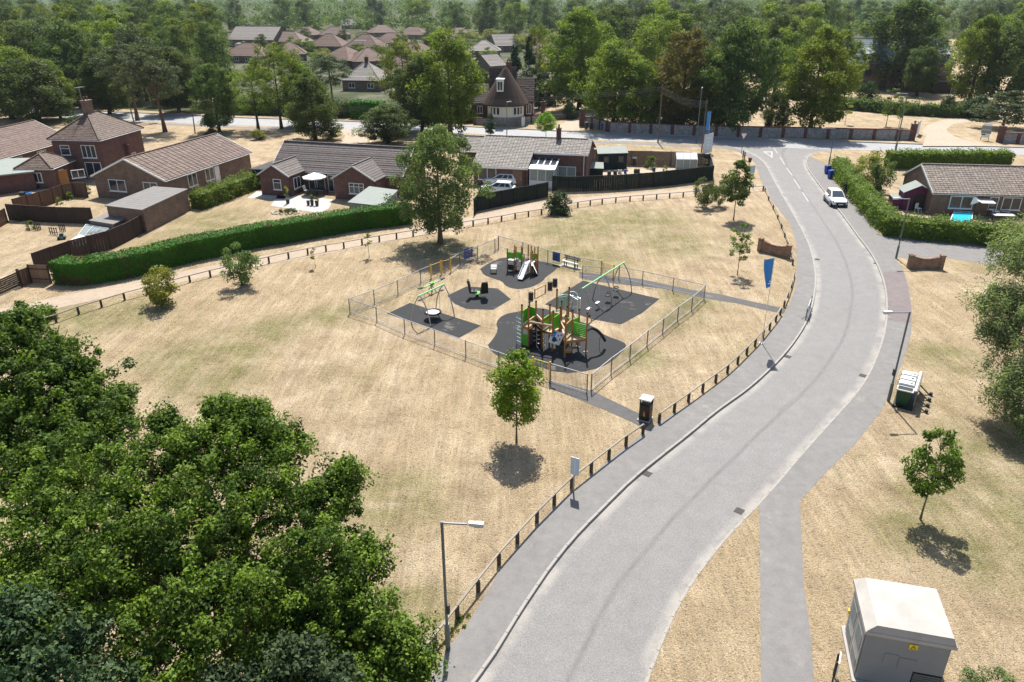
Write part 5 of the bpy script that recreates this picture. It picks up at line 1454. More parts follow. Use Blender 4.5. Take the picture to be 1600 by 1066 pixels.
# tall climbing tower
def tower():
    q = Z(800, 470, 8.2); V_ = lambda x, y: Vector((x, y, 0))
    root = thing('climbing_tower', 'tall timber play tower with green panels, tilted climbing board and black curved pole', 'play tower', V_(2.6, 45.2))
    A1, A2, A3 = V_(.66, 46.0), V_(1.1, 45.62), V_(1.62, 46.55); A4 = A1+(A3-A2)
    B1, B2, B3, B4 = V_(2.04, 45.35), V_(2.54, 46.2), V_(2.69, 44.9), V_(3.21, 45.7)
    C1, C2, C3, C4 = V_(3.45, 43.95), V_(3.98, 45.0), V_(4.45, 45.5), V_(4.88, 44.39)
    T1, T2, T3, T4 = V_(3.05, 47.2), V_(3.9, 47.55), V_(3.33, 46.3), V_(3.67, 45.85)
    for p, h in ((A1, 2.85), (A2, 2.9), (A3, 2.9), (A4, 2.7), (B1, 2.8), (B2, 2.8), (B3, 2.85), (B4, 2.8), (C1, 2.95), (C2, 2.9), (C3, 2.75), (C4, 2.95), (T1, 3.5), (T2, 3.5), (T3, 3.0), (T4, 2.8)):
        po = MB().tube([p-zz*.05, p+zz*h], .06, 8).build('post', M['timber'], root, world=True)
        MB().lathe((p.x, p.y, h), [(.068, -.02), (.068, .07), (.03, .1)], 8).build('post_cap', M['black'], po, world=True)
    def pan(a, b, z0, z1, mat='green', t=.035, ins=.05):
        d = (b-a).normalized(); a, b = a+d*ins, b-d*ins; s = Vector((-d.y, d.x, 0))
        return MB().obox((a+b)/2+zz*(z0+z1)/2, (b-a)/2, s*t/2, zz*(z1-z0)/2).build('side_panel', M[mat], root, world=True)
    def rail(a, b, z, mat='timber', z2=None): MB().beam(a+zz*z, b+zz*(z if z2 is None else z2), .07, .1).build('rail', M[mat], root, world=True)
    def deck(pts, z, mat='deck'):
        n = 5; a, b, c, d = pts
        for k in range(n):
            p0, p1, p2, p3 = a.lerp(d, k/n), b.lerp(c, k/n), b.lerp(c, (k+.93)/n), a.lerp(d, (k+.93)/n)
            MB().hexa([tuple(v+zz*(z-.06)) for v in (p0, p1, p2, p3)]+[tuple(v+zz*z) for v in (p0, p1, p2, p3)]).build('deck_plank', M[mat], root, world=True)
        for u, v in zip(pts, list(pts[1:])+[pts[0]]): MB().beam(u+zz*(z-.13), v+zz*(z-.13), .07, .13).build('deck_beam', M['timber'], root, world=True)
    deck((A1, A2, A3, A4), 1.42); deck((B1, B3, B4, B2), 1.35); deck((C1, C4, C3, C2), 1.2); deck((T3, T4, T2, T1), 1.6); deck((B4, C1, C2, T4), 1.25)
    pan(A4, A3, 1.5, 2.42); pan(A1, A4, 1.5, 2.42); pan(A1, A2, .05, .85); pan(A2, A3, .05, 1.28, 'grey')
    for k in range(3): pan(A2.lerp(A3, k/3), A2.lerp(A3, (k+1)/3), .04, 1.2, 'fence_grey', .06, .02)
    rail(A2, B3, 1.85, 'deck'); rail(A3, B1, 2.0, 'deck'); rail(A2, A3, 1.9, 'deck'); rail(B1, B2, 2.0); rail(B4, C1, 1.9, 'deck'); rail(T4, C2, 1.9, 'deck')
    pan(B3, B4, 1.5, 2.42); pan(B1, B2, 1.5, 2.15, 'green2'); pan(B2, T3, 1.6, 2.2, 'green2'); pan(C2, C3, 1.3, 2.25); pan(T4, C2, 1.35, 2.1)
    rail(B2, B4, 2.35, 'deck')
    for k in range(7):
        d = (C4-C2).normalized(); c = (C2+C4)/2+zz*(1.28+k*.13); MB().obox(c, (C4-C2)/2-d*.06, Vector((-d.y, d.x, 0))*.02, zz*.05).build('panel_slat', M['green'], root, world=True)
    br = MB()
    for k in range(1, 6):
        p = C1.lerp(C2, k/6); br.tube([p+zz*1.3, p+zz*2.3], .016, 5)
    br.build('bars', M['dull_steel'], root, world=True); rail(C1, C2, 2.32); rail(C1, C2, 1.3, 'deck')
    deck((C1+V_(.05, 0), C1+V_(.4, -.02), C1+V_(.55, .5), C1+V_(.25, .5)), .55)
    # bridge floor
    b_ = MB()
    for k in range(8):
        u0, u1 = (k+.05)/8, (k+.9)/8; p = [A3.lerp(B1, u0), A3.lerp(B1, u1), A2.lerp(B3, u1), A2.lerp(B3, u0)]
        b_.hexa([tuple(v+zz*1.26) for v in p]+[tuple(v+zz*1.31) for v in p])
    b_.build('bridge_planks', M['fence_dark'], root, world=True)
    for k in range(3):
        p0, p1 = A3.lerp(B1, .1), A3.lerp(B1, .9)
        MB().beam(p0+zz*(1.45+k*.16), p1+zz*(1.45+k*.16), .03, .13).build('board', M['fence_brown'], root, world=True)
    pan(A3+V_(.1, .1), B1+V_(-.05, .15), .02, 1.22, 'black')  # dark backdrop panel, its black standing in for shade under the bridge
    # hanging tread net below the bridge
    cols = ((285, 345), (335, 385), (385, 375), (432, 412))
    for j, (x, y) in enumerate(cols):
        tops = []
        for k in range(4):
            z_ = 1.2-.3*k; p = q(x, y+54*k, z_); tops.append(p)
            d = Vector((.85, -.5, 0))
            MB().obox(p, d*.115, Vector((.5, .85, 0))*.03, zz*.016).build('net_tread', M['offwhite'], root, world=True)
        rp = MB()
        for k in (-1, 1): rp.tube([t+d*k*.09+zz*.02 for t in [tops[0]+zz*.3]+tops+[tops[-1]-zz*.28]], .012, 4)
        rp.build('net_rope', M['black'], root, world=True)
    # tilted climbing board between the towers
    a, b, c, d = q(515, 375, 1.5), q(676, 422, 1.5), q(600, 572, .72), q(464, 532, .72)
    n_ = (b-a).cross(d-a).normalized(); n_ = n_ if n_.y < 0 else -n_
    MB().extr([a, b, c, d], -n_*.05).build('climbing_board', M['offwhite'], root, world=True)
    lerp4 = lambda u, v: a.lerp(b, u).lerp(d.lerp(c, u), v)
    MB().extr([lerp4(.06, .05)+n_*.004, lerp4(.42, .05)+n_*.004, lerp4(.36, .5)+n_*.004, lerp4(.06, .5)+n_*.004], n_*.006).build('blue_patch', M['blue'], root, world=True)
    ux, vx = (b-a).normalized(), (d-a).normalized()
    def disc(u, v, r, mat, nm): MB().extr([lerp4(u, v)+n_*.006+ux*r*math.cos(k*math.pi/6)+vx*r*math.sin(k*math.pi/6) for k in range(12)], n_*.014).build(nm, M[mat], root, world=True)
    disc(.42, .66, .17, 'black', 'hole_rim'); disc(.42, .66, .11, 'green', 'green_window')
    for u, v in ((.3, .15), (.62, .3), (.82, .2), (.85, .55), (.68, .7)): disc(u, v, .055, 'blue_bin', 'hand_hold')
    e1, e2 = Vector((a.x, a.y, .62)), Vector((b.x, b.y, .62))
    MB().add([b-n_*.05, c-n_*.05, e2], [(0, 1, 2)]).add([a-n_*.05, d-n_*.05, e1], [(0, 1, 2)]).add([c-n_*.05, d-n_*.05, e1, e2], [(0, 1, 2, 3)]).build('board_side', M['black'], root, world=True)
    # ladder on the left of the first tower
    l0, l1 = V_(.3, 46.15), V_(.62, 45.75)
    for p in (l0, l1): MB().tube([p-zz*.03, p+zz*1.2, p+zz*2.3+V_(.12, .05)], .025, 6).build('ladder_rail', M['green_clear'], root, world=True)
    for k in range(7): MB().tube([l0+zz*(.25+k*.28), l1+zz*(.25+k*.28)], .022, 6).build('rung', M['green_clear'], root, world=True)
    # screen and curved rails of the back tower
    pan(T1, T2, 2.1, 2.95, 'green_clear', .02)
    for k in range(4): MB().tube([T1.lerp(T2, (k+.5)/4)+zz*1.7+V_(0, -.03), T1.lerp(T2, (k+.5)/4)+zz*2.95+V_(0, -.03)], .015, 5).build('bar', M['steel'], root, world=True)
    MB().tube(smooth([T1+zz*2.95, T1.lerp(T2, .5)+zz*3.12, T2+zz*2.98], 2), .035, 7).build('curved_rail', M['green_clear'], root, world=True)
    MB().tube(smooth([T2+zz*3.2, T2+V_(.4, .0)+zz*3.25, T2+V_(.62, -.25)+zz*3.0, T2+V_(.3, -.45)+zz*2.75, T2+V_(0, -.3)+zz*2.6], 2), .035, 7).build('curved_rail', M['green_clear'], root, world=True)
    MB().tube(smooth([T3+zz*2.4, T3+V_(-.5, .1)+zz*2.3, B2+zz*2.4], 2), .035, 7).build('curved_rail', M['green_clear'], root, world=True)
    for p in (T2+V_(.75, -.3), T2+V_(.55, -.6)): MB().tube([p-zz*.05, p+zz*2.9, T2+zz*3.0], .028, 6).build('fire_pole', M['bright_steel'], root, world=True)
    # black curved pole on the right
    cv = [C4+zz*1.75, q(1010, 347, 1.7), q(1060, 362, 1.6), q(1110, 395, 1.4), q(1150, 440, 1.1), q(1178, 485, .75), q(1190, 512, .5)]
    MB().tube(smooth(cv, 2), .105, 8).build('curved_pole', M['black'], root, world=True)
    pb = q(1118, 612); MB().tube([pb, pb+zz*.75, q(1140, 465, .95)], .02, 6).build('support', M['dull_steel'], root, world=True)
    for x, y in ((830, 590), (865, 600), (925, 660), (958, 655)): MB().lathe(tuple(q(x, y, .02)), [(.05, 0), (.06, .05), (.02, .08)], 8).build('foot_stud', M['offwhite'], root, world=True)
    MB().tube(smooth([V_(4.05, 44.9)+zz*1.2, V_(4.25, 44.6)+zz*.9, V_(4.2, 44.5)+zz*.5, V_(4.0, 44.6)+zz*.35], 2), .02, 6).build('hoop', M['black'], root, world=True)
    return root
tower()

# ------------------------------------------------------------------ street and park furniture
def bench():
    a, b = flat(zn(560, 225)), flat(zn(660, 252)); d = (b-a).normalized(); s = Vector((-d.y, d.x, 0)); L = (b-a).length
    t = thing('bench', 'pale slatted bench with backrest by the playground fence', 'bench', (a+b)/2)
    for k in range(3): MB().beam(a+zz*.45+s*(.1+k*.13), b+zz*.45+s*(.1+k*.13), .12, .04).build('seat_slat', M['offwhite'], t, world=True)
    for k in range(2): MB().beam(a+zz*(.65+k*.17)+s*.5, b+zz*(.65+k*.17)+s*.5, .035, .12).build('back_slat', M['fence_grey'], t, world=True)
    for u in (.15, .85):
        p = a.lerp(b, u)
        MB().beam(p+s*.14-zz*.03, p+s*.14+zz*.43, .08).beam(p+s*.42-zz*.03, p+s*.5+zz*.85, .08).beam(p+s*.08+zz*.4, p+s*.44+zz*.4, .07).build('leg_frame', M['black'], t, world=True)
    sheet('bench_pad', [a-d*.2-s*.15, b+d*.2-s*.15, b+d*.2+s*.55, a-d*.2+s*.55], .016, M['slab'], label='pale slab below the bench')
bench()
a, b = g(740+925/9.69, 370+915/9.69), g(740+1085/9.69, 370+835/9.69)
bb = thing('balance_beam', 'low timber balance beam on two posts between the play surfaces', 'balance beam', flat((a+b)/2))
for p in (a, b): MB().tube([flat(p)-zz*.05, flat(p)+zz*.62], .05, 8).build('post', M['timber'], bb, world=True)
MB().tube([flat(a)+zz*.62, flat(b)+zz*.62], .06, 8).build('beam', M['deck'], bb, world=True)
for x, y, lb in ((867, 950, 'black stepping stump nearest the climbing tower'), (1156, 790, 'middle black stepping stump by the balance beam'), (1232, 740, 'black stepping stump farthest from the climbing tower')):
    p = g(740+x/9.69, 370+y/9.69); t = thing('stepping_stump', lb, 'stump', flat(p), 0, 'black stumps by the balance beam')
    MB().lathe((0, 0, 0), [(.2, -.03), (.2, .56), (.17, .6)], 14).build('body', M['black'], t)
    MB().lathe((0, 0, .6), [(.17, 0), (.15, .02)], 14).build('top', M['darkgrey'], t)

def litter_bin():
    p = g(1008, 655); t = thing('litter_bin', 'black litter bin with pale pyramid lid beside the path', 'litter bin', flat(p), R(-28))
    MB().bx(-.36, .36, -.36, .36, 0, .06).build('plinth', M['slab'], t)
    MB().bx(-.3, .3, -.3, .3, .06, 1.0).build('body', M['black'], t, bevel=.02)
    u = MB()
    for x in (-.27, .27):
        for y in (-.27, .27): u.bx(x-.03, x+.03, y-.03, y+.03, 1.0, 1.3)
    u.bx(-.24, .24, -.24, .24, 1.0, 1.1); u.build('aperture_frame', M['black'], t)
    MB().bx(-.33, .33, -.33, .33, 1.3, 1.38).add([(-.33, -.33, 1.38), (.33, -.33, 1.38), (.33, .33, 1.38), (-.33, .33, 1.38), (0, 0, 1.52)], [(0, 1, 4), (1, 2, 4), (2, 3, 4), (3, 0, 4)]).build('lid', M['offwhite'], t)
    for ax in ((0, -.302, 1, 0), (-.302, 0, 0, -1), (.302, 0, 0, 1)):
        m = MB(); ux = Vector((ax[2], ax[3], 0)); o = Vector((ax[0], ax[1], 0)); n = o.normalized()
        m.obox(o+zz*.47+n*.004, ux*.05, n*.004, zz*.09); m.obox(o+zz*.62+n*.004, ux*.028, n*.004, zz*.028); m.obox(o+zz*.36+ux*.02+n*.004, ux*.07, n*.004, zz*.02)
        m.build('litter_symbol', M['orange'], t)
litter_bin()

def lamp(label, x, y, top, ax, alen, mat='dull_steel', box=True, rad=.062, headz=.0):
    p = flat(g(x, y)); h = hgt(p, top); t = thing('street_lamp', label, 'street lamp', p)
    MB().tube([p-zz*.1, p+zz*1.2], rad*1.5, 10).build('base_section', M[mat], t, world=True)
    MB().tube([p+zz*1.2, p+zz*h], rad*.85, 10).build('pole', M[mat], t, world=True)
    a = Vector((ax[0], ax[1], 0)).normalized()
    MB().tube([p+zz*(h-.06), p+a*(alen-.3)+zz*(h+headz-.04)], .04, 8).build('arm', M['steel'], t, world=True)
    s = Vector((-a.y, a.x, 0)); c = p+a*alen+zz*(h+headz-.02)
    hd = MB().hexa([tuple(c+a*i*.25+s*j*k*.095+zz*z) for z, k in ((-.07, .8), (.07, 1)) for i, j in ((-1, -.7), (1, -1), (1, 1), (-1, .7))]).build('lamp_head', M['offwhite'], t, world=True)
    MB().obox(c-zz*.08+a*.08, a*.14, s*.07, zz*.012).build('lens', M['glass_pale'], hd, world=True)
    if box: MB().obox(p+zz*1.9+a*.08, a*.05, s*.07, zz*.2).build('control_box', M['darkgrey'], t, world=True)
lamp('tall grey street lamp on the left pavement nearest the viewer', 700, 1013, 815, (1, -.1), 1.15)
lamp('street lamp beside the green grit bins with its arm over the pavement', 1388, 627, 487, (-1, -.05), 1.25)
lamp('street lamp on the driveway corner by the laurel hedge', 1400, 404, 310, (-1, 0), 1.2)
lamp('tall lamp column on the far verge in front of the sweeping drive', 1399, 236, 146, (-1, .3), 1.2, rad=.1, box=False)
lamp('lamp column at the junction beside the hedge corner', 1295, 258, 200, (-1, 0), 1.6, rad=.07, box=False)
lamp('tall green grey lamp column left of the blue banner', 1088, 223, 138, (.3, 1), 1.0, rad=.09, box=False)
lamp('slim lamp column in front of the thatched cottage', 792, 211, 159, (1, .5), .6, rad=.06, box=False)
# telegraph poles, wires and stays
def pole(label, x, y, top, xt=None, r=.1):
    p = flat(g(x, y)); h = hgt(p, top); t = thing('telegraph_pole', label, 'telegraph pole', p); q_ = p+zz*h
    if xt is not None:
        q_ = Vector((p.x+(xt-proj(q_)[0])*depth(q_)/FPX, p.y, h))
    MB().tube([p-zz*.1, q_], [r*1.15, r*.8], 8).build('pole', M['bark_pale'], t, world=True)
    MB().beam(q_-zz*.4-Vector((.3, 0, 0)), q_-zz*.4+Vector((.3, 0, 0)), .08).build('cross_arm', M['bark_pale'], t, world=True)
    return q_-zz*.35
w1 = pole('telegraph pole on the verge behind the black shed', 1028, 223, 132)
w2 = pole('dark telegraph pole beside the road name boards', 1096, 238, 155)
w3 = pole('telegraph pole with stay wires below the tall airy tree', 634, 202, 157, 630)
w4 = pole('leaning telegraph pole behind the two storey house', 209, 190, 143, 197)
w5 = pole('dark pole at the road edge right of the pines', 305, 209, 172, 300)
def wires(label, a, b, n=4, sag=.6, name='overhead_wires'):
    t = MB()
    for k in range(n):
        o = Vector((0, 0, -k*.28)); m = [a.lerp(b, i/8)+o-zz*sag*4*(i/8)*(1-i/8) for i in range(9)]
        t.tube(m, .018, 4, cap=False)
    o = t.build(name, M['darkgrey']); tag(o, label, 'overhead wires')
wires('overhead wires from the dark pole to the verge pole', w2, w1); wires('overhead wires along the road past the thatched cottage', w1, w3, 3); wires('overhead wires from the airy tree pole to the road edge pole', w3, w5, 3); wires('overhead wires behind the two storey house', w5, w4, 3)
for (x, y), lb in (((578, 222), 'left stay wire of the pole below the airy tree'), ((586, 224), 'right stay wire of the pole below the airy tree')):
    o = MB().tube([w3+zz*.1, flat(g(x, y))-zz*.05], .03, 5).build('stay_wire', M['steel']); tag(o, lb, 'stay wire', 'stay wires of the telegraph pole')
# give way sign, posts, boards and flags
def give_way():
    p = flat(g(1158.5, 240)); h = hgt(p, 207); t = thing('give_way_sign', 'white triangular give way sign with red border at the junction', 'road sign', p, R(8))
    MB().tube([(0, 0, -.05), (0, 0, h-.1)], .05, 8).build('post', M['dull_steel'], t)
    tr = lambda k, y, dy: MB().extr([(-.55*k, y, h-.42+.32*k), (.55*k, y, h-.42+.32*k), (0, y, h-.42-.64*k)], (0, dy, 0))
    tr(1, -.09, .03).build('sign_plate', M['red'], t); tr(.8, -.102, .01).build('sign_face', M['white'], t)
give_way()
p = flat(g(1162, 247)); t = thing('marker_post', 'short dark marker post below the give way sign', 'post', p); MB().bx(-.2, -.06, -.06, .06, -.05, 1.1).build('post', M['darkgrey'], t); MB().bx(.04, .2, -.06, .06, -.05, .85).build('post', M['darkgrey'], t)
p = flat(g(1170.5, 260)); t = thing('post_bin', 'small dark red litter bin on a post by the junction pavement', 'litter bin', p)
MB().tube([(0, 0, -.05), (0, 0, .75)], .04, 6).build('post', M['black'], t); MB().lathe((0, 0, .55), [(.2, 0), (.28, .6), (.3, .62)], 12).build('bucket', M['brick_dk'], t)
board('for_sale_board', 'small pale board on a post below the junction bin', g(1170, 277.5), g(1178, 276.5), .5, 1.5, 'pale_sign', 'sign', posts=1)
def banner(name, label, x, y, top, side, w, lh, mat='blue', feather=True):
    p = flat(g(x, y)); h = hgt(p, top); t = thing(name, label, 'flag', p)
    MB().tube([p-zz*.05, p+zz*h*.6, p+zz*h], [.03, .022, .014], 8).build('flag_pole', M['bright_steel'], t, world=True)
    MB().lathe((p.x, p.y, -.01), [(.2, 0), (.2, .04), (.05, .1)], 10).build('ground_spike', M['steel'], t, world=True)
    vs, fs, n, m = [], [], 14, 5
    for i in range(n+1):
        u = i/n; wi = w*((1-.62*u**1.6) if feather else 1)
        for k in range(m+1):
            v = k/m; vs.append((p.x+side*(.03+wi*v), p.y+.06*math.sin(v*7+u*5)*v, p.z+h-.02-lh*u-(.1*v if feather else 0)))
    for i in range(n):
        for k in range(m): fs.append((i*(m+1)+k, i*(m+1)+k+1, (i+1)*(m+1)+k+1, (i+1)*(m+1)+k))
    mb = MB(); mb.smooth = True; mb.add(vs, fs); fl = mb.build('flag_cloth', M[mat], t, world=True, fix=False)
    if feather:
        s_ = MB()
        for k, (u, v) in enumerate(((.82, .2), (.86, .45), (.9, .25))):
            i0 = vs[int(u*n)*(m+1)+int(v*m)]; s_.obox(Vector(i0)+Vector((0, -.03, 0)), (.05, 0, 0), (0, .004, 0), (0, 0, .04))
        s_.build('white_mark', M['white'], fl, world=True)
banner('feather_flag', 'tall blue feather flag on a white pole beside the knee rail', 1190, 536, 403, -1, .62, 2.0)
banner('banner_flag', 'blue banner flag on a pole behind the road name boards', 1104, 241, 174, -1, .5, 2.7, feather=False)
def hoarding():
    a, b = g(1098, 244), g(1111.5, 240.5)
    def face(root, c, d, zz_, s):
        for k in range(4):
            for j in range(2): MB().obox(c+d*(-.38+j*.75)*.62+zz_*(.75-k*.5)+s*.002, d*.2, s*.006, zz_*.06).build('text_bar', M['white'], root, world=True)
    board('site_board', 'pale blue and white upright notice boards beside the dark telegraph pole', a, b, .3, 3.1, 'pale_sign', 'sign', face, posts=1, t=.05)
hoarding()
def ptxt(root, c, d, zz_, s):
    MB().obox(c+zz_*.45, d*.75, s*.006, zz_*.3).build('picture', M['grey'], root, world=True)
    MB().obox(c-zz_*.2, d*.75, s*.006, zz_*.28).build('picture', M['felt_pale'], root, world=True); MB().obox(c-zz_*.65-d*.3, d*.3, s*.006, zz_*.1).build('text_bar', M['darkgrey'], root, world=True)
board('site_board', 'large white sales board with pictures right of the sweeping drive', g(1531, 219), g(1544, 220.5), .5, 2.7, 'white', 'sign', ptxt, posts=2, t=.06)
board('site_board', 'pale board seen nearly edge on left of the sweeping drive', g(1431, 214), g(1435, 209), .4, 2.5, 'pale_sign', 'sign', posts=2, t=.06)
board('roadside_board', 'pale leaning board against the cottage wall', g(815, 199), g(820, 197), 0, 1.7, 'pale_sign', 'sign')
board('notice_board', 'pale blue grey notice plate on a post by the near knee rail', g(890.2, 767), g(903, 771), 1.0, 1.95, 'pale_sign', 'sign', t=.04, posts=0)
p = flat(g(896, 768)); o = MB().tube([p-zz*.05, p+zz*1.85], .04, 8).build('sign_post', M['steel']); nb = bpy.data.objects['notice_board']; o.parent = nb; o.location = -nb.location
MB().tube([p+zz*1.0+Vector((.02, -.05, 0)), p+zz*1.95+Vector((.02, -.05, 0))], .028, 6).build('stiffener', M['white'], nb, world=True)
# slim guard frame by the kerb
def kerb_sign():
    a, b = flat(g(1258.5, 500)), flat(g(1266, 480)); d = (b-a).normalized(); s = Vector((-d.y, d.x, 0))
    t = thing('kerb_sign', 'slim white topped guard frame standing at the kerb on the bend', 'guard frame', a)
    MB().obox((a+b)/2+zz*.72, d*.85, s*.012, zz*.2).build('plate', M['white'], t, world=True)
    for p in (a, b): MB().tube([p-zz*.05, p+zz*.9], .03, 6).build('leg', M['darkgrey'], t, world=True)
    for z in (.2, .52): MB().tube([a+zz*z, b+zz*z], .025, 6).build('rail', M['darkgrey'], t, world=True)
    for k in (-1, 1): MB().tube([a+zz*.3, a+s*k*.28+zz*.0], .02, 5).build('stay', M['darkgrey'], t, world=True)
kerb_sign()
# substation kiosk
def kiosk():
    zt = [g(1336, 907, 2.45), g(1497, 1012, 2.45), g(1470, 929, 2.45)]
    n0, e0, f0 = g(1354, 985, 2.4), g(1496, 1010, 2.4), g(1336, 908, 2.4)
    ex = flat(e0-n0); L = ex.length; rz = math.atan2(ex.y, ex.x); W = 2.5
    t = thing('substation_kiosk', 'grey electricity kiosk with a pale hipped lid and yellow warning sign', 'substation', flat(n0), rz)
    MB().bx(-.05, L+.05, -.05, W+.05, -.05, .1).build('plinth', M['concrete'], t)
    MB().bx(.08, L-.08, .08, W-.08, .1, 2.25).build('body', M['grey'], t, bevel=.02)
    MB().bx(-.02, L+.02, -.02, W+.02, 2.22, 2.36).build('lid_rim', M['grey_roof'], t)
    ins = .42; zl = 2.36
    b = [(.0, .0, zl), (L, 0, zl), (L, W, zl), (0, W, zl)]
    tp = [(.3, .05, zl+.28), (L-.12, .05, zl+.28), (L-.12, W-.14, zl+.28), (.3, W-.14, zl+.28)]
    MB().add(b+tp+[(L*.48, W*.55, zl+.42)], [(0, 1, 5, 4), (1, 2, 6, 5), (2, 3, 7, 6), (3, 0, 4, 7), (4, 5, 8), (5, 6, 8), (6, 7, 8), (7, 4, 8)]).build('lid', M['grey_roof'], t)
    for x0, x1, z0, z1 in ((.75, 1.2, 1.05, 1.5), (1.22, 1.75, .95, 1.42)): MB().bx(x0, x1, .06, .08, z0, z1).build('access_panel', M['grey'], t, bevel=.004)
    lv = MB()
    for k in range(6): lv.obox((L-.55, .07, .35+k*.09), (.42, 0, 0), (0, .02, -.012), (0, .004, .03))
    lv.build('louvre', M['dull_steel'], t, kind='stuff'); MB().bx(L-1.0, L-.1, .074, .079, .27, .9).build('louvre_back', M['black'], t)
    c = Vector((L*.56, .06, 1.98))
    sg = MB().obox(c, (.13, 0, 0), (0, .012, 0), (0, 0, .105)).build('warning_sign', M['warn'], t)
    MB().extr([c+Vector((-.09, -.014, -.08)), c+Vector((.09, -.014, -.08)), c+Vector((0, -.014, .09))], (0, -.005, 0)).build('triangle', M['black'], sg)
    MB().extr([c+Vector((-.06, -.021, -.063)), c+Vector((.06, -.021, -.063)), c+Vector((0, -.021, .06))], (0, -.004, 0)).build('triangle_face', M['warn'], sg)
    MB().extr([c+Vector((.01, -.027, .04)), c+Vector((-.018, -.027, -.012)), c+Vector((.0, -.027, -.012)), c+Vector((-.012, -.027, -.05)), c+Vector((.022, -.027, .004)), c+Vector((.004, -.027, .004))], (0, -.003, 0)).build('bolt_symbol', M['black'], sg)
    for k in range(2):   # doors on the left face
        y0, y1 = .2+k*1.06, 1.2+k*1.06
        dr = MB().bx(.03, .07, y0, y1, .2, 2.15).build('door', M['grey_roof'], t)
        lv = MB()
        for i in range(7): lv.obox((.024, (y0+y1)/2, 1.2+i*.1), (.01, 0, .006), (0, .38, 0), (0, 0, .028))
        for i in range(4): lv.obox((.024, (y0+y1)/2, .4+i*.1), (.01, 0, .006), (0, .38, 0), (0, 0, .028))
        lv.build('louvre', M['dull_steel'], dr, kind='stuff')
    MB().bx(-.02, .03, 2.2, 2.3, 1.0, 1.15).build('lock_plate', M['warn'], t)
kiosk()
p = flat(g(1304, 1062)); t = thing('marker_sign', 'narrow maroon backed sign plate at the bottom edge by the footpath', 'sign', p, R(62))
MB().bx(-.28, .28, -.02, .02, .35, 1.05).build('plate', M['white'], t); MB().bx(-.26, .26, .022, .03, .37, 1.03).build('back', M['brick_dk'], t)
for x in (-.2, .2): MB().bx(x-.03, x+.03, .032, .09, -.05, 1.0).build('sign_post', M['postwood'], t)
# four green bins on a stand
def bins():
    b0 = flat(g(1392, 632)); dirv = flat(g(1411, 588)-g(1395, 634)).normalized(); s = Vector((dirv.y, -dirv.x, 0)); b0 = flat(g(1397, 634))
    rzb = math.atan2(dirv.y, dirv.x)
    st = thing('bin_stand', 'timber stand with posts behind the row of green bins', 'stand', b0, rzb)
    MB().bx(-.1, 2.75, -1.0, -.93, .35, 1.25).build('back_board', M['fence_grey'], st); MB().bx(-.1, 2.75, -.92, -.8, 1.2, 1.28).build('top_rail', M['offwhite'], st)
    for k in range(4):
        MB().beam((.1+k*.8, -1.0, .5), (.1+k*.8, -1.6, .0), .07).build('prop', M['fence_grey'], st); MB().lathe((.1+k*.8, -1.65, 0), [(.1, -.02), (.1, .2)], 10).build('foot', M['darkgrey'], st)
    MB().bx(-.15, 2.8, -.95, .1, 0, .08).build('base_rail', M['black'], st)
    labs = ('open topped dark green bin at the near end of the row', 'white lidded green bin next to the open one', 'white lidded green bin third from the near end', 'white lidded green bin at the far end of the row')
    for k in range(4):
        o = b0+dirv*(.33+k*.68); t = thing('grit_bin', labs[k], 'bin', (o.x, o.y, .085), rzb, 'green bins on the stand')
        MB().hexa([(-.22, -.62, 0), (.22, -.62, 0), (.22, -.02, 0), (-.22, -.02, 0), (-.29, -.76, .95), (.29, -.76, .95), (.29, .05, .95), (-.29, .05, .95)]).build('body', M['green_bin'], t)
        rim = MB().bx(-.31, .31, .03, .09, .93, .99).bx(-.31, .31, -.8, -.74, .93, .99).bx(-.31, -.25, -.739, .029, .93, .99).bx(.25, .31, -.739, .029, .93, .99); rim.build('rim', M['offwhite'] if k == 0 else M['green_bin'], t)
        if k:
            l = MB().hexa([(-.27, -.76, 1.0), (.27, -.76, 1.0), (.27, .08, 1.0), (-.27, .08, 1.0), (-.22, -.7, 1.09), (.22, -.7, 1.09), (.22, .02, 1.09), (-.22, .02, 1.09)]).build('lid', M['white'], t)
            MB().lathe((.0, -.56, 1.09), [(.09, 0), (.09, .012)], 12).build('flap', M['black'], l)
        else: MB().bx(-.24, .24, -.73, .02, .951, .956).build('opening', M['black'], t)
        MB().tube([(-.2, .1, .9), (.2, .1, .9)], .025, 6).build('handle', M['black'], t)
bins()
def wheelie(label, x, y, mat, rz, group=None, h=1.07):
    p = flat(g(x, y)); t = thing('wheelie_bin', label, 'wheelie bin', p, rz, group)
    MB().hexa([(-.23, -.25, .06), (.23, -.25, .06), (.23, .25, .06), (-.23, .25, .06), (-.29, -.33, h-.1), (.29, -.33, h-.1), (.29, .37, h-.1), (-.29, .37, h-.1)]).build('body', M[mat], t)
    MB().hexa([(-.3, -.36, h-.1), (.3, -.36, h-.1), (.3, .38, h-.1), (-.3, .38, h-.1), (-.27, -.3, h), (.27, -.3, h), (.27, .36, h+.05), (-.27, .36, h+.05)]).build('lid', M[mat], t)
    MB().tube([(-.22, .42, h-.06), (.22, .42, h-.06)], .025, 6).build('handle', M[mat], t)
    for s in (-1, 1): MB().tube([(s*.2, .27, .1), (s*.26, .27, .1)], .1, 10).build('wheel', M['tyre'], t)
wheelie('blue wheelie bin at the back beside the hedge corner', 1292, 271.5, 'blue_bin', R(-75), 'blue bins by the hedge'); wheelie('blue wheelie bin nearer the road beside the hedge corner', 1297, 279, 'blue_bin', R(-75), 'blue bins by the hedge')
wheelie('dark bin left of its twin at the curved wall', 916, 201, 'darkgrey', R(10)); wheelie('dark bin right of its twin at the curved wall', 924, 202, 'darkgrey', R(10)); wheelie('blue bin standing alone at the curved wall', 942, 203, 'blue_bin', R(10))
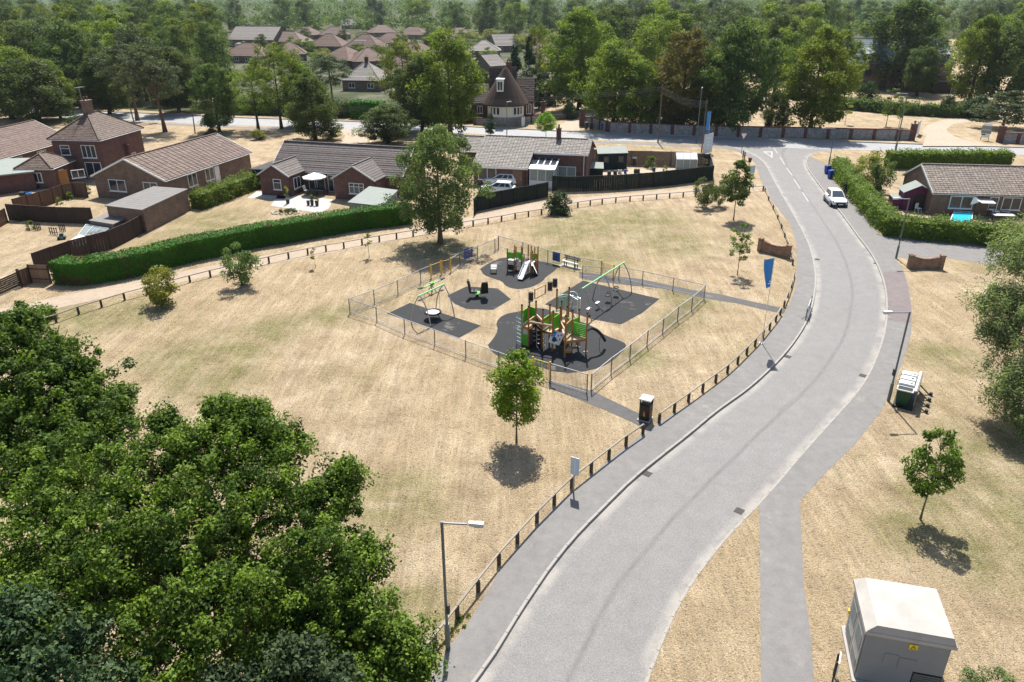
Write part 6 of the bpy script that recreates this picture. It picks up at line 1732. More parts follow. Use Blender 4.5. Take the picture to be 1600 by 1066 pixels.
# brick entrance walls
def sign_wall(label, pts, h0):
    a, b = flat(g(*pts[0])), flat(g(*pts[1])); d = (b-a).normalized(); L = (b-a).length; rz = math.atan2(d.y, d.x)
    t = thing('brick_sign_wall', label, 'wall', a, rz)
    for x in (0, L-.36): 
        MB().bx(x, x+.36, -.06, .3, -.05, h0+.12).build('pier', M['brick_sign'], t); MB().bx(x-.04, x+.4, -.1, .34, h0+.12, h0+.2).build('pier_cap', M['brick_sign'], t)
    n = 12; top = [(.362+(L-.726)*k/n, h0-.02-.22*math.sin(math.pi*k/n)*(1 if k else 1)) for k in range(n+1)]
    MB().extr([(x, 0, z) for x, z in top]+[(top[-1][0], 0, -.05), (top[0][0], 0, -.05)], (0, .22, 0)).build('panel', M['brick_sign'], t)
    c = MB()
    for p, q in zip(top, top[1:]): c.beam((p[0], .11, p[1]+.04), (q[0], .11, q[1]+.04), .28, .07)
    c.build('coping', M['brick_dk'], t)
sign_wall('low curved top brick entrance wall left of the road', ((1183, 392), (1232, 405)), 1.05)
sign_wall('low curved top brick entrance wall below the driveway', ((1418, 420), (1473, 421)), 1.05)

# ------------------------------------------------------------------ vehicles and people
def car_proto():
    t = thing('parked_car', 'white hatchback style car parked at the right kerb', 'car', (0, 0, 0))
    st = [(-2.15, .62, .35, .95), (-2.05, .82, .24, 1.02), (-1.3, .9, .2, 1.04), (-.2, .91, .19, 1.0), (.75, .91, .19, .98), (1.5, .89, .22, .92), (2.0, .82, .26, .8), (2.2, .6, .38, .68)]
    vs, fs = [], []
    for x, w, zb, zt in st:
        for y, z in ((-w*.8, zb), (-w*.98, zb+.18), (-w, (zb+zt)/2), (-w*.95, zt-.08), (-w*.78, zt), (0, zt+.035), (w*.78, zt), (w*.95, zt-.08), (w, (zb+zt)/2), (w*.98, zb+.18), (w*.8, zb)): vs.append((x, y, z))
    m = 11
    for i in range(len(st)-1):
        for k in range(m): fs.append((i*m+k, i*m+(k+1) % m, (i+1)*m+(k+1) % m, (i+1)*m+k))
    fs.append(tuple(range(m))); fs.append(tuple((len(st)-1)*m+k for k in range(m-1, -1, -1)))
    mb = MB(); mb.smooth = True; mb.add(vs, fs); bo = mb.build('body', M['carpaint'], t)
    md = bo.modifiers.new('s', 'SUBSURF'); md.levels = md.render_levels = 2
    B = [(-1.95, .74), (.95, .8)]; T = [(-1.5, .56), (.05, .6)]
    zb, zt = .97, 1.55
    mb = MB(); mb.smooth = False
    pts = [(-1.95, -.72, zb), (.98, -.78, zb), (.98, .78, zb), (-1.95, .72, zb), (-1.62, -.56, zt-.04), (.0, -.6, zt), (.0, .6, zt), (-1.62, .56, zt-.04)]
    cb = MB().hexa(pts); ca = cb.build('cabin', M['carpaint'], t, bevel=.05)
    def pane(i, nm, ix=(.1, .1)):
        q = [Vector(pts[k]) for k in i]; c = sum(q, Vector())/4; n = (q[1]-q[0]).cross(q[3]-q[0]).normalized()
        if n.dot(c-Vector((-.5, 0, 1.2))) < 0: n = -n
        w = [c+(p-c)*.86 for p in q]
        MB().extr([p+n*.004 for p in w], n*.012).build(nm, M['glass_car'], t)
    pane((1, 2, 6, 5), 'windscreen'); pane((3, 0, 4, 7), 'rear_window')
    for s in (0, 3):
        lo = [Vector(pts[0 if s == 0 else 3]), Vector(pts[1 if s == 0 else 2])]; hi = [Vector(pts[4 if s == 0 else 7]), Vector(pts[5 if s == 0 else 6])]
        sg = -1 if s == 0 else 1
        for u0, u1 in ((.08, .3), (.33, .58), (.61, .92)):
            q = [lo[0].lerp(lo[1], u0).lerp(hi[0].lerp(hi[1], u0), .12), lo[0].lerp(lo[1], u1).lerp(hi[0].lerp(hi[1], u1), .12), lo[0].lerp(lo[1], u1).lerp(hi[0].lerp(hi[1], u1), .85), lo[0].lerp(lo[1], u0).lerp(hi[0].lerp(hi[1], u0), .85)]
            MB().extr([p+Vector((0, sg*.004, 0)) for p in q], (0, sg*.012, 0)).build('side_window', M['glass_car'], t)
    for x in (-1.35, 1.35):
        for s in (-1, 1):
            w = MB().tube([(x, s*.68, .34), (x, s*.915, .34)], .34, 18).build('wheel', M['tyre'], t)
            MB().tube([(x, s*.915, .34), (x, s*.93, .34)], .23, 12).build('rim', M['steel'], w)
    for s in (-1, 1):
        MB().hexa([(1.88, s*.5, .62), (2.1, s*.48, .62), (1.95, s*.8, .64), (1.8, s*.8, .64), (1.85, s*.52, .74), (2.06, s*.5, .72), (1.92, s*.79, .78), (1.78, s*.79, .8)]).build('headlight', M['darkgrey'], t)
        MB().bx(-2.13, -2.05, min(s*.5, s*.75), max(s*.5, s*.75), .75, .88).build('tail_light', M['red'], t)
        MB().obox((.62, s*.98, 1.05), (.07, 0, 0), (0, .1, 0), (0, 0, .07)).build('wing_mirror', M['black'], t)
    MB().extr([(2.17, -.56, .66), (2.17, .56, .66), (2.21, .45, .4), (2.21, -.45, .4)], (.035, 0, 0)).build('grille', M['black'], t)
    MB().bx(2.1, 2.19, -.72, .72, .24, .36).build('lower_bumper', M['black'], t); MB().bx(2.235, 2.25, -.26, .26, .42, .53).build('number_plate', M['white'], t)
    MB().bx(-2.2, -2.08, -.7, .7, .28, .42).build('rear_bumper', M['black'], t)
    for s in (-1, 1): MB().bx(-1.0, 1.0, s*.9-.02, s*.9+.02, .2, .3).build('sill_trim', M['black'], t)
    return t
car = car_proto()
pa, pb = g(1301, 301, -.1), g(1307, 328, -.1); dv = flat(pb-pa); cc = (pa+pb)/2
car.location = (g(1304.5, 317).x, g(1304.5, 317).y, -.115); car.rotation_euler.z = math.atan2(-5.8, -2.6)+.30
car['label'] = 'white car parked facing the viewer at the right kerb'
car2 = dup(car); pz = Z(700, 180, 2.909); p = flat(pz(225, 358)); car2.location = (p.x, p.y, .01); car2.rotation_euler.z = R(168); car2['label'] = 'white car behind the near black fence, nearest to it'
car3 = dup(car); p = flat(pz(215, 330)); car3.location = (p.x+.6, p.y+1.3, .01); car3.rotation_euler.z = R(172); car3['label'] = 'white car half hidden by the other car, beside the brick bungalow'
for c in (car2, car3): c['group'] = 'white cars in the bungalow drive'
car2['label'] = 'nearer white car in the drive behind the near black fence'
def caravan():
    p = flat(g(378, 78)); t = thing('caravan', 'white caravan parked between the estate roofs', 'caravan', p, R(-6))
    MB().extr([(-2.6, 0, .5), (2.4, 0, .5), (2.9, 0, 1.2), (2.7, 0, 2.5), (2.2, 0, 2.75), (-2.4, 0, 2.75), (-2.8, 0, 2.3), (-2.9, 0, 1.2)], (0, 2.2, 0)).build('body', M['white'], t)
    for x in (-2, -.3, 1.2): MB().bx(x, x+1.0, -.03, -.005, 1.4, 2.0).build('window', M['glass'], t)
    for s in (0, 2.0): MB().tube([(0, s, .3), (0, s+.2, .3)], .32, 12).build('wheel', M['tyre'], t)
    MB().beam((2.4, 1.1, .5), (3.8, 1.1, .45), .1).build('tow_bar', M['dull_steel'], t)
caravan()
def person():
    p = flat(g(1319, 307)); t = thing('person', 'person in dark clothes standing beside the white car on the pavement', 'person', p, R(150))
    J = {'pel': (0, 0, .95, .15), 'bel': (0, .0, 1.12, .14), 'ch': (0, .01, 1.33, .165), 'nk': (0, .0, 1.5, .055), 'hd': (0, -.01, 1.6, .085), 'tp': (0, -.01, 1.72, .09),
         'h1': (.1, 0, .9, .105), 'k1': (.11, -.02, .5, .065), 'a1': (.11, .0, .1, .045), 't1': (.12, -.15, .04, .04), 'h2': (-.1, 0, .9, .105), 'k2': (-.11, -.03, .5, .065), 'a2': (-.12, .02, .1, .045), 't2': (-.13, -.13, .04, .04),
         's1': (.19, .01, 1.42, .07), 'e1': (.26, .02, 1.13, .048), 'w1': (.25, -.08, .88, .034), 'f1': (.245, -.11, .78, .03), 's2': (-.19, .01, 1.42, .07), 'e2': (-.27, .0, 1.14, .048), 'w2': (-.2, -.18, 1.0, .034), 'f2': (-.16, -.25, .95, .03)}
    E_ = [('pel', 'bel'), ('bel', 'ch'), ('ch', 'nk'), ('nk', 'hd'), ('hd', 'tp'), ('pel', 'h1'), ('h1', 'k1'), ('k1', 'a1'), ('a1', 't1'), ('pel', 'h2'), ('h2', 'k2'), ('k2', 'a2'), ('a2', 't2'), ('ch', 's1'), ('s1', 'e1'), ('e1', 'w1'), ('w1', 'f1'), ('ch', 's2'), ('s2', 'e2'), ('e2', 'w2'), ('w2', 'f2')]
    ks = list(J); me = bpy.data.meshes.new('body'); me.from_pydata([J[k][:3] for k in ks], [(ks.index(a), ks.index(b)) for a, b in E_], [])
    o = link('body', me, t); m = o.modifiers.new('k', 'SKIN'); sv = me.skin_vertices[0].data
    for i, k in enumerate(ks): sv[i].radius = (J[k][3], J[k][3])
    sv[0].use_root = True
    o.modifiers.new('s', 'SUBSURF').render_levels = 1; me.materials.append(M['cloth_dark'])
    hb = MB(); hb.smooth = True; hb.lathe((0, -.012, 1.56), [(.05, -.03), (.085, .05), (.095, .12), (.08, .19), (.02, .22)], 12); hb.build('face', M['skin'], t)
    hb = MB(); hb.smooth = True; hb.lathe((0, .012, 1.6), [(.09, .02), (.104, .09), (.088, .16), (.02, .195)], 12); hb.build('hair', M['hair'], t)
    for s in (.245, -.16):
        y, z = (-.115, .76) if s > 0 else (-.27, .94)
        h = MB()
        for k in range(4): h.tube([(s+(k-1.5)*.018, y, z), (s+(k-1.5)*.02, y-.02, z-.06), (s+(k-1.5)*.019, y-.015, z-.1)], .009, 5)
        h.tube([(s+.03, y-.02, z+.02), (s+.045, y-.045, z-.03)], .01, 5); h.build('hand', M['skin'], t)
person()
# ------------------------------------------------------------------ garden things
def parasol():
    p = flat(g(494, 303)); t = thing('parasol', 'white octagonal garden parasol on the white patio', 'parasol', p)
    MB().lathe((0, 0, 0), [(.28, 0), (.28, .08), (.05, .1)], 12).build('base', M['darkgrey'], t); MB().tube([(0, 0, 0), (0, 0, 2.5)], .03, 8).build('pole', M['white'], t)
    n = 8; rim = [(1.45*math.cos(k*math.pi/4), 1.45*math.sin(k*math.pi/4), 2.05) for k in range(n)]
    MB().add(rim+[(0, 0, 2.55)]+[(x, y, z-.12) for x, y, z in rim], [(k, (k+1) % n, n) for k in range(n)]+[(k, (k+1) % n, n+1+(k+1) % n, n+1+k) for k in range(n)]).build('canopy', M['white'], t, fix=False)
    for k in range(n): MB().tube([(0, 0, 2.44), tuple(Vector(rim[k])-Vector((0, 0, .04)))], .012, 4).build('rib', M['steel'], t)
parasol()
def dining():
    p = flat(g(494, 304.5)); t = thing('garden_table', 'dark round garden table below the white parasol', 'table', p)
    MB().lathe((0, 0, .7), [(.62, 0), (.62, .04)], 18).build('table_top', M['darkgrey'], t)
    for k in range(4): MB().tube([(.4*math.cos(k*1.57), .4*math.sin(k*1.57), 0), (.3*math.cos(k*1.57), .3*math.sin(k*1.57), .7)], .025, 6).build('leg', M['black'], t)
    def chair(x, y, rz, mat, lb):
        c = thing('garden_chair', lb, 'chair', (p.x+x, p.y+y, .02), rz)
        MB().bx(-.24, .24, -.24, .24, .4, .45).build('seat', M[mat], c); MB().hexa([(-.24, .2, .45), (.24, .2, .45), (.24, .25, .45), (-.24, .25, .45), (-.24, .36, 1.0), (.24, .36, 1.0), (.24, .4, 1.0), (-.24, .4, 1.0)]).build('backrest', M[mat], c)
        for sx in (-.22, .22):
            for sy in (-.22, .22): MB().bx(sx-.02, sx+.02, sy-.02, sy+.02, -.02, .4).build('leg', M['black'], c)
            MB().bx(sx-.025, sx+.025, -.22, .22, .62, .65).build('armrest', M['black'], c)
    chair(-1.15, .3, R(70), 'offwhite', 'pale garden chair left of the round table'); chair(1.1, .2, R(-70), 'darkgrey', 'dark garden chair right of the round table'); chair(.1, -1.0, R(175), 'black', 'black garden chair on the viewer side of the round table')
dining()
def pot(label, x, y, r, h, kind='garden', foliage=.55, mat='pot', lf=None):
    p = flat(g(x, y)); t = thing('plant_pot', label, 'plant pot', p)
    MB().lathe((0, 0, 0), [(r*.7, -.02), (r, h), (r*.85, h+.01)], 12).build('pot', M[mat], t)
    if foliage:
        n = 10; cen = [(nr.normal(0, r*.5), nr.normal(0, r*.5), h+foliage*nr.uniform(.2, 1)) for _ in range(n)]
        link('foliage', leafmesh('foliage', *clumps(cen, [r*.6]*n, 30, .1), M[lf or 'lf_laurel']), t)
pot('small dark pot without a plant on the patio edge', 482, 321, .2, .55, foliage=0, mat='darkgrey'); pot('dark pot with a small green plant on the patio edge', 488, 321, .22, .6); pot('dark pot with reddish foliage on the patio edge', 495.5, 321.5, .24, .55, lf='lf_brown')
pot('dark pot with a tall yellow green shrub left of the patio', 450, 318, .24, .5, foliage=1.7, lf='lf_yel')
rock = thing('rockery', 'oval rockery of pale stones and small green plants on the lawn', 'rockery', flat(g(446, 333)))
c0 = flat(g(446, 333))
for k in range(18):
    a = k*2*math.pi/18; st_ = MB().lathe((1.5*math.cos(a)+rng.uniform(-.1, .1), .8*math.sin(a), -.03), [(.14, 0), (rng.uniform(.13, .22), .1), (.08, .2)], 7); st_.build('stone', M['stone'], rock)
for k, (x, y) in enumerate(((-.5, 0), (.1, .1), (.6, -.1), (.95, .15))):
    cen = [(x+nr.normal(0, .12), y+nr.normal(0, .1), nr.uniform(.1, .5)) for _ in range(8)]; link('plant', leafmesh('plant', *clumps(cen, [.2]*8, 30, .11), M['lf_dark']), rock)
# left garden: grey flat roofed shed, cold frames, oddments
P = [z5(492, 690, 1.2), z5(628, 712, 1.2), z5(725, 668, 1.2), z5(600, 645, 1.2)]
t = thing('garden_shed', 'low grey shed with a flat felt roof by the dark fence steps', 'shed', flat(P[0])); cc = sum(P, Vector())/4
MB().prism([tuple((cc+(p-cc)*.94)[:2]) for p in P], -.05, 1.13).build('wall', M['fence_grey'], t, world=True)
MB().prism([tuple(p[:2]) for p in P], 1.13, 1.2).build('roof', M['felt'], t, world=True); MB().obox(cc+(P[2]-P[1])*.02+zz*.01, (P[2]-P[1])*.18, (P[1]-P[0]).normalized()*.12, zz*.012).build('patch', M['felt_pale'], t, world=True)
P = [z5(432, 775, .3), z5(548, 775, .3), z5(605, 738, .75), z5(478, 715, .75)]
t = thing('cold_frame', 'glazed cold frame with pale panes beside the low grey shed', 'cold frame', flat(P[0]))
gq = [flat(p) for p in P]
MB().hexa([tuple(p-zz*.03) for p in gq]+[tuple(p-zz*.02) for p in P]).build('base', M['fence_grey'], t, world=True)
fr = MB()
for u in (0, .333, .667, 1): fr.beam(P[0].lerp(P[1], u)+zz*.03, P[3].lerp(P[2], u)+zz*.03, .06)
fr.beam(P[0]+zz*.03, P[1]+zz*.03, .06).beam(P[3]+zz*.03, P[2]+zz*.03, .06); fo = fr.build('frame', M['offwhite'], t, world=True)
for k in range(3):
    a, b, c, d = P[0].lerp(P[1], k/3), P[0].lerp(P[1], (k+1)/3), P[3].lerp(P[2], (k+1)/3), P[3].lerp(P[2], k/3); m_ = (a+b+c+d)/4
    MB().extr([m_+(p-m_)*.9+zz*.01 for p in (a, b, c, d)], zz*.012).build('pane', M['glass_pale'], t, world=True)
P = [z5(330, 838, .55), z5(425, 852, .55), z5(525, 790, .55), z5(440, 770, .55)]
t = thing('storage_box', 'long low box with a pale lid against the dark fence', 'storage box', flat(P[0])); cc = sum(P, Vector())/4
MB().prism([tuple((cc+(p-cc)*.95)[:2]) for p in P], -.05, .5).build('body', M['fence_grey'], t, world=True); q = [P[0].lerp(P[3], .18), P[1].lerp(P[2], .22), P[2], P[3]]; MB().prism([tuple(p[:2]) for p in q], .5, .57).build('lid', M['offwhite'], t, world=True)
MB().prism([tuple((cc+(p-cc)*.9)[:2]) for p in (P[0], P[1], P[1].lerp(P[2], .2), P[0].lerp(P[3], .16))], .5, .51).build('opening', M['black'], t, world=True)
p = flat(z5(345, 795)); t = thing('mower', 'small green and pale garden machine on the dry grass', 'garden machine', p, .4)
MB().bx(-.35, .35, -.25, .25, .12, .35).build('body', M['teal'], t); MB().bx(-.15, .2, -.15, .15, .35, .55).build('engine', M['black'], t); MB().tube([(-.3, -.2, .3), (-.9, -.2, .95), (-.9, .2, .95), (-.3, .2, .3)], .02, 6).build('handle', M['dull_steel'], t)
for x in (-.25, .25):
    for s in (-.28, .28): MB().tube([(x, s-.03, .12), (x, s+.03, .12)], .12, 10).build('wheel', M['tyre'], t)
for x, y, w_, lb in ((300, 770, .9, 'dark plank frame standing left of the garden machine'), (348, 752, .6, 'dark plank frame standing right of the garden machine'), (212, 745, .5, 'thin broken trellis frame in the dry left garden')):
    p = flat(z5(x, y)); t = thing('trellis', lb, 'trellis', p, rng.uniform(-.4, .4))
    for k in range(4): MB().bx(-w_/2+k*w_/3.3, -w_/2+k*w_/3.3+.09, -.015, .015, -.05, .75).build('slat', M['fence_dark'], t)
    for z_ in (.2, .6): MB().bx(-w_/2-.05, w_/2+.05, .016, .04, z_, z_+.06).build('rail', M['fence_grey'], t)
p = flat(z5(148, 545)); t = thing('paddling_pool', 'small blue plastic tub on the pale yard', 'tub', p); MB().lathe((0, 0, 0), [(.5, -.01), (.55, .2), (.5, .22), (.46, .05)], 16).build('tub', M['blue'], t)
p = flat(z5(125, 552)); t = thing('box', 'small black box beside the blue tub', 'box', p); MB().bx(-.3, .3, -.2, .2, -.01, .35).build('body', M['black'], t, bevel=.02); MB().bx(-.32, .32, -.22, .22, .35, .4).build('lid', M['darkgrey'], t)
p = flat(z5(345, 490)); t = thing('garden_bench', 'dark low bench against the brick wing', 'bench', p, R(-10))
for k in range(3): MB().bx(-.7, .7, -.2+k*.15, -.07+k*.15, .42, .45).build('seat_slat', M['fence_dark'], t)
for x in (-.6, .6): MB().bx(x-.04, x+.04, -.2, .25, -.02, .42).build('leg', M['black'], t)
MB().bx(-.7, .7, .24, .28, .5, .85).build('backrest', M['fence_dark'], t)
# black shed, small shed and greenhouse behind the dark fence
def gshed(name, label, P4, h, wall, roof, ov=1.05, rise=.25, wins=0, cat='shed'):
    P4 = [flat(p) for p in P4]; cc = sum(P4, Vector())/4; t = thing(name, label, cat, P4[0])
    MB().prism([tuple(p[:2]) for p in P4], -.05, h).build('wall', M[wall], t, world=True)
    q = [cc+(p-cc)*ov for p in P4]
    MB().hexa([(q[0].x, q[0].y, h), (q[1].x, q[1].y, h), (q[2].x, q[2].y, h+rise), (q[3].x, q[3].y, h+rise)]+[(q[0].x, q[0].y, h+.08), (q[1].x, q[1].y, h+.08), (q[2].x, q[2].y, h+rise+.08), (q[3].x, q[3].y, h+rise+.08)]).build('roof', M[roof], t, world=True)
    d = P4[1]-P4[0]
    for k in range(wins):
        mi = Matrix.Translation(t.location).inverted(); win(t, mi @ P4[0], d, d.length*(.2+.5*k), h*.5, .65, .7, 1, frame='fence_grey')
    return t
a, b = z8(235, 320), z8(550, 310); up_ = Vector((.12, 3.4, 0))
gshed('garden_shed', 'black timber shed with a pale roof behind the long dark fence', [a, b, b+up_, a+up_], 2.15, 'fence_black', 'felt_pale', wins=2, rise=.3)
a, b = z8(35, 392), z8(290, 405); 
gshed('garden_shed', 'low black lean-to with pale green felt roof at the corner of the dark fence', [a, b, b+Vector((.2, 2.2, 0)), a+Vector((.2, 2.2, 0))], 1.15, 'fence_black', 'felt_pale', rise=.35)
def greenhouse():
    a, b = flat(z8(1085, 315)), flat(z8(1310, 318)); d = b-a; L = d.length; rz = math.atan2(d.y, d.x); W = 2.2
    t = thing('greenhouse', 'small glazed greenhouse with white roof panes at the right end of the dark fence', 'greenhouse', a, rz)
    f = MB()
    for x in (0, L/3, 2*L/3, L):
        for y in (0, W): f.bx(x-.03, x+.03, y-.03, y+.03, -.05, 1.4)
        f.beam((x, 0, 1.4), (x, W/2, 2.1), .05).beam((x, W, 1.4), (x, W/2, 2.1), .05)
    for y, z in ((0, 1.4), (W, 1.4), (W/2, 2.1), (0, .05), (W, .05)): f.beam((0, y, z), (L, y, z), .05)
    fo = f.build('frame', M['white'], t)
    for k in range(3):
        x0, x1 = L*k/3+.05, L*(k+1)/3-.05
        MB().bx(x0, x1, -.006, .006, .08, 1.36).build('pane', M['glass_pale'], fo); MB().extr([(x0, .05, 1.44), (x1, .05, 1.44), (x1, W/2-.05, 2.1), (x0, W/2-.05, 2.1)], (0, 0, .012)).build('roof_pane', M['offwhite'], fo)
        MB().extr([(x0, W-.05, 1.44), (x1, W-.05, 1.44), (x1, W/2+.05, 2.1), (x0, W/2+.05, 2.1)], (0, 0, .012)).build('roof_pane', M['offwhite'], fo)
    for x in (0, L): MB().extr([(x, .05, .08), (x, W-.05, .08), (x, W-.05, 1.38), (x, W/2, 2.04), (x, .05, 1.38)], (.008, 0, 0)).build('end_pane', M['glass_pale'], fo)
greenhouse()
p = flat(z8(630, 268)); t = thing('bird_bath', 'stone pedestal with a pale cap beside the black shed', 'bird bath', p); MB().lathe((0, 0, 0), [(.25, -.02), (.2, .1), (.16, .9), (.3, 1.0)], 12).build('pedestal', M['brick_dk'], t); MB().lathe((0, 0, 1.0), [(.36, 0), (.38, .14), (.3, .16)], 14).build('cap', M['white'], t)
for i, (x, y, m, lb, w_) in enumerate(((360, 372, 'darkgrey', 'dark crate in the row behind the dark fence', .5), (425, 368, 'black', 'black crate in the row behind the dark fence', .5), (475, 358, 'offwhite', 'pale box in the row behind the dark fence', .5), (535, 355, 'blue_bin', 'small blue box in the row behind the dark fence', .35), (660, 350, 'black', 'long black trough planter behind the dark fence', .8), (845, 330, 'darkgrey', 'dark planter near the round topiary shrub', .4), (1420, 285, 'white', 'white post box shape beside the greenhouse', .3))):
    p = flat(z8(x, y)); t = thing('planter', lb, 'box', p, R(-8)); MB().bx(-w_/2, w_/2, -.25, .25, -.02, .5).build('body', M[m], t, bevel=.015); MB().bx(-w_/2+.05, w_/2-.05, -.2, .2, .5, .52).build('inside', M['pot'] if m != 'white' else M['white'], t)
# right hand garden: purple playhouse, pool, covered furniture
def playhouse():
    p = flat(g(1408, 328)); t = thing('playhouse', 'purple timber playhouse with a pale roof in the right garden', 'playhouse', p, R(-12))
    zq = 2.0
    MB().extr([(0, 0, -.05), (3.0, 0, -.05), (3.0, 0, zq), (1.5, 0, zq+.75), (0, 0, zq)], (0, 2.2, 0)).build('wall', M['purple'], t)
    MB().extr([(-.2, -.25, zq-.08), (1.5, -.25, zq+.8), (1.5, 2.4, zq+.8), (-.2, 2.4, zq-.08)], (0, 0, .06)).build('roof', M['felt_pale'], t); MB().extr([(3.2, -.25, zq-.08), (1.5, -.25, zq+.8), (1.5, 2.4, zq+.8), (3.2, 2.4, zq-.08)], (0, 0, .06)).build('roof', M['felt_pale'], t)
    MB().bx(1.0, 2.2, -.03, 0, 0, 1.8).build('doorway', M['black'], t)
    for k in range(2): MB().bx(.15+.0*k, .8, -.04, 0, 1.0, 1.5).build('window', M['glass'], t)
    MB().bx(-1.0, 0, .2, 2.0, -.05, 1.2).build('veranda', M['purple'], t); MB().bx(-1.05, .0, .15, 2.05, 1.2, 1.26).build('veranda_roof', M['felt_pale'], t)
playhouse()
P = [g(1480, 356), g(1516, 357), g(1519, 338), g(1489, 336)]
t = thing('paddling_pool', 'rectangular bright blue paddling pool behind the laurel hedge', 'pool', flat(P[0])); cc = sum(P, Vector())/4
MB().prism([tuple(p[:2]) for p in P], -.03, .5).build('pool_wall', M['white'], t, world=True); MB().prism([tuple((cc+(p-cc)*.92)[:2]) for p in P], .5, .51).build('water', M['pool'], t, world=True)
zg = Z(1400, 240, 7.105)
t = thing('hot_tub', 'teal covered tub with folded pink cloth beside the brick bungalow', 'hot tub', flat(zg(540, 660))); a, b = flat(zg(550, 680)), flat(zg(800, 685))
MB().beam(a+zz*.4+Vector((0, .7, 0)), b+zz*.4+Vector((0, .7, 0)), 1.4, .8).build('tub', M['darkgrey'], t, world=True); MB().beam(a+zz*.84+Vector((0, .7, 0)), b+zz*.84+Vector((0, .7, 0)), 1.5, .1).build('cover', M['teal'], t, world=True)
t = thing('folded_cloth', 'faded pink cloth lying on the teal tub cover', 'cloth', flat(zg(740, 660))); p = flat(zg(740, 680)); MB().add([tuple(p+Vector((x, y+.7, .9+z))) for x, y, z in ((-.7, -.4, 0), (.5, -.4, .0), (.5, .4, 0), (-.5, .4, 0), (-.1, -.3, .16), (.45, -.3, .16), (.45, .3, .16), (-.1, .3, .16))], [(0, 1, 5, 4), (1, 2, 6, 5), (2, 3, 7, 6), (3, 0, 4, 7), (4, 5, 6, 7)]).build('cloth', M['pink'], t, world=True)
t = thing('garden_swing', 'pale covered garden swing seat with sagging white cloth', 'swing seat', flat(zg(980, 700))); a, b = flat(zg(905, 730)), flat(zg(1065, 735))
for p in (a, b, a+Vector((.1, 1.2, 0)), b+Vector((.1, 1.2, 0))): MB().tube([p-zz*.05, p+zz*1.75], .035, 6).build('leg', M['darkgrey'], t, world=True)
MB().hexa([tuple(v) for v in (a+zz*1.7, b+zz*1.7, b+Vector((.1, 1.3, 1.85)), a+Vector((.1, 1.3, 1.85)), a+zz*1.76, b+zz*1.76, b+Vector((.1, 1.3, 1.92)), a+Vector((.1, 1.3, 1.92)))]).build('canopy', M['offwhite'], t, world=True)
MB().add([tuple(a+Vector(v)) for v in ((-.9, .2, 2.3), (-.6, .3, 2.35), (0, .5, 1.95), (-.2, .1, 1.85), (-1.0, .3, 1.5), (-.7, .2, 1.6))], [(0, 1, 2, 3), (0, 3, 5, 4)]).build('loose_cloth', M['white'], t, world=True)
for x0, y0, x1, lb, m in ((1070, 690, 1150, 'white covered table right of the swing seat canopy', 'white'), (1165, 690, 1260, 'pale pinkish covered table at the house wall', 'stone'), (1085, 735, 1320, 'long pale bench top beside the covered tables', 'offwhite')):
    a, b = flat(zg(x0, y0+30)), flat(zg(x1, y0+36)); t = thing('garden_table', lb, 'table', a)
    MB().beam(a+zz*.72+Vector((0, .4, 0)), b+zz*.72+Vector((0, .4, 0)), .8, .06).build('table_top', M[m], t, world=True)
    for p in (a, b, a+Vector((0, .75, 0)), b+Vector((0, .75, 0))): MB().tube([p-zz*.03, p+zz*.7], .03, 6).build('leg', M['darkgrey'], t, world=True)
t = thing('garden_chair', 'white plastic chair beside the purple playhouse', 'chair', flat(zg(240, 650)), .5)
MB().bx(-.25, .25, -.25, .25, .42, .46).build('seat', M['white'], t); MB().bx(-.25, .25, .22, .27, .46, .95).build('backrest', M['white'], t)
for x in (-.22, .22):
    for y in (-.22, .22): MB().bx(x-.025, x+.025, y-.025, y+.025, -.02, .42).build('leg', M['white'], t)
panel_fence('garden_fence', 'dark low panel fence between the playhouse and the teal tub', [zg(340, 640), zg(450, 665), zg(555, 668)], 1.1, 'fence_black', post='fence_black')

# ------------------------------------------------------------------ hedges
zh5, zh6 = z5, Z(380, 180, 3.5525)
HL = [zh5(290, 1050), zh5(380, 1062), zh5(480, 1050), zh5(640, 1022), zh5(800, 985), zh5(1000, 930), zh5(1250, 880), zh5(1420, 840), zh6(180, 720), zh6(400, 680), zh6(600, 645), zh6(900, 608)]
HL = [flat(p) for p in HL]
HLc = [p+Vector((.35, 1.05, 0)) for p in HL]
hedge('conifer_hedge', 'long clipped bright green conifer hedge along the dirt track', HLc, 1.9, 1.95, 'lf_hedge', .17, 150, rough=.09)
hedge('laurel_hedge', 'loose yellow green laurel hedge beside the buff brick garage', [flat(zh5(1080, 640))+Vector((0, .9, 0)), flat(zh5(1250, 575))+Vector((0, .9, 0)), flat(zh5(1425, 505))+Vector((0, .9, 0))], 1.9, 1.7, 'lf_laurel', .22, 100, rough=.36)
HR = px((1300, 268), (1312, 288), (1330, 312), (1350, 336), (1374, 362))
hedge('laurel_hedge', 'laurel hedge along the right pavement up to the junction', [flat(p)+Vector((.9, .3, 0)) for p in HR], 1.7, 1.75, 'lf_laurel', .22, 100, rough=.33)
hedge('laurel_hedge', 'laurel hedge along the driveway in front of the right bungalow', [flat(g(1377, 368))+Vector((.6, .9, 0)), flat(g(1430, 374))+Vector((0, .9, 0)), flat(g(1490, 379))+Vector((0, .9, 0)), flat(g(1548, 384))+Vector((0, .9, 0)), flat(g(1640, 392))+Vector((0, .9, 0))], 2.0, 1.75, 'lf_laurel', .23, 100, rough=.36)
hedge('roadside_hedge', 'tall dark hedge behind the right bungalow along the main road', [flat(g(1385, 262)), flat(g(1450, 262)), flat(g(1530, 262)), flat(g(1572, 262))], 2.0, 2.2, 'lf_laurel', .27, 60, rough=.25)
hedge('field_hedge', 'rough dark hedge across the dry field behind the flint wall', px((1283, 168), (1340, 172), (1400, 178), (1440, 180), (1485, 183), (1520, 182)), 3.0, 2.0, 'lf_dark', .4, 30, rough=.5)
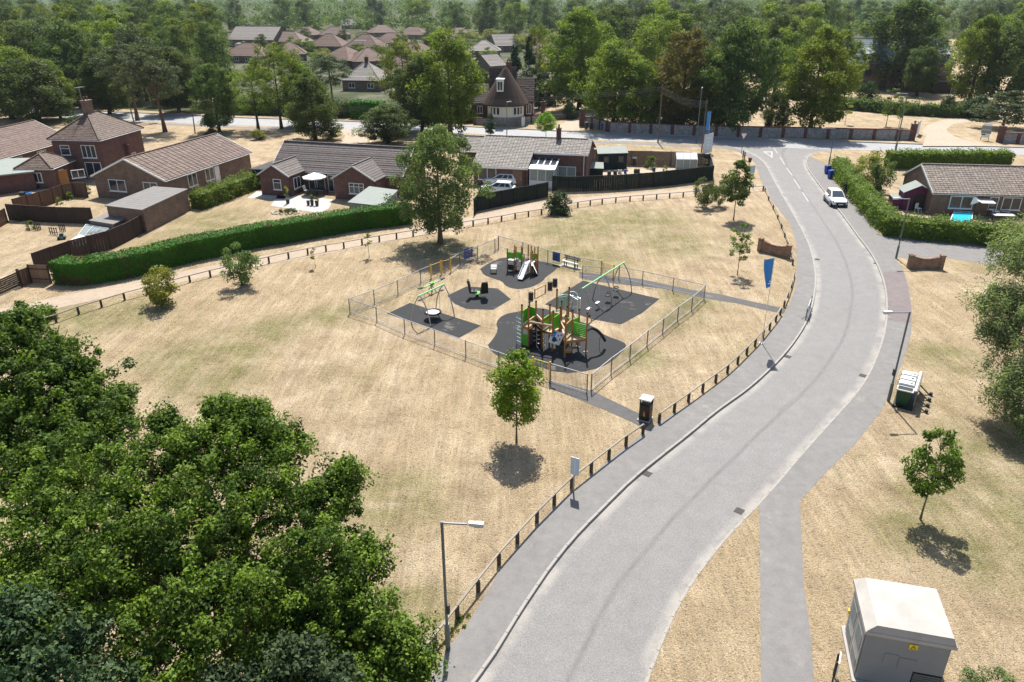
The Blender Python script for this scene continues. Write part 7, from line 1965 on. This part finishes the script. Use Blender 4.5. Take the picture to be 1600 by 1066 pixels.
hedge('field_hedge', 'rough dark hedge along the far verge behind the twin stemmed trees', px((345, 176), (440, 179), (548, 183)), 3.0, 2.6, 'lf_dark', .4, 30, rough=.5)
hedge('field_hedge', 'rough dark hedge along the far verge left of the cottage', px((606, 187), (680, 189), (738, 191)), 3.0, 2.6, 'lf_dark', .4, 30, rough=.5)
hedge('clipped_hedge', 'dark clipped hedge with a bright top across the main road', px((553, 184), (600, 186)), 2.5, 3.2, 'lf_hedge', .35, 40, rough=.15)
hedge('ground_cover', 'low leafy scrub below the first knee rail at the left', px((28, 512), (50, 504), (85, 494)), 1.2, .75, 'lf_laurel', .22, 90, rough=.25, cat='scrub')

# ------------------------------------------------------------------ trees the photograph lets one tell apart
plant('ash', 688, 380, 192, 71, 'large airy ash tree standing between the long hedge and the playground', rz=.4)
plant('young', 807, 691, 547, 45, 'small round maple tree on the lawn in front of the yellow gate', rz=1)
plant('young2', 1438, 812, 664, 38, 'small dark oak tree on the right lawn above the kiosk', rz=2)
plant('young3', 1146, 344, 248, 24, 'dark oval young tree beside the junction pavement')
plant('thin', 1152, 430, 347, 20, 'thin sparse young tree behind the blue feather flag')
plant('shrub_yel', 255, 477, 408, 29, 'yellow green shrub beside the dirt track knee rail, nearest the left', 'shrub')
plant('shrub', 378, 446, 383, 30, 'grey green bushy shrub beside the dirt track knee rail', 'shrub')
plant('sapling', 577, 403, 364, 9, 'young staked sapling left of the big ash', 'sapling'); plant('sapling', 493, 419, 388, 7, 'tiny sapling alone in the dry grass left of the big ash', 'sapling')
plant('bush', 873, 334, 301, 22, 'round grey green bush by the knee rail in front of the dark fence', 'shrub')
plant('shrub', 1098, 325, 279, 20, 'low spreading green tree left of the dark oval young tree'); plant('shrub', 1122, 322, 280, 14, 'small leafy shrub touching the dark oval young tree', 'shrub')
plant('young', 853, 216, 174, 16, 'small bright street tree behind the grey roofed bungalow'); plant('column', 766, 213, 173, 7, 'narrow ivy clad stump tree on the verge facing the cottage')
plant('garden', 0, 0, 0, 0, 'round topiary shrub inside the dark fence garden', 'shrub', b=flat(z8(808, 300)), h=1.7); plant('garden', 0, 0, 0, 0, 'low yellow green shrub behind the dark fence', 'shrub', b=flat(z8(965, 330)), h=.75)
plant('gold', 1352, 292, 232, 27, 'drooping golden green willow bush inside the right hedge corner', 'shrub'); plant('shrub', 1374, 303, 246, 20, 'browner feathery bush beside the drooping golden bush', 'shrub')
for x, y, tp, hw, k, lb in ((62, 192, 88, 62, 'dark', 'broad dark tree left of the two storey house chimney'), (20, 186, 52, 55, 'lime', 'leafy tree at the left border behind the long roof'), (95, 185, 92, 30, 'lime2', 'small leaning roadside tree with a bare trunk near the left border'),
    (128, 168, 30, 55, 'dark2', 'tall dark tree behind the two storey house'), (215, 188, 64, 42, 'pine', 'bushy pine above the two storey house chimney'), (258, 206, 62, 46, 'pine2', 'leaning pine with a long bare trunk'), (280, 176, 70, 44, 'dark', 'dark tree behind the leaning pine'), (172, 178, 75, 40, 'dark2', 'shadowy roadside tree just left of the pines'),
    (343, 206, 96, 38, 'dark', 'dense dark tree with foliage to the ground by the buff bungalow'), (404, 204, 104, 44, 'airy', 'airy tree with two bare stems above the ribbed roof'), (440, 201, 63, 44, 'airy', 'tall airy lime tree over the parked caravan'), (493, 219, 112, 44, 'dark2', 'ivy clad tree with a dense skirt by the bungalow ridge'), (478, 196, 100, 36, 'lime', 'round topped tree behind the ivy clad one'), (522, 176, 84, 34, 'pine', 'flat topped dark pine against the estate roofs'),
    (634, 196, 56, 48, 'airy', 'tall airy tree above the pole with stay wires'), (704, 213, 42, 58, 'lime2', 'very tall leafy poplar left of the thatched cottage'), (660, 206, 86, 42, 'dark2', 'mid height tree between the airy tree and the poplar'), (606, 224, 160, 44, 'dark', 'spreading dark bush tree beside the gravel drive')):
    plant(k, x, y, tp, hw, lb)
for x, y, tp, hw, k, lb in ((803, 178, 66, 27, 'cypress', 'tall dark cypress just behind the cottage chimney'), (826, 172, 50, 20, 'cypress', 'narrow tall cypress right of the cottage roof'), (842, 170, 112, 14, 'cypress', 'small cypress right of the cottage gable'), (850, 165, 106, 10, 'column', 'columnar conifer at the edge of the cottage lawn'), (842, 158, 34, 22, 'airy', 'thin airy tree behind the cottage conifers'), (752, 172, 106, 22, 'dark', 'green garden tree left of the cottage roof'), (862, 165, 128, 14, 'bush', 'round bush on the cottage lawn edge'), (892, 186, 160, 12, 'bush', 'grey green bush by the cottage picket fence')):
    plant(k, x, y, tp, hw, lb, 'tree' if k != 'bush' else 'shrub')
for x, y, tp, hw, k, lb in ((905, 172, 10, 60, 'lime', 'huge lime tree right of the cottage lawn'), (958, 199, 62, 56, 'lime2', 'broad lime tree overhanging the curved wall'), (1000, 204, 92, 42, 'lime', 'drooping lime tree behind the flint wall'), (1062, 205, 40, 58, 'brown', 'browning chestnut tree behind the flint wall'), (1088, 207, 122, 36, 'dark', 'low dark tree at the foot of the browning chestnut'), (1036, 205, 108, 34, 'dark', 'dark understorey tree left of the browning chestnut'),
    (1142, 208, 27, 62, 'dark2', 'large dark sycamore directly behind the junction'), (1120, 206, 60, 42, 'lime2', 'lime tree squeezed between the chestnut and the sycamore'), (1212, 130, 20, 34, 'dark', 'dark tree standing back between sycamore and lime'), (1209, 208, 140, 24, 'dark2', 'small dark tree behind the flint wall opposite the junction'), (1264, 209, 40, 58, 'lime2', 'tall lime tree with clear trunk opposite the junction'), (1306, 152, 45, 34, 'lime', 'lime tree left of the slate roofed house'),
    (1402, 140, -6, 56, 'dark2', 'massive dark tree in front of the slate roofed house'), (1432, 150, 70, 32, 'dark', 'dark tree against the right half of the slate roof'), (1514, 160, 22, 44, 'lime', 'leafy tree right of the slate roofed house with a thick trunk'), (1580, 166, 0, 58, 'dark2', 'large dark tree at the right border'), (1566, 201, 140, 44, 'cedar', 'flat tiered cedar beside the right brick pier'), (1349, 168, 128, 18, 'bush', 'dark rounded bush on the dry field'), (1530, 186, 150, 26, 'bush', 'rough dark bush left of the cedar'),
    (1320, 195, 160, 9, 'sapling', 'thin staked sapling in the dry field, left one'), (1384, 198, 138, 18, 'thin', 'pale young tree in the dry field by the lamp column'), (1404, 199, 150, 12, 'thin', 'smaller young tree touching the lamp column in the field'), (1478, 182, 150, 14, 'bush', 'small bush poking above the field hedge')):
    plant(k, x, y, tp, hw, lb, 'shrub' if k == 'bush' else ('sapling' if k == 'sapling' else 'tree'))
for x, y, tp, hw, lb in ((120, 205, 182, 14, 'low dark bush beside the far verge left of the house'), (330, 212, 200, 10, 'small dark bush by the dark road edge pole'), (470, 205, 190, 8, 'small bush at the foot of the ivy clad tree'), (405, 218, 200, 14, 'shaded bush below the airy twin stemmed tree'), (520, 218, 196, 14, 'bright bush right of the ivy clad tree'), (742, 188, 172, 14, 'pale bush in front of the cottage left wing'), (985, 186, 168, 8, 'yellow green bush behind the flint wall')):
    plant('bush' if 'dark' in lb else 'shrub_yel', x, y, tp, hw, lb, 'shrub')
for k in range(72):
    x = rng.uniform(352, 880); y = rng.uniform(62, 130)
    if abs(x-565) < 34 and y > 100 or (x > 735 and y > 105): continue
    plant(('wood3', 'wood', 'gold', 'wood2')[k % 4], x, y, y-rng.uniform(14, 30), rng.uniform(9, 17), 'garden tree standing among the estate roofs', 'tree', 'trees in the estate gardens')
for k in range(9):
    x, y = rng.uniform(590, 660), rng.uniform(94, 118); plant('gold' if k % 2 else 'bush', x, y, y-rng.uniform(8, 18), rng.uniform(7, 12), 'small shrub in the flower gardens among the estate roofs', 'shrub', 'shrubs in the estate gardens')
for k, (x, y, h_) in enumerate(((12, 700, .9), (120, 690, 1.0), (175, 740, .9), (330, 600, .8), (485, 545, 1.0), (230, 615, .8), (700, 640, .8), (390, 575, .9))):
    plant('garden', 0, 0, 0, 0, ('thin weed clump in the dry left gardens'), 'shrub', 'weeds in the left gardens', b=flat(z5(x, y)), h=h_)

# ------------------------------------------------------------------ the wood behind: single trees, then one mass
def blocked(x, y):   # keep the estate roofs and the slate roof in view
    X, Y = proj(Vector((x, y, 0)))
    return (345 < X < 690 and Y > 53 or 525 < X < 585 and Y > 44) or (690 < X < 880 and Y > 64) or (1290 < X < 1500 and Y > 62)
cnt = 0
for row, (yy, stp, hh) in enumerate(((172, 9, 16), (182, 10, 17), (195, 11, 18.5), (235, 11, 19.5), (285, 12, 20.5), (345, 13, 21.0), (415, 16, 21.5), (470, 16, 23), (550, 23, 24))):
    x = -yy*.76
    while x < yy*.76:
        x += stp*rng.uniform(.75, 1.25); y = yy+rng.uniform(-14, 14)
        if blocked(x, y): continue
        X, Y = proj(Vector((x, y, 0)))
        if Y > 118 and (600 < X < 880 or 1280 < X < 1600): continue
        if yy < 190 and 330 < X < 1340: continue
        if yy < 185 and X > 1300 and Y > 100: continue
        k = rng.choice(('wood', 'wood', 'wood2', 'wood3'))
        h = hh*rng.uniform(.78, 1.08)
        plant(k, 0, 0, 0, 0, 'one of the tall dark trees of the hazy wood at the top', 'tree', 'trees of the wood behind the houses', b=Vector((x, y, 0)), h=h)
        cnt += 1
def mass():
    global nr
    nr = np.random.default_rng(99)
    cen, rad = [], []
    for _ in range(1100):
        y = 425+nr.random()*270; x = nr.uniform(-.8, .8)*y; X, Y = proj(Vector((x, y, 0)))
        if 340 < X < 900 and Y > 57: continue
        hh = nr.uniform(6, 15)
        for j in range(3): cen.append((x+nr.normal(0, 2.5), y+nr.normal(0, 2.5), hh*nr.uniform(.3, 1))); rad.append(2.6)
    for _ in range(2900):
        y = 690*(1+nr.random()**1.6*4); x = nr.uniform(-.85, .85)*y
        s = 1.2+(y-690)/900
        for j in range(3): cen.append((x+nr.normal(0, 3*s), y+nr.normal(0, 3*s), nr.uniform(6, 19))); rad.append(3.6*s)
    me = leafmesh('woodland', *clumps(cen, rad, 36, 1.35, .8), M['lf_dark'])
    o = link('woodland', me, None, 'stuff'); o['label'] = 'far hazy woodland reaching the horizon'
mass()

# ------------------------------------------------------------------ the great oaks below the viewer
def cam3(x, y, d): return Vector(((x-800)*d/FPX, d*_c+(533-y)*d/FPX*_s, CH-d*_s+(533-y)*d/FPX*_c))
def big_oak(label, lobes, base, tr, mat, ls, dens, seed, cat='tree', up=.5, asp=.62, sub=.4, flat_=.85):
    global nr
    nr = np.random.default_rng(seed); rng.seed(seed)
    t = thing('oak_tree' if 'oak' in label else 'tree', label, cat, base)
    cen, rad, lims = [], [], []
    for x, y, rp, d in lobes:
        c = np.array(cam3(x, y, d)); r = rp*d/FPX; lims.append((Vector(c), r))
        n = int(17+40*r)
        dirs = nrmz(nr.normal(size=(n, 3))+np.array([[0, 0, .35]]))
        rr = r*nr.uniform(.35, 1.0, (n, 1))*np.where(nr.random((n, 1)) < .28, nr.uniform(1.1, 1.5, (n, 1)), 1.0)
        for q in c+dirs*rr*np.array([[1, 1, .8]]): cen.append(tuple(q)); rad.append(sub*nr.uniform(.45, 1.45))
    mb = MB(); mb.smooth = True
    b = Vector(base); H = max(c.z for c, r in lims)
    trunk = [b+Vector((0, 0, -.1)), b+Vector((.1, .05, H*.15)), b+Vector((.0, .2, H*.35)), b+Vector((.25, .3, H*.55)), b+Vector((.2, .2, H*.75))]
    mb.tube(trunk, [tr*1.5, tr, tr*.85, tr*.6, tr*.3], 10)
    for c, r in lims:
        zt = max(H*.2, min(H*.7, c.z-.55*math.hypot(c.x-b.x, c.y-b.y))); k = zt/(H*.75)*4; i = min(3, int(k)); s = trunk[i].lerp(trunk[i+1], k-i)
        m_ = s.lerp(c, .5)+Vector((rng.uniform(-.4, .4), rng.uniform(-.4, .4), .4))
        pts = smooth([s, m_, c], 2); r0 = tr*.38*(1-.5*zt/H); mb.tube(pts, [r0*(1-.75*i/(len(pts)-1)) for i in range(len(pts))], 6, cap=False)
        for j in range(int(5+4*r)):
            q = c+Vector((rng.gauss(0, 1), rng.gauss(0, 1), rng.gauss(0, .8))).normalized()*r*rng.uniform(.6, .95)
            st_ = s.lerp(c, rng.uniform(.55, 1)); mb.tube([st_, st_.lerp(q, .5)+Vector((0, 0, .1)), q], [r0*.22, r0*.14, .012], 5, cap=False)
    bo = Vector(base)
    mb.build('trunk', M['bark'], t, world=True)
    cen = [tuple(Vector(c)-bo) for c in cen]
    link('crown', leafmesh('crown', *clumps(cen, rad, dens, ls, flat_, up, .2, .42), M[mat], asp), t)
big_oak('great spreading oak in the near left corner with branches reaching right', [(385, 690, 66, 21.5), (310, 715, 66, 21), (440, 700, 42, 21.8), (235, 745, 75, 20.6), (130, 770, 85, 20.2), (60, 840, 95, 19.6), (180, 880, 110, 18.6), (310, 820, 95, 19.2), (430, 790, 82, 20.5), (510, 790, 56, 21), (540, 750, 34, 21.2), (500, 880, 90, 19.6), (565, 880, 52, 20), (400, 930, 100, 18.6), (290, 970, 95, 17.6), (500, 975, 80, 18.9), (575, 970, 56, 19), (630, 1000, 42, 18.9), (645, 1045, 36, 18.7), (450, 1050, 80, 18), (580, 1060, 66, 18.2), (100, 970, 95, 17.6), (30, 940, 80, 18), (250, 1060, 90, 17.2), (350, 645, 34, 22), (395, 650, 30, 22), (255, 668, 30, 21.6), (180, 930, 120, 21), (330, 940, 120, 21.5), (450, 960, 110, 21.5), (250, 860, 100, 22), (90, 900, 110, 21), (560, 1010, 60, 21)],
        tuple(Vector((cam3(330, 880, 20).x-.2, cam3(330, 880, 20).y+1.6, 0))), .42, 'lf_oak', .1, 112, 41, sub=.31)
big_oak('dark oak at the left border behind the great spreading oak', [(20, 540, 60, 26), (90, 560, 58, 26), (60, 610, 75, 25), (130, 600, 48, 26), (170, 640, 34, 25.5), (150, 690, 60, 24), (90, 740, 80, 23), (10, 660, 80, 24.5), (110, 670, 70, 24.6), (-60, 600, 90, 25), (-40, 720, 90, 24), (60, 730, 70, 23.5), (185, 620, 18, 26), (30, 505, 30, 26.4)],
        tuple(Vector((cam3(30, 700, 26).x-.5, cam3(30, 700, 26).y+1.5, 0))), .4, 'lf_oak2', .12, 100, 42, sub=.32)
big_oak('low grey green tree in the bottom left corner below the great spreading one', [(20, 1010, 80, 16.5), (90, 1050, 80, 16), (-40, 1060, 80, 16), (150, 1100, 70, 16), (30, 960, 40, 16.8)], tuple(Vector((cam3(40, 1060, 17).x, cam3(40, 1060, 17).y+1, 0))), .25, 'lf_blue', .12, 60, 43, sub=.3)
big_oak('small grey green tree at the bottom edge between the oak branches', [(470, 1030, 46, 17), (520, 1070, 50, 16.8), (420, 1080, 50, 16.8), (350, 1075, 40, 16.6)], tuple(Vector((cam3(470, 1060, 17.5).x, cam3(470, 1060, 17.5).y+1, 0))), .16, 'lf_blue', .11, 60, 44, sub=.25)
big_oak('feathery drooping tree at the right border beside the green bins', [(1585, 400, 46, 42), (1620, 360, 40, 43), (1640, 430, 70, 42), (1555, 470, 34, 41.5), (1595, 490, 60, 41), (1640, 530, 80, 41), (1565, 520, 30, 41), (1600, 580, 58, 40), (1650, 620, 80, 40), (1580, 610, 36, 39.5), (1600, 650, 36, 39), (1700, 480, 110, 42), (1690, 600, 90, 41)],
        tuple(flat(g(1655, 640))), .35, 'lf_will', .18, 56, 45, asp=.3, sub=.42, flat_=1.7)
plant('shrub', 1560, 1078, 1040, 45, 'low bright shrub at the bottom edge beside the kiosk', 'shrub', b=flat(g(1550, 1092)), h=.9)
# weeds and dry tufts
def tufts():
    global nr
    nr = np.random.default_rng(77)
    cen, rad = [], []
    for (x0, y0, x1, y1, n) in ((690, 1010, 725, 960, 26), (30, 500, 60, 496, 10)):
        for _ in range(n):
            u = nr.random(); p = g(x0+(x1-x0)*u, y0+(y1-y0)*u); cen.append((p.x+nr.normal(0, .18), p.y+nr.normal(0, .18), .05)); rad.append(.09)
    o = link('weeds', leafmesh('weeds', *clumps(cen, rad, 40, .05, .6), M['lf_laurel']), None, 'stuff'); o['label'] = 'green weeds along the kerb and the foot of the near knee rail'
    C = []
    n = 110000
    xx = nr.uniform(0, 1600, n); yy = 330+nr.random(n)**1.0*760
    w = 533-yy; u = xx-800; t = CH/(FPX*_s-w*_c); X, Y = t*u, t*(w*_s+FPX*_c)
    bad = []
    polys = [[(p.x, p.y) for p in KL]+[(p.x, p.y) for p in reversed(OL)], [(p.x, p.y) for p in kr_in[iR:iE+1]]+[], [(p.x, p.y) for p in KL]+[(p.x, p.y) for p in reversed(KR)], [(p.x, p.y) for p in kr_in[iR:iE+1]+PR], [(p.x, p.y) for p in mbl+list(reversed(mbr))]]
    polys = [polys[0], polys[2], polys[3], polys[4]]+[[(v.co.x, v.co.y) for v in []]]
    polys = [p for p in polys if p]
    ok = np.ones(n, bool)
    for P in polys:
        r = np.zeros(n, bool); j = len(P)-1
        for i in range(len(P)):
            xi, yi = P[i]; xj, yj = P[j]
            if yi != yj:
                c = ((yi > Y) != (yj > Y)) & (X < (xj-xi)*(Y-yi)/(yj-yi)+xi); r ^= c
            j = i
        ok &= ~r
    # keep the play surfaces, paths and gardens clear
    for o_ in bpy.data.objects:
        if o_.name.split('.')[0] in ('rubber_surface', 'path', 'driveway', 'bench_pad', 'patio'):
            co = [v.co for v in o_.data.vertices]; x0, x1, y0, y1 = min(c.x for c in co), max(c.x for c in co), min(c.y for c in co), max(c.y for c in co)
            if o_.name.startswith('path'):
                e = [(v.co.x, v.co.y) for v in o_.data.vertices]
                for tr_ in o_.data.polygons:
                    A, B, C_ = [e[i] for i in tr_.vertices][:3]
                    s1 = (B[0]-A[0])*(Y-A[1])-(B[1]-A[1])*(X-A[0]); s2 = (C_[0]-B[0])*(Y-B[1])-(C_[1]-B[1])*(X-B[0]); s3 = (A[0]-C_[0])*(Y-C_[1])-(A[1]-C_[1])*(X-C_[0])
                    ok &= ~(((s1 >= 0) & (s2 >= 0) & (s3 >= 0)) | ((s1 <= 0) & (s2 <= 0) & (s3 <= 0)))
            else: ok &= ~((X > x0) & (X < x1) & (Y > y0) & (Y < y1))
    Cc = np.stack([X[ok], Y[ok], np.full(ok.sum(), .025)], 1); k = len(Cc)
    N = nrmz(nr.normal(size=(k, 3))*np.array([[1, 1, .35]])*.6+np.array([[0, 0, .9]]))
    o = link('dry_grass_tufts', leafmesh('dry_grass_tufts', Cc, N, nr.uniform(.035, .085, k)*np.clip(Y[ok]/35, .7, 1.6), nr.random(k), M['lf_straw'], .5), None, 'stuff'); o['label'] = 'short dry straw tufts on the mown grass'
tufts()

# ------------------------------------------------------------------ air
def haze():
    mb = MB().bx(-7000, 7000, -60, 9000, -1.2, 29)
    m = bpy.data.materials.new('summer_haze'); m.use_nodes = True; t = m.node_tree
    t.nodes.remove(t.nodes['Principled BSDF'])
    v = t.nodes.new('ShaderNodeVolumePrincipled'); v.inputs['Color'].default_value = (.72, .82, .95, 1); v.inputs['Density'].default_value = .00007; v.inputs['Anisotropy'].default_value = .3
    t.links.new(v.outputs[0], t.nodes['Material Output'].inputs['Volume'])
    o = mb.build('haze', m, None, kind='stuff'); o['label'] = 'thin summer haze over the whole scene'
    o.visible_shadow = True

haze()
for o in bpy.data.objects:
    if o.get('used'): del o['used']
